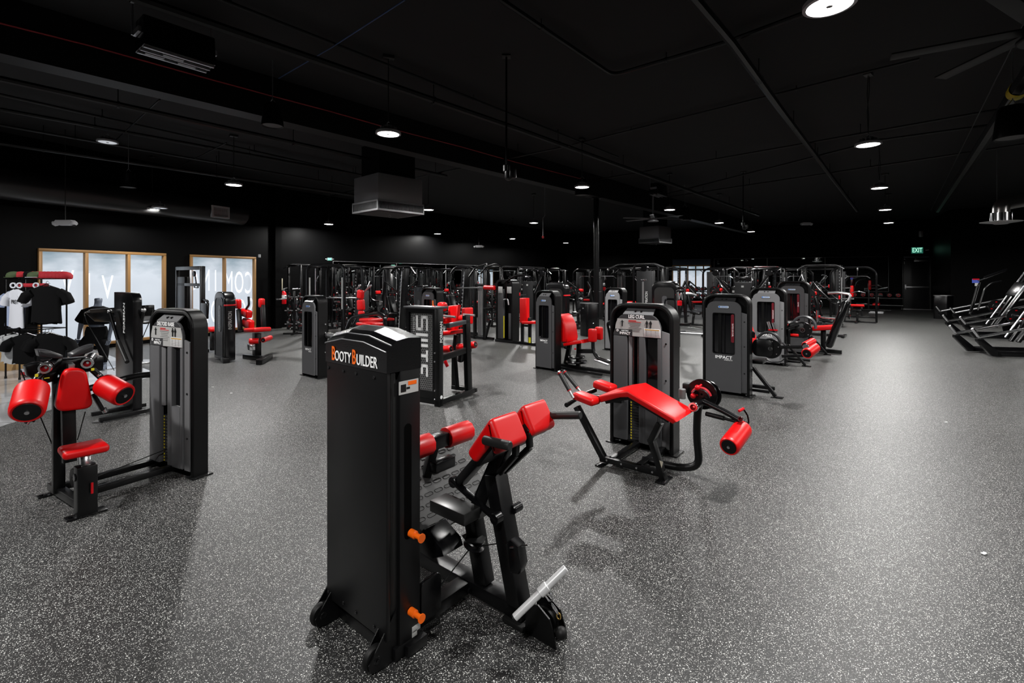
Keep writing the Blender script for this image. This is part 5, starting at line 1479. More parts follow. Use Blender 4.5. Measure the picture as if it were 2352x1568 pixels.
part('round_logo', G().cyl((w, .045, .13), (w + .003, .045, .13), .025, 18), WHITE, t)
part('top_tray', G().box((w / 2 - .04, .12, Hh + .01), (w + .02, .26, .03), bev=.006), mat('tray_grey', (.035, .035, .038), .4), t)
part('base_beam', G().bar((0, .03, .06), (w, .03, .06), .05, .07).bar((w - .04, .0, .055), (w - .04, yq, .055), .08, .07).bar((.15, .9, .055), (w, .9, .055), .07, .06), FM, t)
g = G()
for z in (.10, .22, .62, .74): g.ball((w - .075, -.006, z), .012, 8)
part('frame_bolts', g, CHROME, t)
Y2 = V(q_(1060, 740, w - .04)); Y3 = V(q_(1076, 740, w - .04))
yp = Y3.y
part('rear_upright', G().bar((w - .04, yp, .08), (w - .04, yp - .06, 1.22), .07, .11, up=(0, 1, 0)), FM, t)
part('top_bow', G().bar(V(q_(1028, 748, w - .04)), V(q_(1076, 737, w - .04)), .07, .06, bev=.006), mat('bow_grey', (.05, .055, .06), .3), t)
part('mid_rail', G().bar((w - .04, .1, .66), (w - .04, yp, .70), .05, .085), FM, t)
part('inner_post', G().bar((w - .15, .62, .10), (w - .2, .62, .62), .05, .05).bar(V(p(1054, 820, .62)), V(p(1063, 822, .62)), .08, .14, bev=.02), FM, t)
part('red_cam', G().bar(V(p(1022, 828, .45)), V(p(1028, 842, .45)), .02, .05), REDP, t)
# seat, back and rollers beyond
yb = .85
part('back_pad', G().prism([(p(a, b, yb)[0], p(a, b, yb)[2]) for a, b in [(1033, 702), (1056, 700), (1050, 764), (1028, 767)]], yb - .05, yb + .05, 'y', bev=.03, seg=4), RED, t, angle=60)
part('seat', G().prism([(p(a, b, yb)[0], p(a, b, yb)[2]) for a, b in [(1028, 758), (1062, 756), (1062, 764), (1030, 768)]], yb - .3, yb + .1, 'y', bev=.02, seg=3), RED, t, angle=60)
part('seat_stem', G().bar(V(p(1048, 770, yb)), V(p(1044, 805, yb)), .06, .06, up=(0, 1, 0)).bar(V(p(1044, 800, yb)), (p(1044, 800, yb)[0], yb, .1), .07, .07, up=(0, 1, 0)), FM, t)
for a, b, c_, d_, yy in ((1052, 797, 1068, 796, .75), (1074, 794, 1092, 791, .95), (1018, 802, 1036, 801, .55)):
    roller(t, p(a, b, yy), p(c_, d_, yy), .055)
for a, b, c_, d_, yy in ((1018, 736, 1030, 734, .8), (1053, 730, 1074, 729, .9)):
    part('arm_pad', G().pad(V(p((a + c_) / 2, b, yy)), (abs(p(c_, b, yy)[0] - p(a, b, yy)[0]), .14, .09), bev=.035), RED, t, angle=60)
part('hand_bar', G().tube([V(p(1018, 725, .6)), V(p(1046, 728, .6))], .018, 8).tube([V(p(1064, 722, 1.0)), V(p(1090, 724, 1.0))], .018, 8), STEEL, t)
part('shoulder_pad', G().pad(V(p(1016, 704, .7)), (.14, .12, .14), bev=.04), RED, t, angle=60)
# pencil and red cap lying on the tray
ob = thing('orange_screwdriver', 'small orange rod standing on the top tray of the honeycomb machine', 'tool', (HO[0], HO[1], 0), hrz)
part('rod', G().cyl(V(p(994, 690, .12)), V(p(995, 706, .12)), .010, 10), ORANGE, ob)
part('cap', G().cyl(V(p(994, 705, .12)), V(p(999, 708, .12)), .03, 12, bev=.01), REDP, ob)

# ---------------------------------------------------------------- lateral raise column at the left
FO = (-5.12, 6.50); frz = math.radians(-38.6)
t = thing('cable_arm_column', 'black FOREMAN column with two hanging arms, between the mannequin and the deltoid raise tower', 'exercise machine', FO, frz)
R_ = Ray(FO, frz); p = R_.y; q_ = R_.x
cw = .16
g = G()
xr_, xl_ = V(p(305, 900, 0)).x, V(p(262, 900, 0)).x
top = 1.58
poly = [(xl_ + .08, .05), (xr_, .05), (xr_, top - .12)] + [(xr_ - .12 + .12 * math.cos(a), top - .12 + .12 * math.sin(a)) for a in [i * math.pi / 16 for i in range(1, 9)]] + [(xl_ + .0, top), (xl_, top - .34), (xl_ + .08, top - .34)]
poly = [(a, b) for a, b in poly]
part('column', G().prism(poly[::1], 0, .10, 'y', bev=.006), SATIN, t)
part('column_back', G().box((xl_ + .06, .16, .68), (.12, .12, 1.28), bev=.006), mat('blue_black_frame', (.018, .024, .032), .35), t)
text('foreman_lettering', 'FOREMAN', .10, WHITE, t, ((xl_ + xr_) / 2 + .06, -.003, 1.24), (math.pi / 2, -math.pi / 2, 0), sx=.9, bold=.001)
part('cross_head', G().bar(V(p(215, 715, .2)), V(p(345, 707, .2)), .10, .08, bev=.01), SATIN, t)
part('side_shroud', G().prism([(a[0], a[2]) for a in [p(300, 712, .2), p(350, 712, .2), p(348, 725, .2), p(330, 737, .2), p(302, 735, .2)]], .12, .30, 'y', bev=.02), SATIN, t)
part('side_shroud', G().prism([(a[0], a[2]) for a in [p(200, 716, .2), p(262, 712, .2), p(262, 740, .2), p(225, 738, .2)]], .15, .30, 'y', bev=.02), SATIN, t)
for a, b, c_, d_, yy in ((252, 715, 275, 800, -.05), (330, 712, 313, 800, .1)):
    A, M_, B_ = V(p(a, b, yy)), V(p(*((a + (c_ - a) * .85, b + (d_ - b) * .80)), yy)), V(p(c_, d_, yy))
    part('swing_arm', G().tube([A, M_], .022, 10), SATIN, t)
    e2 = V(p(292 if a < 300 else 313, 831, yy))
    part('arm_grip', G().tube([M_, e2], .026, 12), GRIP, t)
    part('arm_pivot', G().ball(A, .03), STEEL, t)
part('cable', G().tube([V(p(205, 712, .1)), V(p(193, 720, .1)), V(p(200, 740, .1)), V(p(262, 850, .1))], .006, 6, round_=.03).tube([V(p(352, 708, .2)), V(p(345, 735, .2)), V(p(305, 828, .2))], .006, 6, round_=.03), mat('steel_cable', (.2, .2, .2), .3, metal=1), t)
f1, f2 = V(R_.z(228, 968, .02)), V(R_.z(345, 944, .02)); f3, f4 = V(R_.z(210, 955, .02)), V(R_.z(335, 932, .02))
part('floor_beam', G().bar(f1 + V((0, 0, .02)), f2 + V((0, 0, .02)), .05, .05), FM, t)
part('floor_beam', G().bar(f3 + V((0, 0, .02)), f4 + V((0, 0, .02)), .05, .05), FM, t)
part('beam_shoe', G().box(f1 + V((-.06, 0, -.01)), (.1, .06, .012), (0, 0, .8)).box(f2 + V((.03, 0, -.01)), (.1, .06, .012), (0, 0, .8)), STEEL, t)

# ---------------------------------------------------------------- black ab machine by the right-hand window
NA = (-6.54, 10.72); nrz = math.radians(-42)
t = thing('ab_crunch_machine', 'black round-topped tower with red ring and many red pads, before the lettered window', 'exercise machine', NA, nrz)
R_ = Ray(NA, nrz); p = R_.y
w = .66; Hn = 1.47
part('tower_shell', G().prism(rrect(0, .02, w, Hn, .20, 8, top_only=True), 0, .22, 'y', bev=.035, seg=4), mat('gloss_shell', (.003, .003, .0034), .2), t, angle=50)
part('recess_panel', G().ring(rrect(.08, .08, w - .08, Hn - .12, .13, 7, top_only=True), rrect(.10, .10, w - .10, Hn - .14, .12, 7, top_only=True), -.012, .004), SATIN, t)
part('face_plate', G().prism(rrect(.10, .10, w - .10, Hn - .14, .12, 6, top_only=True), -.004, .002), mat('face_dark', (.008, .008, .008), .4), t)
part('name_badge', G().prism(rrect(.30, .62, .46, 1.18, .05, 5), -.014, -.003), mat('badge_grey_dark', (.06, .06, .065), .3), t)
text('badge_lettering', 'NAUTILUS', .10, mat('silver_print', (.4, .4, .4), .35), t, (.38, -.016, .9), (math.pi / 2, -math.pi / 2, 0), sx=.9)
part('red_ring', G().box((w - .02, .11, 1.19), (.06, .235, .035), bev=.01), REDP, t, label='red ring around the tower')
text('side_lettering', 'INSPIRATION', .105, mat('silver_print', (.4, .4, .4), .35), t, (w + .002, .11, .87), (math.pi / 2, -math.pi / 2, math.pi / 2), sx=.62)
yy = .5
def P_(a, b, y=yy): return V(p(a, b, y))
part('shoulder_pad', G().pad(P_(547, 698), (.19, .1, .22), bev=.04), RED, t, angle=60)
part('shoulder_pad', G().pad(P_(601, 696, .9), (.19, .1, .22), bev=.04), RED, t, angle=60)
part('upper_back_pad', G().pad(P_(565, 719, .6), (.42, .14, .17), (0, .1, 0), bev=.04), RED, t, angle=60)
part('lower_back_pad', G().pad(P_(570, 743, .6), (.46, .12, .21), (0, .1, 0), bev=.04), RED, t, angle=60)
part('seat', G().pad(P_(591, 757, .6), (.62, .36, .09), (0, -.08, 0), bev=.035), RED, t, angle=60)
roller(t, P_(573, 783, .4), P_(594, 783, .55), .06); roller(t, P_(604, 781, .6), P_(621, 775, .9), .055)
part('hand_bar', G().tube([P_(565, 710, .6), P_(572, 700, .6), P_(571, 681, .6)], .025, 8, round_=.05).tube([P_(538, 700, .3), P_(538, 683, .3)], .025, 8), BLACK, t)
part('seat_post', G().bar(P_(590, 765, .6), (P_(590, 765, .6).x, .6, .08), .18, .12), FM, t)
part('hand_bar', G().bar(P_(603, 700, .9), P_(606, 760, .9), .1, .08, up=(0, 1, 0)).bar(P_(548, 710), P_(552, 760), .1, .08, up=(0, 1, 0)), FM, t)
part('floor_beam', G().bar((.5, .45, .05), (P_(602, 800, .6).x, .6, .05), .10, .09).bar(P_(595, 805, .35) * V((1, 1, 0)) + V((0, 0, .06)), P_(620, 803, .8) * V((1, 1, 0)) + V((0, 0, .06)), .12, .10).bar((.62, .0, .05), (.85, -.02, .05), .12, .1), FM, t)
part('foot_step', G().box(P_(577, 797, .35), (.16, .1, .12), bev=.01), CHROME, t)
# ================================================================ clothes rack, mannequin, boxes at the left
TEE = mat('black_cotton', (.0018, .0018, .0022), .9, spec=.15); TEEW = mat('white_cotton', (.62, .64, .70), .9); TEEG = mat('grey_cotton', (.36, .37, .38), .9); TEEB = mat('pale_blue_cotton', (.35, .42, .6), .9)
def wpt(px, py, Y): return world_at(px, py, Y)
YR = 8.8
r0 = wpt(10, 640, YR)
o = thing('clothes_rack', 'black metal clothes rack with two hanging levels and hats on top, left of the mannequin', 'clothes rack', (r0.x, YR, 0), 0)
def L_(px, py, Y=YR): q = world_at(px, py, Y); return V((q.x - r0.x, q.y - YR, q.z))
ztop = L_(100, 640).z
posts = [(13, 8.6), (45, 8.5), (58, 8.9), (95, 8.5), (153, 8.8)]
for px_, y_ in posts:
    a = L_(px_, 640, y_); part('post', G().bar((a.x, a.y, .02), (a.x, a.y, ztop), .02, .02, .003), SATIN, o)
    part('post_foot', G().cyl((a.x, a.y, 0), (a.x, a.y, .04), .018, 12), RUBBER, o)
A, B_, C_, D_ = L_(13, 640, 8.6), L_(153, 640, 8.8), L_(45, 640, 8.5), L_(95, 640, 8.5)
def rail(z):
    for a, b in ((L_(13, 640, 8.6), L_(58, 640, 8.9)), (L_(58, 640, 8.9), L_(153, 640, 8.8)), (L_(45, 640, 8.5), L_(95, 640, 8.5)), (L_(13, 640, 8.6), L_(45, 640, 8.5)), (L_(95, 640, 8.5), L_(153, 640, 8.8))):
        part('rail', G().bar((a.x, a.y, z), (b.x, b.y, z), .018, .018, .003), SATIN, o)
rail(ztop); zmid = L_(100, 752).z; rail(zmid)


def shirt(name, label, m, c, rz, wd=.56, hh=.68, hanger=True, group='T-shirts on the clothes rack'):
    """hanging T-shirt: body with drape folds, two sleeves, on a hanger"""
    t = thing('t_shirt', label, 't-shirt', c, rz, group=group)
    g = G(); n = 25
    out = []
    pts = [(-.08, .0), (-.18, -.02), (-wd / 2 + .02, -.075), (-wd / 2 - .08, -.24), (-wd / 2 + .05, -.29), (-wd / 2 + .09, -.20), (-wd / 2 + .085, -hh)]
    poly = pts + [(-x, z) for x, z in pts[::-1]]
    # cross-sections down the body so the cloth has volume and folds
    rows = [(0, .075, .015), (-.03, .18, .022), (-.08, wd / 2 - .03, .025), (-.2, wd / 2 - .085, .03), (-.4, wd / 2 - .085, .033), (-hh, wd / 2 - .07, .04)]
    vs = []; m_ = 28
    for z, hw, hd in rows:
        for k in range(m_):
            a = 2 * math.pi * k / m_; f = 1 + .18 * math.sin(a * 6 + z * 3) * min(1, -z * 2.4)
            vs.append((hw * math.copysign(abs(math.cos(a)) ** .6, math.cos(a)), hd * f * math.sin(a), z + (.012 * math.sin(a * 5) if z == -hh else 0)))
    fs = [(i * m_ + k, i * m_ + (k + 1) % m_, (i + 1) * m_ + (k + 1) % m_, (i + 1) * m_ + k) for i in range(len(rows) - 1) for k in range(m_)]
    g.add(vs, fs)
    part('body', g, m, t, angle=70)
    for s_ in (-1, 1):
        part('sleeve', G().tube([(s_ * (wd / 2 - .10), 0, -.10), (s_ * (wd / 2 - .0), 0, -.16), (s_ * (wd / 2 + .045), 0, -.27)], [.07, .075, .08], 12), m, t, angle=70)
    if hanger:
        part('hanger', G().tube([(-.2, 0, -.045), (0, 0, .03), (.2, 0, -.045)], .008, 6, round_=.02).tube([(0, 0, .03), (0, 0, .07), (.02, 0, .09), (.035, 0, .075)], .003, 6, round_=.02), SATIN, t)
    return t
s1 = shirt('t', 'large black T-shirt on the front hanger of the upper rail', TEE, wpt(106, 657, 8.35), .15, .60, .62)
text('x', ' ', .01, TEE, s1, (0, 0, 0), FRONT) if False else None
sw = shirt('t', 'white T-shirt with black lettering at the left end of the upper rail', TEEW, wpt(38, 664, 8.45), -.35, .54, .66)
text('shirt_lettering', 'PREY', .10, mat('black_print', (.01, .01, .01), .6), sw, (.02, -.038, -.22), FRONT, sx=.9)
sb = shirt('t', 'pale blue T-shirt sleeve showing beside the white T-shirt', TEEB, wpt(30, 668, 8.75), -.2, .50, .62)
s2 = dup(s1, wpt(110, 661, 8.55), .1, 'second black T-shirt right behind the front one of the upper rail')
s3 = dup(s1, wpt(98, 664, 8.72), .2, 'rearmost black T-shirt of the upper rail')
lo = [('black T-shirt at the front of the lower rail', TEE, 118, 768, 8.35), ('second black T-shirt of the lower rail', TEE, 112, 766, 8.45), ('third black T-shirt of the lower rail', TEE, 104, 766, 8.55),
      ('black T-shirt in the middle of the lower rail, left of the blue one', TEE, 62, 768, 8.45), ('grey T-shirt at the left end of the lower rail', TEEG, 36, 768, 8.5), ('light grey T-shirt behind the grey one at the left end of the lower rail', TEEG, 28, 766, 8.7),
      ('pale blue T-shirt in the middle of the lower rail', TEEB, 88, 767, 8.6)]
for lb_, m_, a, b, y in lo:
    q = shirt('t', lb_, m_, wpt(a, b, y), .15, .60 if m_ is TEE else .50, .50)
HG = 'caps on top of the clothes rack'
def cap(label, m, px_, py_, y, m2=None):
    q = wpt(px_, py_, y); t = thing('cap', label, 'cap', q, 0.4, group=HG)
    part('crown', G().lathe([(.10, 0), (.105, .03), (.09, .075), (.05, .1), (0, .108)], n=20), m, t, angle=60)
    part('peak', G().prism([(-.07, -.08), (.07, -.08), (.075, -.15), (.04, -.18), (-.04, -.18), (-.075, -.15)], .0, .008, 'z', bev=.002), m2 or m, t)
    return t
CAM = mat('camouflage_green', (.05, .08, .03), .8); CRED = mat('red_cotton', (.40, .01, .02), .8)
zt_ = 637
cap('green camouflage cap at the left end of the rack top', CAM, 32, zt_, 8.55); cap('red cap beside the green camouflage cap', CRED, 48, zt_, 8.6, TEE)
cap('black cap in the middle of the rack top', TEE, 64, zt_, 8.65); cap('green cap right of the black cap on the rack top', CAM, 80, zt_, 8.6, TEEW)
q = wpt(118, 638, 8.7); t = thing('stack_of_caps', 'row of nested red caps at the right end of the rack top', 'caps', q, .25, group=HG)
g = G()
for k in range(9): g.lathe([(.10, 0), (.108, .02), (.10, .07), (.06, .105), (0, .115)], (-.24 + k * .055, 0, 0), (.25, 0, 1), 18)
part('nested_crowns', g, CRED, t, angle=60)
q = wpt(62, 655, 8.5); t = thing('folded_visors', 'red and white folded headwear hanging under the rack top', 'headwear', q, .1)
part('red_band', G().box((.1, 0, -.0), (.45, .12, .07), bev=.03), CRED, t); part('white_band', G().lathe([(.03, -.01), (.05, -.01), (.05, .01), (.03, .01)], (-.16, -.07, 0), (0, 1, 0), 16, close=True).lathe([(.03, -.01), (.05, -.01), (.05, .01), (.03, .01)], (-.06, -.07, 0), (0, 1, 0), 16, close=True).lathe([(.03, -.01), (.05, -.01), (.05, .01), (.03, .01)], (.2, -.07, 0), (0, 1, 0), 16, close=True), TEEW, t)
# boxes on the floor behind the rack
CARD = mat('cardboard', (.42, .27, .12), .8)
def carton(label, px0, px1, py_t, Y, d=.4):
    a = wpt(px0, py_t, Y); b = wpt(px1, py_t, Y); t = thing('cardboard_box', label, 'box', ((a.x + b.x) / 2, Y + d / 2, 0), 0, group='cardboard boxes behind the clothes rack')
    w_ = b.x - a.x
    part('carton', G().box((0, 0, a.z / 2), (w_, d, a.z), bev=.006), CARD, t); part('tape', G().box((0, 0, a.z + .001), (.05, d, .002)).box((0, -d / 2 - .001, a.z - .05), (.05, .002, .1)), mat('tape', (.5, .38, .2), .4), t)
carton('cardboard box at the left edge, under the grey T-shirts', -20, 24, 776, 9.3); carton('low cardboard box under the black T-shirts', 30, 84, 822, 9.4)
q = wpt(72, 832, 8.9); t = thing('red_shoe_box', 'red and white bundle lying under the clothes rack', 'bundle', (q.x, q.y, .02), .3)
part('bundle_body', G().box((0, 0, .06), (.28, .2, .12), bev=.04), CRED, t); part('white_patch', G().box((-.09, -.09, .09), (.09, .03, .06), bev=.01), TEEW, t)

# ---------------------------------------------------------------- mannequin
MG = mat('mannequin_grey', (.13, .15, .19), .28)
MY = 9.4
q = fl(228, 858); mx = (222 - CX) * MY / FPX
t = thing('mannequin', 'headless dark grey mannequin in a black crop top and black leggings beside the clothes rack', 'mannequin', (mx, MY, 0), .25)
def M_(px, py, dy=0.0): P = world_at(px, py, MY + dy); c, s = math.cos(-.25), math.sin(-.25); x, y = P.x - mx, P.y - MY; return V((x * c - y * s, x * s + y * c, P.z))
def skin(name, chains, m, parent, sub=2):
    """continuous body from joints: chains of (point, radius), first chain holds the root"""
    bm = bmesh.new(); idx = {}; rad = []
    def vert(p, r):
        k = tuple(round(c, 4) for c in p)
        if k not in idx: idx[k] = bm.verts.new(p); rad.append(r)
        return idx[k]
    for ch in chains:
        pv = None
        for p, r in ch:
            v = vert(p, r)
            if pv is not None and pv is not v: 
                try: bm.edges.new((pv, v))
                except ValueError: pass
            pv = v
    me = bpy.data.meshes.new(name); bm.to_mesh(me); bm.free()
    ob = bpy.data.objects.new(name, me); COL.objects.link(ob)
    sk = ob.modifiers.new('skin', 'SKIN'); sk.use_smooth_shade = True
    ss = ob.modifiers.new('sub', 'SUBSURF'); ss.levels = sub; ss.render_levels = sub
    for i, r in enumerate(rad):
        sv = me.skin_vertices[0].data[i]; sv.radius = r if isinstance(r, tuple) else (r, r); sv.use_root = (i == 0)
    me2 = bpy.data.meshes.new_from_object(ob.evaluated_get(bpy.context.evaluated_depsgraph_get()))
    bpy.data.objects.remove(ob); me2.materials.clear(); me2.materials.append(m); me2.name = name
    me2.shade_smooth()
    return link(name, me2, parent)
nk, ch, ws, hp_ = M_(225, 700), M_(222, 722), M_(222, 742), M_(222, 762)
ls, rs = M_(196, 716), M_(250, 716); le, re_ = M_(187, 742), M_(258, 742); lw, rw = M_(182, 765), M_(252, 768)
lh, rh = M_(180, 780), M_(250, 782)
lk, rk = M_(190, 795), M_(238, 800, .05); lf, rf_ = M_(176, 843), M_(240, 842, .1)
lt, rt = M_(168, 850, -.1), M_(236, 850, -.1); lf.z = .06; rf_.z = .06; lt.z = .03; rt.z = .03
tp_ = M_(225, 687)
body = skin('body', [[(hp_, (.11, .09)), (ws, (.11, .09)), (ch, (.11, .08)), (M_(224, 709), (.09, .07)), (nk, .055), (tp_, .055)],
                     [(ch, .11), (ls, .055), (le, .045), (lw, .03), (lh, (.035, .02))], [(ch, .11), (rs, .055), (re_, .045), (rw, .03), (rh, (.035, .02))],
                     [(hp_, .11), (M_(212, 775), .075), (lk, .055), (lf, .04), (lt, (.045, .03))], [(hp_, .11), (M_(233, 775), .075), (rk, .055), (rf_, .04), (rt, (.045, .03))]], MG, t)
def hand(c, s):
    g = G()
    for k in range(4):
        a = c + V((-.03 + .019 * k, 0, -.0)); g.tube([a, a + V((s * .004, -.015, -.045 - .008 * (k in (1, 2)))), a + V((s * .012, -.035, -.075 - .01 * (k in (1, 2))))], [.010, .009, .007], 7)
    g.tube([c + V((-s * .03, -.01, .02)), c + V((-s * .045, -.03, -.01)), c + V((-s * .04, -.045, -.035))], [.011, .010, .008], 7)
    return g
part('hand', hand(lh, 1), MG, t, angle=80); part('hand', hand(rh, -1), MG, t, angle=80)
def loft(rows, n=24):
    g = G(); vs = []; fs = []
    for c, rx, ry in rows:
        for k in range(n):
            a = 2 * math.pi * k / n; vs.append(V(c) + V((rx * math.cos(a), ry * math.sin(a), 0)))
    for i in range(len(rows) - 1):
        for k in range(n): fs.append((i * n + k, i * n + (k + 1) % n, (i + 1) * n + (k + 1) % n, (i + 1) * n + k))
    return g.add(vs, fs)
part('neck', loft([(M_(224, 706), .07, .07), (M_(225, 698), .055, .06), (M_(226, 692), .058, .064), (M_(226, 686), .06, .066), (M_(226, 684.5), .045, .05), (M_(226, 684), .01, .01)]), MG, t, angle=60)
part('crop_top', loft([(M_(222, 744), .20, .15), (M_(222, 741), .205, .155), (M_(222, 728), .205, .16), (M_(222, 718), .22, .155), (M_(223, 711), .21, .13), (M_(224, 706), .15, .10), (M_(225, 703), .085, .085)]), TEE, t, angle=60)
for a_, b_, s_ in ((M_(200, 714), M_(185, 737), -1), (M_(247, 713), M_(261, 737), 1)):
    part('sleeve', G().tube([a_ + V((-s_ * .05, 0, 0)), a_ + V((s_ * .02, 0, -.03)), b_], [.075, .09, .095], 14), TEE, t, angle=60)
skin('leggings', [[(hp_ + V((0, 0, .04)), (.15, .12)), (hp_ - V((0, 0, .04)), (.16, .13))], [(hp_ - V((0, 0, .04)), .15), (M_(212, 775), .135), (lk, .10), (lf + V((0, 0, .05)), .047)],
                  [(hp_ - V((0, 0, .04)), .15), (M_(233, 775), .135), (rk, .10), (rf_ + V((0, 0, .05)), .047)]], TEE, t, 2)
part('legging_waist', loft([(M_(222, 749.5), .155, .12), (M_(222, 752), .165, .13), (M_(222, 762), .185, .145), (M_(222, 772), .19, .14), (M_(221, 780), .17, .12), (M_(221, 783), .10, .08)]), TEE, t, angle=60)
part('stand_rod', G().tube([(.1, .12, 0), (.1, .12, .8)], .012, 8).cyl((.05, .1, 0), (.05, .1, .015), .2, 28), CHROME, t)
# bar stool-like table behind the mannequin
q = fl(245, 848)
t = thing('high_table', 'narrow black high table with a bottle-shaped foot behind the mannequin', 'table', (q[0] + .1, 10.2, 0), 0)
part('table_top', G().box((0, 0, .85), (.6, .5, .04), bev=.01), SATIN, t); part('leg', G().cyl((0, 0, 0), (0, 0, .84), .04, 16), SATIN, t); part('base', G().cyl((0, 0, 0), (0, 0, .03), .25, 24, bev=.005), STEEL, t)

# ---------------------------------------------------------------- cable station in front of the lettered window
q = fl(400, 790)
CO = (-8.9, 12.9)
t = thing('cable_station', 'tall black cable station with a D-handle hung at its top, before the right-hand window', 'exercise machine', CO, GA); R_ = Ray(CO, GA); p = R_.y
x0_, x1_, x2_ = p(408, 700, 0)[0], p(428, 700, 0)[0], p(465, 700, 0)[0]
zt_ = p(440, 612, 0)[2]
part('upright', G().bar((x0_, 0, 0), (x0_, 0, zt_), .06, .08), SATIN, t); part('upright', G().bar((x1_, .1, 0), (x1_, .1, zt_), .05, .05), STEEL, t); part('upright', G().bar((x2_, 0, 0), (x2_, 0, zt_), .08, .10), SATIN, t)
part('top_beam', G().bar((x0_, 0, zt_ - .04), (x2_, 0, zt_ - .04), .08, .09).bar((x0_, 0, zt_ - .45), (x2_, 0, zt_ - .45), .06, .07), SATIN, t)
part('weight_shroud', G().box(((x0_ + x1_) / 2, .05, zt_ * .45), (abs(x1_ - x0_) * .9, .16, zt_ * .85), bev=.01), BLACK, t)
hd = V(p(450, 636, 0)); part('pulley', G().lathe([(.01, -.02), (.07, -.02), (.07, .02), (.01, .02)], hd + V((-.12, 0, .08)), (0, 1, 0), 20, close=True), BLACK, t)
part('base_beam', G().bar((x0_ - .3, 0, .04), (x2_ + .3, 0, .04), .08, .07).bar((x0_, -.5, .04), (x0_, .5, .04), .07, .06), SATIN, t)
part('seat_pad', G().pad((x2_ + .35, .1, .55), (.45, .3, .09), bev=.03), RED, t); part('seat_post', G().bar((x2_ + .35, .1, .05), (x2_ + .35, .1, .5), .1, .1), SATIN, t)
part('side_arm', G().tube([(x2_, 0, 1.25), (x2_ + .35, 0, 1.22), (x2_ + .3, 0, .9)], .03, 8, round_=.1).box((x2_ + .42, -.1, 1.0), (.38, .05, .36), bev=.02), SATIN, t)
u = thing('d_handle', 'black D-shaped handle hanging on a short chain in the cable station', 'cable handle', (CO[0], CO[1], 0), GA)
part('strap', G().tube([hd + V((-.03, 0, .0)), hd + V((.02, 0, -.14)), hd + V((-.12, 0, -.26)), hd + V((.16, 0, -.26)), hd + V((.02, 0, -.14))], .014, 6, round_=.03), SATIN, u); part('chain', G().tube([hd + V((-.07, 0, .10)), hd + V((-.02, 0, .06)), hd + V((-.03, 0, .0))], .008, 6), CHROME, u)

# ---------------------------------------------------------------- wall items by the extinguisher, bins, floor litter
def face_dir(): pass
sq_ = onwall(MA, MD, 645); nq = V((MD.y, -MD.x, 0)); bq = MA + MD * sq_; mrz = math.atan2(MD.y, MD.x)
P = bq + nq * .17; P.z = wz(MA, MD, 645, 681)
t = thing('fire_extinguisher', 'red fire extinguisher hanging on the dark wall right of the windows', 'fire extinguisher', P, mrz)
part('cylinder', G().lathe([(0, -.26), (.085, -.25), (.09, -.22), (.09, .12), (.06, .18), (.03, .2), (0, .2)], n=22), REDP, t)
part('valve', G().cyl((0, 0, .2), (0, 0, .26), .03, 12).bar((-.02, 0, .27), (.14, 0, .31), .02, .02), STEEL, t); part('hose', G().tube([(.03, 0, .24), (.14, -.02, .2), (.13, -.02, -.1)], .012, 8, round_=.06), RUBBER, t)
part('label_band', G().lathe([(.092, -.08), (.092, .06)], n=22), WHITE, t)
P = bq + nq * .008; P.z = wz(MA, MD, 645, 653); t = thing('extinguisher_sign', 'narrow cream sign with a small red mark above the extinguisher', 'sign', P, mrz)
part('sign_plate', G().box((0, 0, 0), (.12, .01, .42), bev=.003), mat('cream_plastic', (.55, .50, .36), .5), t); part('red_mark', G().box((0, -.006, -.16), (.06, .002, .05)), REDP, t); part('sign_text', G().box((0, -.006, .02), (.03, .002, .22)), mat('brown_print', (.25, .18, .1), .5), t)
def bin_(label, px_, py_, r, h):
    x, y = fl(px_, py_); t = thing('waste_bin', label, 'bin', (x, y, 0), .4, group='round-shouldered black waste bins')
    part('bin_body', G().prism(rrect(-r, -r, r, r, r * .3, 5), 0, h, 'z', bev=.01), SATIN, t); part('bin_rim', G().ring(rrect(-r - .01, -r - .01, r + .01, r + .01, r * .3, 5), rrect(-r + .03, -r + .03, r - .03, r - .03, r * .25, 5), h, h + .02, 'z'), STEEL, t)
    part('lock', G().ball((0, -r - .005, h * .4), .02).ball((-r - .004, 0, h * .85), .02), CHROME, t)
bin_('tall black waste bin standing against the steel post', 1353, 771, .21, .98)
bin_('tall black waste bin at the corner right of the black door', 2167, 732, .26, .98)
PAP = mat('white_paper', (.8, .8, .8), .7)
def scrap(px_, py_, s, label, rz=.4):
    x, y = fl(px_, py_); t = thing('paper_scrap', label, 'paper scrap', (x, y, .001), rz, group='white scraps lying on the floor'); part('paper', G().box((0, 0, .003), (s, s * .6, .004), (.03, .05, 0), bev=.001), PAP, t); part('curl', G().box((s * .35, 0, .006), (s * .2, s * .5, .004), (0, -.5, 0)), PAP, t)
scrap(2260, 1272, .034, 'larger white paper scrap on the floor at the lower right'); scrap(2173, 970, .03, 'small white paper scrap on the floor below the bright aisle', .1)
scrap(488, 889, .035, 'small white scrap on the floor between the deltoid tower and the small grey tower', .0); scrap(531, 903, .03, 'second small white scrap on the floor, just below the first one', .1); scrap(1069, 1098, .02, 'tiny white scrap on the foot plate mat side of the glute machine', .3)
# ================================================================ rows of machines in the back of the hall
rnd = random.Random(7)
PLATE = mat('rubber_plate', (.003, .003, .0034), .3); PRING = mat('plate_grey', (.10, .10, .105), .35)
FR2 = mat('rack_frame', (.0024, .0024, .0028), .24, spec=.4)


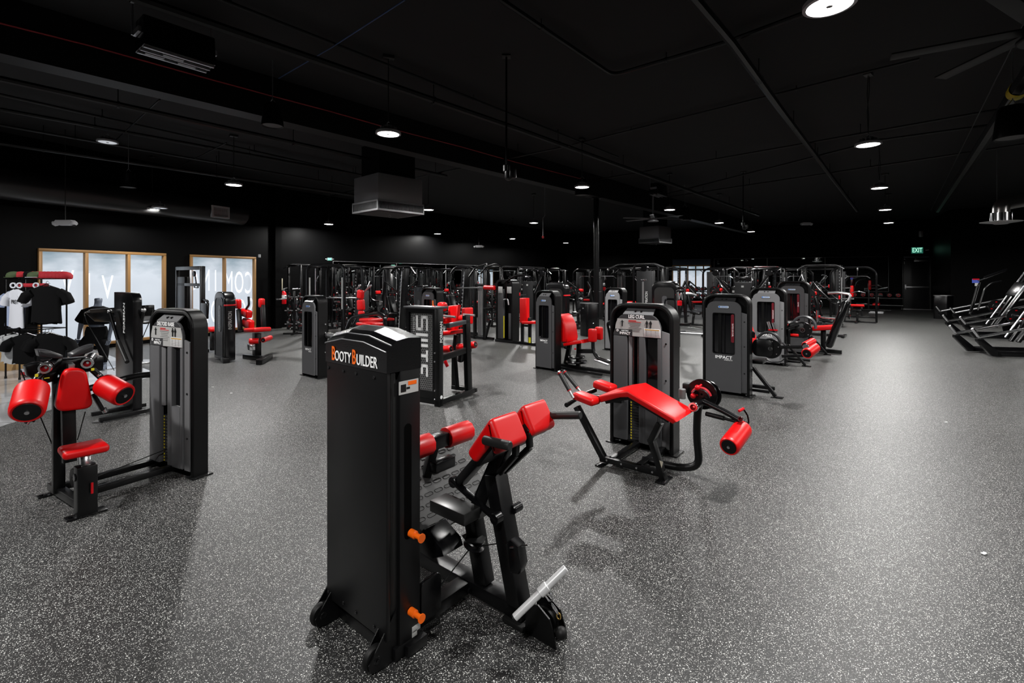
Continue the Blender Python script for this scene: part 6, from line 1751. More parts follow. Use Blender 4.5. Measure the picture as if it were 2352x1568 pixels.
def plate(parent, c, ax, r=.225, th=.05, deco=True):
    o = part('weight_plate', G().lathe([(.026, -th / 2), (r * .45, -th / 2), (r * .5, -th * .25), (r * .85, -th * .25), (r * .88, -th / 2), (r * .97, -th / 2), (r, 0), (r * .97, th / 2), (r * .88, th / 2), (r * .85, th * .25), (r * .5, th * .25), (r * .45, th / 2), (.026, th / 2)], c, ax, 26, close=True), PLATE, parent)
    if deco:
        g = G(); z = V(ax).normalized(); u = V((0, 0, 1)); x = z.cross(u).normalized(); y = z.cross(x); c = V(c)
        for k in range(3):
            a = k * 2.094 + .5
            for s_ in (-1, 1): g.box(c + (x * math.cos(a) + y * math.sin(a)) * r * .68 + z * s_ * th * .28, (.035, .035, .02) if abs(z.y) < .7 else (.05, .018, .03))
        part('plate_print', g, REDP, o)
    return o

# ---- prototypes, built once at their first place, then copied
def proto_rack(loc, rz, label):
    t = thing('power_rack', label, 'power rack', loc, rz, group='black power racks at the back')
    for x in (-.6, .6):
        for y in (0, .9):
            part('upright', G().bar((x, y, 0), (x, y, 2.35), .075, .075, .005), FR2, t)
    part('top_frame', G().bar((-.6, 0, 2.33), (.6, 0, 2.33), .07, .06).bar((-.6, .9, 2.33), (.6, .9, 2.33), .07, .06).bar((-.6, 0, 2.33), (-.6, .9, 2.33), .07, .06).bar((.6, 0, 2.33), (.6, .9, 2.33), .07, .06), FR2, t)
    part('pull_up_bar', G().tube([(-.75, -.12, 2.22), (-.5, -.1, 2.38), (.5, -.1, 2.38), (.75, -.12, 2.22)], .018, 8, round_=.1), CHROME, t)
    part('base_frame', G().bar((-.6, -.1, .04), (-.6, 1.2, .04), .07, .06).bar((.6, -.1, .04), (.6, 1.2, .04), .07, .06).bar((-.6, 1.15, .04), (.6, 1.15, .04), .07, .06), FR2, t)
    part('barbell', G().cyl((-1.05, -.06, 1.12), (1.05, -.06, 1.12), .015, 10).cyl((-1.05, -.06, 1.12), (-.68, -.06, 1.12), .026, 12).cyl((.68, -.06, 1.12), (1.05, -.06, 1.12), .026, 12), CHROME, t)
    part('hanging_handle', G().tube([(-.62, -.12, 2.0), (-.72, -.14, 1.75), (-.52, -.14, 1.75), (-.62, -.12, 2.0)], .016, 6, round_=.03), CHROME, t)
    part('scale_strip', G().box((-.6, -.042, 1.3), (.03, .006, 1.2)).box((.6, .858, 1.3), (.03, .006, 1.2)), STEEL, t)
    part('storage_peg', G().cyl((.6, .9, 1.5), (.9, .9, 1.5), .025, 10), CHROME, t)
    part('storage_peg', G().cyl((-.6, .9, 1.0), (-.9, .9, 1.0), .025, 10), CHROME, t)
    g = G()
    for x in (-.6, .6):
        for k in range(16): g.cyl((x, -.040, .4 + k * .115), (x, -.037, .4 + k * .115), .014, 8)
    part('hole_row', g, STEEL, t)
    plate(t, (-.84, 1.0, .5), (1, 0, 0)); plate(t, (.84, 1.0, .5), (1, 0, 0)); plate(t, (.84, 1.0, 1.0), (1, 0, 0), .18)
    part('red_hook', G().box((-.6, -.07, 1.16), (.05, .07, .14), bev=.01).box((.6, -.07, 1.16), (.05, .07, .14), bev=.01), REDP, t)
    return t


def proto_cable(loc, rz, label):
    t = thing('cable_tower', label, 'cable machine', loc, rz, group='black cable towers at the back')
    part('tower_body', G().box((0, .1, 1.1), (.34, .25, 2.1), bev=.02), DGREY, t)
    part('frame_arch', G().tube([(-.35, 0, .03), (-.35, 0, 2.15), (-.1, 0, 2.32), (1.0, 0, 2.32), (1.25, 0, 2.1), (1.25, 0, .03)], .04, 8, round_=.15), FR2, t)
    part('guide_rods', G().cyl((-.1, -.06, .1), (-.1, -.06, 2.0), .012, 8).cyl((.1, -.06, .1), (.1, -.06, 2.0), .012, 8), CHROME, t)
    part('lat_bar', G().tube([(.2, -.3, 1.86), (.32, -.3, 1.95), (.95, -.3, 1.95), (1.07, -.3, 1.86)], .016, 8, round_=.06), CHROME, t)
    part('cable', G().tube([(.63, -.3, 1.95), (.63, -.2, 2.28)], .006, 6), RUBBER, t)
    part('pulley', G().lathe([(.01, -.02), (.06, -.02), (.06, .02), (.01, .02)], (.63, -.2, 2.24), (1, 0, 0), 16, close=True), STEEL, t)
    part('seat', G().pad((.62, -.15, .52), (.34, .5, .09), bev=.03), SATIN, t); part('seat_post', G().bar((.62, -.15, .05), (.62, -.15, .48), .08, .08), FR2, t)
    part('thigh_roller', G().cyl((.4, -.2, .72), (.86, -.2, .72), .055, 14, bev=.01), RED, t)
    part('base', G().bar((-.35, 0, .035), (1.25, 0, .035), .09, .06).bar((.62, -.6, .035), (.62, .3, .035), .09, .06), FR2, t)
    return t


def proto_press(loc, rz, label):
    t = thing('plate_loaded_press', label, 'exercise machine', loc, rz, group='plate-loaded presses at the back')
    part('main_frame', G().tube([(-.4, .6, .04), (-.35, .3, 1.2), (-.3, .1, 1.75)], .045, 8).tube([(.4, .6, .04), (.35, .3, 1.2), (.3, .1, 1.75)], .045, 8).bar((-.5, .6, .04), (.5, .6, .04), .08, .07).bar((0, .6, .04), (0, -.7, .04), .08, .07).bar((-.3, -.7, .04), (.3, -.7, .04), .08, .07), FR2, t)
    part('back_pad', G().pad((0, .02, .95), (.26, .09, .70), (math.radians(-12), 0, 0), bev=.035), SATIN, t, angle=60)
    part('head_pad', G().pad((0, .10, 1.38), (.2, .08, .12), bev=.03), RED, t, angle=60)
    part('seat', G().pad((0, -.22, .5), (.32, .4, .09), (.12, 0, 0), bev=.035), SATIN, t, angle=60)
    part('seat_post', G().bar((0, -.1, .05), (0, -.15, .46), .08, .08), FR2, t)
    for s_ in (-1, 1):
        part('lever_arm', G().tube([(s_ * .3, .12, 1.75), (s_ * .55, -.1, 1.5), (s_ * .6, -.45, 1.15), (s_ * .35, -.5, 1.1)], .03, 8, round_=.12), SATIN, t)
        part('handle', G().cyl((s_ * .35, -.5, 1.1), (s_ * .22, -.5, 1.08), .02, 10), STEEL, t)
        part('plate_horn', G().cyl((s_ * .5, .15, 1.35), (s_ * .85, .2, 1.35), .025, 12), CHROME, t)
    plate(t, (.66, .17, 1.35), (1, 0, 0), .2)
    plate(t, (-.66, .17, 1.35), (1, 0, 0), .2)
    return t


def proto_crossover(loc, rz, label):
    t = thing('cable_crossover', label, 'cable machine', loc, rz, group='wide cable crossovers at the back')
    for x in (-1.6, 1.6):
        part('column', G().box((x, 0, 1.15), (.22, .3, 2.3), bev=.02), SATIN, t)
        part('guide_rail', G().cyl((x * .91, -.08, .1), (x * .91, -.08, 2.2), .02, 8).cyl((x * .91, .08, .1), (x * .91, .08, 2.2), .02, 8), CHROME, t)
        part('pulley_carriage', G().box((x * .88, 0, 1.55), (.1, .12, .16), bev=.02), STEEL, t)
    part('top_beam', G().bar((-1.6, 0, 2.3), (1.6, 0, 2.3), .08, .09), FR2, t)
    part('grip_bar', G().tube([(-.7, -.25, 2.1), (-.5, -.25, 2.28), (.5, -.25, 2.28), (.7, -.25, 2.1)], .018, 8, round_=.08), CHROME, t)
    part('base', G().bar((-1.7, 0, .03), (1.7, 0, .03), .1, .05), FR2, t)
    part('red_handle', G().box((-1.36, -.05, 1.35), (.12, .04, .16), bev=.015).box((1.36, -.05, 1.45), (.12, .04, .16), bev=.015), REDP, t)
    return t


def proto_smith(loc, rz, label):
    t = thing('smith_machine', label, 'smith machine', loc, rz, group='round-cornered smith machines at the back')
    for y in (0, .9):
        part('hoop', G().tube([(-.75, y, .02), (-.75, y, 2.3), (.75, y, 2.3), (.75, y, .02)], .045, 10, round_=.25), SATIN, t)
    part('guide_rod', G().cyl((-.6, .2, .1), (-.6, .2, 2.2), .018, 8).cyl((.6, .2, .1), (.6, .2, 2.2), .018, 8), CHROME, t)
    part('side_tie', G().bar((-.75, 0, 2.25), (-.75, .9, 2.25), .05, .05).bar((.75, 0, 2.25), (.75, .9, 2.25), .05, .05).bar((-.75, 0, .05), (-.75, .9, .05), .06, .06).bar((.75, 0, .05), (.75, .9, .05), .06, .06), SATIN, t)
    part('barbell', G().cyl((-1.1, .16, 1.25), (1.1, .16, 1.25), .016, 10).cyl((-1.1, .16, 1.25), (-.8, .16, 1.25), .026, 12).cyl((.8, .16, 1.25), (1.1, .16, 1.25), .026, 12), CHROME, t)
    part('weight_shroud', G().box((.95, .6, .75), (.3, .35, 1.45), bev=.03), DGREY, t); part('scale_strip', G().box((-.66, .0, 1.4), (.04, .02, 1.0)).box((.66, .0, 1.4), (.04, .02, 1.0)), LABEL, t)
    plate(t, (-.9, .95, .45), (1, 0, 0)); plate(t, (-.98, .95, .45), (1, 0, 0), .225, .05, False)
    return t


def proto_functional(loc, rz, label):
    t = thing('dual_pulley_trainer', label, 'cable machine', loc, rz, group='dual pulley trainers with raised arms')
    part('shroud', G().prism(rrect(-.28, .02, .28, 1.72, .05, 5, top_only=True), -.1, .25, 'y', bev=.02), DGREY, t)
    for s_ in (-1, 1):
        part('side_wing', G().prism(rrect(.28 * s_ if s_ > 0 else -.42, .02, .42 if s_ > 0 else -.28, 1.55, .06, 4, top_only=True), -.02, .2, 'y', bev=.02), BLACK, t)
        part('arm', G().bar((s_ * .4, -.1, 1.25), (s_ * .95, -.25, 2.05), .07, .07), SATIN, t)
        part('arm_head', G().cyl((s_ * .95, -.32, 2.08), (s_ * .95, -.2, 2.08), .12, 16, bev=.02), SATIN, t)
        part('arm_strut', G().cyl((s_ * .42, -.14, 1.2), (s_ * .92, -.3, 1.9), .013, 8), CHROME, t)
        part('side_label', G().box((s_ * .35, -.025, 1.35), (.08, .004, .08)), LABEL, t)
    part('front_label', G().box((0, -.103, 1.55), (.09, .004, .07)), LABEL, t)
    part('pull_up_bar', G().tube([(-.6, -.1, 2.2), (-.3, 0, 2.3), (.3, 0, 2.3), (.6, -.1, 2.2)], .02, 8, round_=.08), CHROME, t)
    part('head', G().box((0, .05, 1.85), (.4, .2, .16), bev=.04).cyl((-.2, -.1, 1.82), (-.2, .0, 1.82), .09, 16).cyl((.2, -.1, 1.82), (.2, .0, 1.82), .09, 16), SATIN, t)
    part('base', G().bar((-.7, .1, .03), (.7, .1, .03), .12, .06), FR2, t)
    return t


def proto_tree(loc, rz, label):
    t = thing('plate_tree', label, 'plate tree', loc, rz, group='weight plate trees')
    part('stand', G().bar((0, 0, .03), (0, 0, 1.45), .08, .08).bar((-.35, 0, .03), (.35, 0, .03), .08, .05).bar((0, -.3, .03), (0, .3, .03), .08, .05), FR2, t)
    for z in (.35, .8, 1.25):
        for s_ in (-1, 1):
            part('peg', G().cyl((0, 0, z), (s_ * .3, 0, z), .024, 10), CHROME, t)
            plate(t, (s_ * .16, 0, z), (1, 0, 0), .20 if z < 1 else .15)
    return t


def proto_ham(loc, rz, label):
    """tall slanted-column machine with a chrome scale edge"""
    t = thing('slanted_column_machine', label, 'exercise machine', loc, rz, group='machines with tall slanted columns')
    part('slanted_column', G().bar((0, 0, .05), (.22, 0, 2.2), .30, .12, .01, up=(1, 0, 0)), FR2, t)
    part('chrome_edge', G().bar((.10, -.16, .1), (.30, -.16, 2.1), .02, .02, 0), CHROME, t)
    part('tooth_row', G().add(*(lambda g: (g.v, g.f))(_teeth())), STEEL, t)
    part('top_bar', G().tube([(-.5, .0, 2.05), (-.3, 0, 2.25), (.5, 0, 2.25), (.8, 0, 2.0)], .04, 8, round_=.12), SATIN, t)
    part('base', G().bar((-.6, 0, .04), (1.0, 0, .04), .1, .08).bar((-.5, -.5, .04), (-.5, .5, .04), .1, .08), FR2, t)
    part('back_pad', G().pad((-.35, -.1, 1.0), (.09, .3, .6), (0, -.25, 0), bev=.03), SATIN, t); part('seat', G().pad((-.6, -.1, .5), (.4, .3, .08), bev=.03), RED, t)
    plate(t, (-.1, -.55, .75), (0, 1, 0), .22)
    part('plate_horn', G().cyl((-.1, -.7, .75), (-.1, 0, .75), .025, 10), CHROME, t)
    return t
def _teeth():
    g = G()
    for k in range(14): g.box((.12 + .012 * k, -.17, .4 + k * .12), (.05, .02, .03), (0, .5, 0))
    return g


PROTO = {'rack': proto_rack, 'cable': proto_cable, 'press': proto_press, 'cross': proto_crossover, 'smith': proto_smith, 'func': proto_functional, 'tree': proto_tree, 'ham': proto_ham}
made = {}
def place(kind, px_, Y, rz, label, scale=.93):
    x = (px_ - CX) * Y / FPX
    if kind not in made:
        t = PROTO[kind]((x, Y, 0), rz, label); made[kind] = t
        t.scale = (scale,) * 3
        return t
    return dup(made[kind], (x, Y), rz, label, scale=scale)
A1 = math.radians(51.4); A2 = GA
place('func', 1707, 17.5, GA, 'grey dual pulley trainer with two raised arms, behind the right trio of grey towers')
place('func', 1214, 20.6, GA, 'distant dual pulley trainer behind the round-topped black tower in the centre')
place('smith', 748, 14.6, GA + .3, 'smith machine with two tall black hoops behind the small grey tower')
B = [
 ('rack', 700, 17.0, A1 + math.pi, 'power rack nearest the fire extinguisher'),
 ('tree', 676, 15.2, .2, 'plate tree with a stack of plates on the floor right of the extinguisher'),
 ('rack', 800, 18.9, A1 + math.pi, 'power rack just right of the tall hoops'),
 ('ham', 818, 17.2, GA, 'slanted-column machine right of the two tall black hoops'),
 ('ham', 900, 16.5, GA + 3.14, 'slanted-column machine behind the right shoulder of the nearest tower'),
 ('cable', 885, 18.0, GA, 'cable tower behind the red three-piece seat'),
 ('press', 872, 15.8, A1, 'press machine with plates behind the wide rounded arms'),
 ('rack', 940, 21.6, A1 + math.pi, 'power rack behind the twin small towers'),
 ('ham', 920, 14.9, GA, 'slanted-column machine left of the twin small towers'),
 ('ham', 1060, 15.4, GA, 'slanted-column machine between the honeycomb machine and the pulldown rack'),
 ('press', 1022, 18.5, A1 + 3.1, 'press with plates behind the red back of the honeycomb machine'),
 ('cross', 1035, 23.9, A1, 'wide crossover far behind the twin small towers'),
 ('cable', 1080, 22, GA, 'cable tower left of the tall rack with curved horns'),
 ('rack', 1105, 24.8, A1 + math.pi, 'power rack far behind the tall rack with curved horns'),
 ('cable', 1195, 24, GA, 'cable tower above the narrow upright red seat'),
 ('press', 1160, 26.5, A1, 'far press with red pads seen above the narrow upright red seat'),
 ('cross', 1250, 29, GA, 'wide crossover far behind the dual pulley trainer of the centre'),
 ('rack', 1272, 24.8, A1, 'power rack left of the steel post, behind the curved red seat'),
 ('cable', 1330, 24, GA, 'cable tower with a lat bar immediately left of the steel post'),
 ('press', 1300, 17.2, A1, 'press machine right behind the hip abductor tower'),
 ('press', 1332, 18.2, GA, 'press machine between the hip abductor and the steel post'),
 ('rack', 1398, 26, A1, 'power rack immediately right of the steel post'),
 ('cable', 1425, 22, GA, 'cable tower behind the light grey small tower'),
 ('cross', 1450, 20.8, GA, 'wide crossover behind the tall slim grey tower'),
 ('ham', 1420, 29, GA, 'slanted-column machine far behind the light grey small tower'),
 ('rack', 1530, 21.5, GA, 'power rack behind the round-topped tower right of the slim grey tower'),
 ('cross', 1590, 24.5, GA, 'wide crossover in front of the bright reflected-window panes'),
 ('press', 1585, 18.0, A1, 'press machine before the bright reflected-window panes'),
 ('cable', 1632, 21, GA, 'cable tower left of the grey dual pulley trainer'),
 ('rack', 1760, 20.5, GA, 'power rack right of the grey dual pulley trainer'),
 ('cable', 1800, 22.5, GA, 'cable tower above the light grey leg extension tower'),
 ('cross', 1835, 23.8, GA, 'wide crossover above the farthest tower of the right trio'),
 ('rack', 1885, 17.3, GA, 'power rack right behind the farthest tower of the right trio'),
 ('press', 1880, 14.9, A1, 'press machine just beyond the slanted black foot plate'),
 ('cable', 1930, 19.5, GA, 'last cable tower toward the exit door, above the slanted foot plate'),
 ('rack', 1722, 22.4, A1, 'power rack immediately right of the bright reflected-window panes'), ('ham', 1745, 19.2, GA, 'slanted-column machine touching the right wing of the grey dual pulley trainer'),
 ('press', 1662, 18.9, A1, 'press machine between the bright reflected-window panes and the dual pulley trainer'),
 ('tree', 1872, 18.6, .3, 'plate tree behind the slanted black foot plate'), ('func', 1500, 23.5, GA, 'dual pulley trainer whose arms rise beside the top of the slim grey tower'),
 ('rack', 1170, 19.4, A1, 'power rack above the curved lever of the open-front grey tower'), ('press', 962, 19.0, GA, 'press machine right behind the twin small towers'), ('ham', 1240, 23.6, GA + 3.1, 'slanted-column machine above the hip abductor tower'),
 ('cable', 1372, 20.6, GA, 'cable tower directly behind the steel post'), ('tree', 786, 15.5, .5, 'plate tree between the tall hoops and the red three-piece seat'), 
 

 ('tree', 1130, 17.5, .4, 'plate tree left of the pulldown tower'), ('tree', 1040, 16.5, .9, 'plate tree at the foot of the slanted column near the red seat back'),
 ('tree', 1270, 19.0, .9, 'plate tree behind the hip abductor tower'), ('tree', 962, 16.6, .4, 'plate tree behind the twin small towers'),
]
for k, px_, Y, rz, lab in B: place(k, px_, Y, rz + rnd.uniform(-.06, .06), lab)

# ---- recognisable machines of the middle distance
# pulldown tower with long lever and narrow red seat
O = (-.48, 13.55)
t = thing('pulldown_machine', 'tall open-front grey tower with a narrow upright red seat at its right, in the centre', 'exercise machine', O, GA); R_ = Ray(O, GA); p = R_.y
xa, xb = p(1139, 700, 0)[0], p(1177, 700, 0)[0]; zt_ = p(1155, 642, 0)[2]
part('hoop', G().ring(rrect(xa, .02, xb, zt_, .12, 6, top_only=True), rrect(xa + .05, .02, xb - .05, zt_ - .05, .09, 6, top_only=True), 0, .3), PLASTIC, t)
part('left_panel', G().box((xa + .15, .06, zt_ * .45), (.2, .1, zt_ * .8), bev=.01), GREY, t); part('right_panel', G().box((xb - .08, .06, .45), (.14, .1, .7), bev=.01), GREY, t)
part('dark_core', G().box(((xa + xb) / 2, .18, zt_ * .48), (xb - xa - .1, .04, zt_ * .9)), BLACK, t)
part('placard', G().box((xa + .16, -.0, zt_ - .28), (.15, .01, .18), bev=.005).box((xb - .12, -.0, zt_ - .28), (.17, .01, .18), bev=.005), LABEL, t)
part('yellow_scale', G().box(((xa + xb) / 2 - .02, .02, .42), (.025, .01, .6)), YELLOW, t)
part('overhead_lever', G().tube([V(p(1163, 646, -.2)), V(p(1183, 633, -.2)), V(p(1205, 632, -.2))], .03, 8, round_=.1).cyl(V(p(1163, 646, -.2)), V(p(1163, 690, -.1)), .018, 8), SATIN, t)
part('hand_hook', G().tube([V(p(1157, 688, -.1)), V(p(1166, 686, -.1)), V(p(1168, 700, -.1))], .02, 8, round_=.05), STEEL, t)
part('base', G().bar((xa, 0, .04), (p(1234, 780, 0)[0], 0, .04), .08, .07), FR2, t)
part('seat_back', G().prism([(p(a, b, 0)[0], p(a, b, 0)[2]) for a, b in [(1197, 684), (1213, 684), (1213, 740), (1197, 741)]], -.08, .08, 'y', bev=.03, seg=3), RED, t, angle=60)
part('seat', G().prism([(p(a, b, 0)[0], p(a, b, 0)[2]) for a, b in [(1206, 737), (1236, 737), (1236, 743), (1206, 743)]], -.16, .16, 'y', bev=.02, seg=3), RED, t, angle=60)
for px_ in (1200, 1217): x = p(px_, 760, 0)[0]; part('seat_post', G().bar((x, 0, .05), (x, 0, .72), .07, .07), FR2, t)
part('post_tie', G().bar((p(1200, 755, 0)[0], 0, .5), (p(1217, 755, 0)[0], 0, .5), .04, .05), FR2, t); part('yellow_tag', G().box((p(1219, 776, 0)[0], -.05, .14), (.06, .01, .14)), YT, t)
# rack with curved horns and red bar pads
O = (-1.15, 14.2)
t = thing('horned_rack', 'tall narrow rack with two curved horns at its top, left of the open-front grey tower', 'power rack', O, GA); R_ = Ray(O, GA); p = R_.y
for a in (1091, 1113): x = p(a, 700, 0)[0]; part('upright', G().bar((x, 0, 0), (x, 0, p(a, 620, 0)[2]), .08, .08), FR2, t)
part('horn', G().tube([V(p(1078, 635, 0)), V(p(1092, 614, 0)), V(p(1118, 606, 0))], .03, 8, round_=.12), SATIN, t); part('horn', G().tube([V(p(1104, 628, .3)), V(p(1118, 612, .3)), V(p(1140, 605, .3)), V(p(1152, 612, .3))], .03, 8, round_=.12), SATIN, t)
part('cross_tie', G().bar((p(1091, 655, 0)[0], 0, 1.55), (p(1113, 655, 0)[0], 0, 1.55), .05, .05).bar((p(1080, 745, 0)[0], 0, .05), (p(1134, 745, 0)[0], 0, .05), .08, .07), FR2, t)
part('barbell', G().cyl(V(p(1050, 661, -.1)), V(p(1120, 660, -.1)), .02, 10), CHROME, t); part('red_bar_pad', G().cyl(V(p(1112, 660, -.1)), V(p(1137, 661, -.1)), .065, 14, bev=.02), RED, t)
part('weight_column', G().cyl((p(1100, 700, .1)[0], .1, .1), (p(1100, 700, .1)[0], .1, 1.6), .04, 12).cyl((p(1106, 700, .1)[0], .1, .1), (p(1106, 700, .1)[0], .1, 1.6), .04, 12), STEEL, t)
part('step', G().bar((p(1120, 720, 0)[0], -.1, .9), (p(1134, 720, 0)[0], -.1, .9), .2, .05).bar((p(1120, 740, 0)[0], -.1, .05), (p(1132, 740, 0)[0], -.1, .6), .06, .06), FR2, t)
# twin small towers
def tw(name, label, px0, px1, pyt, Y, col, plate, kind='rear', **k):
    a = (px0 - CX) * Y / FPX; c_, s_ = math.cos(GA), math.sin(GA)
    kk = (px1 - CX) / FPX; wdt = (kk * Y - a) / (c_ - kk * s_); Hh = EYE - (pyt - HY) * Y / FPX
    t = thing(name, label, 'exercise machine', (a, Y), GA); tower(t, wdt, Hh, .2, kind, col=col, col_plate=plate, **k); return t, (a, Y), wdt, Hh
t, O, wd_, H_ = tw('biceps_machine', 'small dark grey IMPACT tower above the honeycomb machine', 968, 1004, 660, 12.2, GREY, DGREY)
part('seat', G().pad((.9, .4, .62), (.4, .3, .09), bev=.03).pad((1.2, .4, .85), (.12, .3, .4), bev=.03), RED, t); part('frame', G().bar((.3, .3, .05), (1.4, .3, .05), .08, .07).bar((.9, .4, .05), (.9, .4, .6), .08, .08), FR2, t)
def black_tower(label, px0, px1, pyt, Y, word='INSPIRATION', seat=True):
    a = (px0 - CX) * Y / FPX; c_, s_ = math.cos(GA), math.sin(GA); kk = (px1 - CX) / FPX; w = (kk * Y - a) / (c_ - kk * s_); Hh = EYE - (pyt - HY) * Y / FPX
    t = thing('round_topped_tower', label, 'exercise machine', (a, Y), GA, group='black round-topped weight towers')
    part('tower_shell', G().prism(rrect(0, .02, w, Hh, w * .28, 8, top_only=True), 0, .24, 'y', bev=.04, seg=4), mat('gloss_shell', (.010, .010, .011), .2), t, angle=50)
    part('face_plate', G().prism(rrect(.08, .10, w - .08, Hh - .16, w * .18, 6, top_only=True), -.006, .002), mat('face_dark', (.025, .025, .026), .4), t)
    part('name_badge', G().prism(rrect(w * .42, .5, w * .62, Hh - .38, .05, 5), -.014, -.003), mat('badge_grey_dark', (.06, .06, .065), .3), t)
    text('badge_lettering', word, .11, mat('silver_print', (.4, .4, .4), .35), t, (w * .52, -.016, Hh * .55), (math.pi / 2, -math.pi / 2, 0), sx=.7)
    part('red_ring', G().box((w - .02, .12, Hh * .80), (.06, .25, .035), bev=.01), REDP, t)
    if seat:
        part('seat', G().pad((w + .45, .5, .6), (.42, .36, .1), bev=.03).pad((w + .2, .5, .95), (.1, .36, .5), (0, -.2, 0), bev=.03), RED, t); part('frame', G().bar((w, .2, .05), (w + .9, .5, .05), .08, .08).bar((w + .4, .5, .05), (w + .4, .5, .55), .09, .09), FR2, t)
        part('red_pad', G().pad((w + .12, -.1, Hh - .22), (.15, .12, .2), (0, -.5, 0), bev=.04), RED, t)
    return t
black_tower('round-topped black tower left of its small grey twin', 949, 975, 655, 13.2, 'NAUTILUS', False)
black_tower('round-topped black tower right behind the hip abductor tower', 1252, 1298, 648, 12.6, 'INSPIRATION', False)
black_tower('round-topped black tower right of the tall slim grey tower', 1496, 1556, 645, 12.6, 'INSPIRATION', False)
t, O, wd_, H_ = tw('glute_kick_machine', 'light grey IMPACT tower beside the steel post, with a red pad in its window', 1388, 1432, 660, 12.0, LGREY, LGREY)
part('red_pad', G().cyl((.3, .4, 1.0), (.3, .8, 1.0), .16, 20, bev=.02), RED, t); part('frame', G().bar((.2, .2, .05), (.4, 1.2, .05), .08, .07).bar((.3, .5, .05), (.3, .5, .9), .08, .08), FR2, t)
# tall slim grey tower
Y = 15.5; a = (1463 - CX) * Y / FPX; t = thing('slim_cable_tower', 'tall slim grey tower with a pale window strip, right of the steel post', 'cable machine', (a, Y), GA); R_ = Ray((a, Y), GA); p = R_.y
xb = p(1498, 700, 0)[0]; zt_ = p(1480, 622, 0)[2]
part('shroud', G().box((xb / 2, .1, zt_ / 2), (xb, .3, zt_), bev=.02), DGREY, t); part('window_strip', G().box((xb * .45, -.055, zt_ * .48), (xb * .12, .01, zt_ * .7)), STEEL, t); part('silver_badge', G().box((xb / 2, -.055, zt_ - .28), (.18, .01, .05), bev=.004), CHROME, t)
text('badge_lettering', 'INSPIRATION', .12, WHITE, t, (xb * .68, -.055, zt_ * .55), (math.pi / 2, -math.pi / 2, 0), sx=.7)
part('frame_arch', G().tube([(-.15, .1, .03), (-.15, .1, zt_ + .2), (xb + .15, .1, zt_ + .2), (xb + .15, .1, .03)], .04, 8, round_=.15).cyl((xb / 2, -.05, zt_ + .08), (xb / 2, .1, zt_ + .08), .1, 16), SATIN, t)
part('lat_bar', G().tube([(-.8, -.3, zt_ + .1), (-.5, -.3, zt_ + .22), (.7, -.3, zt_ + .22), (1.0, -.3, zt_ + .1)], .02, 8, round_=.1), CHROME, t)
# small A-frame with red grip
Y = 11.0; a = (1560 - CX) * Y / FPX; t = thing('a_frame_stand', 'black A-shaped stand with straps and a red grip, right of the LEG CURL tower top', 'stand', (a, Y), GA)
R_ = Ray((a, Y), GA); p = R_.y
part('post', G().bar((p(1556, 700, 0)[0], 0, .03), (p(1556, 700, 0)[0], 0, p(1556, 667, 0)[2]), .06, .06), FR2, t); part('leaning_post', G().bar(V(p(1570, 668, 0)), V(p(1576, 742, 0)), .06, .06, up=(0, 1, 0)), FR2, t)
part('top_tie', G().bar(V(p(1556, 668, 0)), V(p(1572, 668, 0)), .08, .05), FR2, t); part('foot', G().bar(V(p(1560, 745, 0)), V(p(1586, 744, 0)), .12, .06), FR2, t); part('red_grip', G().cyl(V(p(1561, 690, -.1)), V(p(1561, 702, -.1)), .05, 12, bev=.01), REDP, t)
part('strap_bundle', G().tube([V(p(1558, 670, -.1)), V(p(1560, 690, -.1)), V(p(1565, 670, -.1)), V(p(1567, 688, -.1))], .012, 6, round_=.05), STEEL, t)
part('curved_handle', G().tube([V(p(1576, 674, .4)), V(p(1588, 674, .4)), V(p(1600, 678, .4))], .03, 8, round_=.05), STEEL, t)
# rails of a rig base between the towers
t = thing('sled_rails', 'pair of shiny floor rails lying between the LEG CURL tower and the dark grey tower', 'floor rails', (3.9, 9.6), GA); R_ = Ray((3.9, 9.6), GA)
a, b = V(R_.z(1560, 748, .08)), V(R_.z(1625, 757, .08)); part('upper_rail', G().cyl(a, b, .04, 12), CHROME, t)
a, b = V(R_.z(1560, 764, .05)), V(R_.z(1625, 768, .05)); part('lower_rail', G().cyl(a, b, .03, 12), STEEL, t)
part('rail_end', G().box(a, (.1, .9, .06), bev=.01).box(b, (.1, .9, .06), bev=.01), FR2, t)

# ---- dumbbell racks and dumbbells along the end wall
def dbell(parent_loc, rz, label, first=[None]):
    if first[0] is None:
        t = thing('dumbbell', label, 'dumbbell', parent_loc, rz, group='round dumbbells on the racks along the end wall')
        part('head', G().lathe([(0, -.17), (.07, -.17), (.095, -.155), (.095, -.075), (.08, -.06), (0, -.06)], (0, 0, 0), (0, 1, 0), 18), PLATE, t)
        part('head', G().lathe([(0, .17), (.07, .17), (.095, .155), (.095, .075), (.08, .06), (0, .06)], (0, 0, 0), (0, 1, 0), 18), PLATE, t)
        part('grip', G().cyl((0, -.07, 0), (0, .07, 0), .017, 10), CHROME, t)
        part('red_mark', G().lathe([(.035, -.172), (.06, -.172), (.06, -.174), (.035, -.174)], (0, 0, 0), (0, 1, 0), 16, close=True), REDP, t)
        t.scale = (1.45,) * 3; first[0] = t; return t
    return dup(first[0], parent_loc, rz, label)
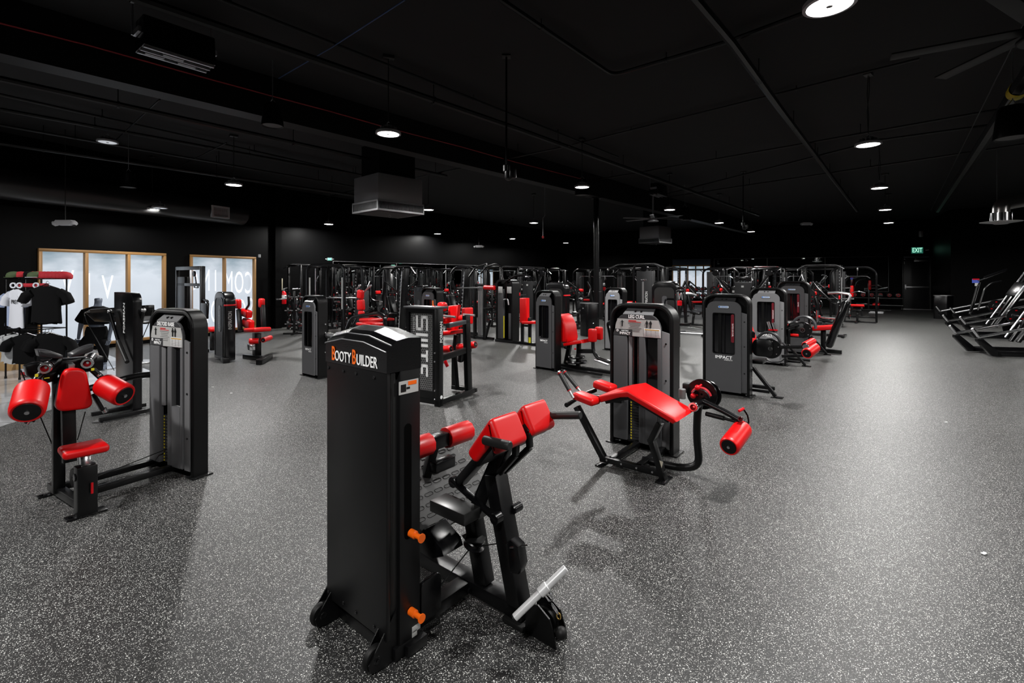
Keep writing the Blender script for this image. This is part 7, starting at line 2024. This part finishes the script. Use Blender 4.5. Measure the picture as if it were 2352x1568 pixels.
def db_rack(px0, px1, off, levels, label, what):
    s0, s1 = onwall(EC, ED, px0), onwall(EC, ED, px1); Nn = V((ED.y, -ED.x, 0)); P0 = EC + ED * s0 + Nn * off; L0 = s1 - s0
    t = thing('dumbbell_rack', label, 'dumbbell rack', (P0.x, P0.y), drz, group='dumbbell racks along the end wall')
    for z in levels: part('shelf_rail', G().bar((0, -.12, z), (L0, -.12, z), .05, .06).bar((0, .12, z), (L0, .12, z), .05, .06), FR2, t)
    for x in (0.05, L0 - .05): part('rack_leg', G().bar((x, -.2, .02), (x, .1, max(levels)), .07, .07), FR2, t)
    part('low_bar', G().cyl((0, -.2, .25), (L0, -.2, .25), .022, 8), STEEL, t)
    n = int(L0 / .34)
    for z in levels:
        for k in range(n):
            x = .15 + (L0 - .3) * k / max(1, n - 1); w_ = P0 + ED * x
            dbell((w_.x, w_.y, z + .17), drz, 'round black dumbbell %s' % what)
db_rack(1950, 2062, .75, (.62,), 'long low dumbbell rack along the end wall beside the exit door', 'on the rack beside the exit door')
db_rack(1560, 1680, .8, (.45, .85), 'two-level dumbbell rack along the end wall below the bright reflected-window panes', 'below the bright reflected-window panes')
# flat red benches
def bench(px_, py_, label, rz=GA):
    x, y = fl(px_, py_); t = thing('flat_bench', label, 'bench', (x, y, 0), rz, group='flat benches with red pads')
    part('bench_pad', G().pad((0, 0, .44), (1.15, .28, .09), bev=.03), RED, t, angle=60); part('spine', G().bar((-.5, 0, .36), (.5, 0, .36), .08, .06).bar((-.45, 0, .05), (-.4, 0, .36), .07, .07, up=(0, 1, 0)).bar((.45, 0, .05), (.4, 0, .36), .07, .07, up=(0, 1, 0)), FR2, t)
    part('foot_bar', G().bar((-.45, -.28, .035), (-.45, .28, .035), .06, .05).bar((.45, -.28, .035), (.45, .28, .035), .06, .05), STEEL, t)
for px_, Y_, z_, lab in ((1957, 21.5, 1.15, 'narrow upright red seat back standing left of the exit door'), (1998, 25.6, 1.35, 'second narrow upright red seat back, closer to the exit door')):
    x_q = (px_ - CX) * Y_ / FPX; t = thing('seated_row_machine', lab, 'exercise machine', (x_q, Y_, 0), GA)
    part('seat_back', G().pad((0, 0, z_), (.12, .3, .5), bev=.04), RED, t, angle=60); part('seat', G().pad((.35, 0, z_ - .55), (.42, .3, .09), bev=.03), SATIN, t)
    part('frame', G().bar((-.05, 0, .04), (-.05, 0, z_ + .1), .07, .07).bar((-.5, 0, .04), (.9, 0, .04), .08, .07).bar((.35, 0, .04), (.35, 0, z_ - .6), .07, .07), FR2, t)
    part('hand_bar', G().tube([(0, -.5, z_ - .05), (.25, -.5, z_ + .02), (.5, -.45, z_ - .05)], .018, 8, round_=.06), CHROME, t)
bench(2013, 719, 'red flat bench in front of the dumbbell rack beside the exit door', A1); bench(1610, 712, 'red flat bench partly hidden behind the dark grey seated leg curl tower', .2)

# ---------------------------------------------------------------- plate-loaded machines at the right edge
def pr(px_, py_, Y): return world_at(px_, py_, Y)
def leg_sled(label, px0, py0, Y, s=1.0, tall=True, big=True):
    x0 = (px0 - CX) * Y / FPX
    t = thing('leg_press_sled', label, 'exercise machine', (x0, Y, 0), math.radians(-12), group='plate-loaded machines at the right edge'); t.scale = (s,) * 3
    part('base_shoe', G().prism([(.0, .42), (.12, .42), (.55, .02), (.30, .02), (.0, .36)], -.05, .05, 'y', bev=.01).prism([(.0, .42), (.12, .42), (.55, .02), (.30, .02), (.0, .36)], .75, .85, 'y', bev=.01), SATIN, t)
    part('floor_beam', G().bar((.4, 0, .08), (2.6, 0, .08), .10, .12).bar((.4, .8, .08), (2.6, .8, .08), .10, .12).bar((.5, 0, .08), (.5, .8, .08), .1, .1), SATIN, t)
    part('sled_rail', G().cyl((.05, .0, .46), (2.3, 0, 1.0), .035, 12).cyl((.05, .8, .46), (2.3, .8, 1.0), .035, 12), CHROME if big else STEEL, t)
    part('rail_tip', G().cyl((-.08, 0, .66), (.06, 0, .46), .035, 12, bev=.008).cyl((-.08, .8, .66), (.06, .8, .46), .035, 12, bev=.008), CHROME, t)
    part('guard_wheel', G().lathe([(.02, -.02), (.30, -.02), (.31, 0), (.30, .02), (.02, .02)], (1.45, -.1, .25), (0, 1, 0), 32, close=True).lathe([(.02, -.02), (.30, -.02), (.31, 0), (.30, .02), (.02, .02)], (1.9, .9, .3), (0, 1, 0), 32, close=True), SATIN, t)
    g = G()
    for k in range(5): g.ball((1.25 + k * .1, -.13, .10 + .03 * (k % 2)), .014, 8)
    part('guard_bolts', g, CHROME, t)
    if tall:
        part('tall_rail', G().bar((.9, .1, .35), (1.95, .1, 1.95), .05, .10, up=(0, 1, 0)).bar((1.15, .7, .30), (2.1, .7, 1.9), .05, .10, up=(0, 1, 0)), SATIN, t)
        part('chrome_rail', G().cyl((.82, .04, .40), (1.85, .04, 2.0), .022, 10).cyl((1.0, .64, .40), (2.0, .64, 2.0), .022, 10), CHROME, t)
        part('top_hook', G().tube([(1.55, 0, 1.98), (1.6, 0, 2.06), (1.85, 0, 2.0)], .022, 8, round_=.03), STEEL, t)
        part('carriage_plate', G().box((1.7, .4, 1.5), (.1, .6, .5), (0, .58, 0), bev=.03), SATIN, t)
        part('red_grip', G().cyl((1.6, -.12, .98), (1.85, -.12, .85), .03, 12), REDP, t)
    plate(t, (1.25, -.16, .72), (.1, 1, 0), .24, .06); plate(t, (1.75, -.14, 1.02), (.1, 1, 0), .17, .05)
    part('plate_horn', G().cyl((1.25, -.35, .72), (1.25, 0, .72), .03, 12).cyl((1.75, -.3, 1.02), (1.75, 0, 1.02), .03, 12), CHROME, t)
    return t
leg_sled('nearest plate-loaded sled at the right edge, with long chrome rails near the floor', 2242, 780, 11.0, .95, True)
leg_sled('second plate-loaded sled at the right edge, with tall leaning chrome rails', 2212, 745, 14.2, .95, True)
leg_sled('farthest plate-loaded sled at the right edge, before the black wall', 2188, 735, 18.0, 1.0, False, False)
# upright hack frame with a small coloured tag
P = pr(2240, 650, 17.0); t = thing('tagged_lever_machine', 'lever machine with a small red and blue tag at its top, at the right edge', 'exercise machine', (P.x, 17.0, 0), math.radians(-12))
def T_(px_, py_, dy=0.0): q = world_at(px_, py_, 17.0 + dy) - V((P.x, 17.0, 0)); c, s = math.cos(.2094), math.sin(.2094); return V((q.x * c - q.y * s, q.x * s + q.y * c, q.z))
part('lever_bar', G().tube([T_(2228, 716), T_(2247, 648)], .03, 8).tube([T_(2232, 716), T_(2252, 648)], .02, 8), SATIN, t)
part('upper_arm', G().tube([T_(2245, 645), T_(2262, 640), T_(2308, 622)], .035, 8, round_=.05).bar(T_(2262, 636), T_(2312, 618), .08, .06), SATIN, t)
part('bent_frame', G().tube([T_(2246, 712), T_(2262, 662), T_(2275, 650), T_(2300, 645)], .03, 8, round_=.3), SATIN, t)
part('hand_tag', G().box(T_(2241, 645), (.2, .02, .14)), mat('tag_blue', (.05, .08, .4), .5), t, label='blue, white and red tag'); part('tag_stripe', G().box(T_(2241, 643) + V((0, -.012, .03)), (.2, .01, .04)), REDP, t); part('tag_card', G().box(T_(2243, 653) + V((0, -.01, 0)), (.11, .01, .11)), LABEL, t)
part('floor_beam', G().bar(T_(2228, 718), (T_(2300, 700).x, .3, .1), .1, .1), SATIN, t)
# small far exit sign seen by itself above the side mirrors
P = MA + MD * onwall(MA, MD, 746); exit_sign((P.x + .3, P.y - .3, 2.45), 0.2, 'small green exit sign above the left end of the side wall mirrors', .3)
P = MA + MD * onwall(MA, MD, 891); exit_sign((P.x + .3, P.y - .3, 2.25), 0.2, 'small green exit sign among the racks, in front of the side wall mirrors', .32)
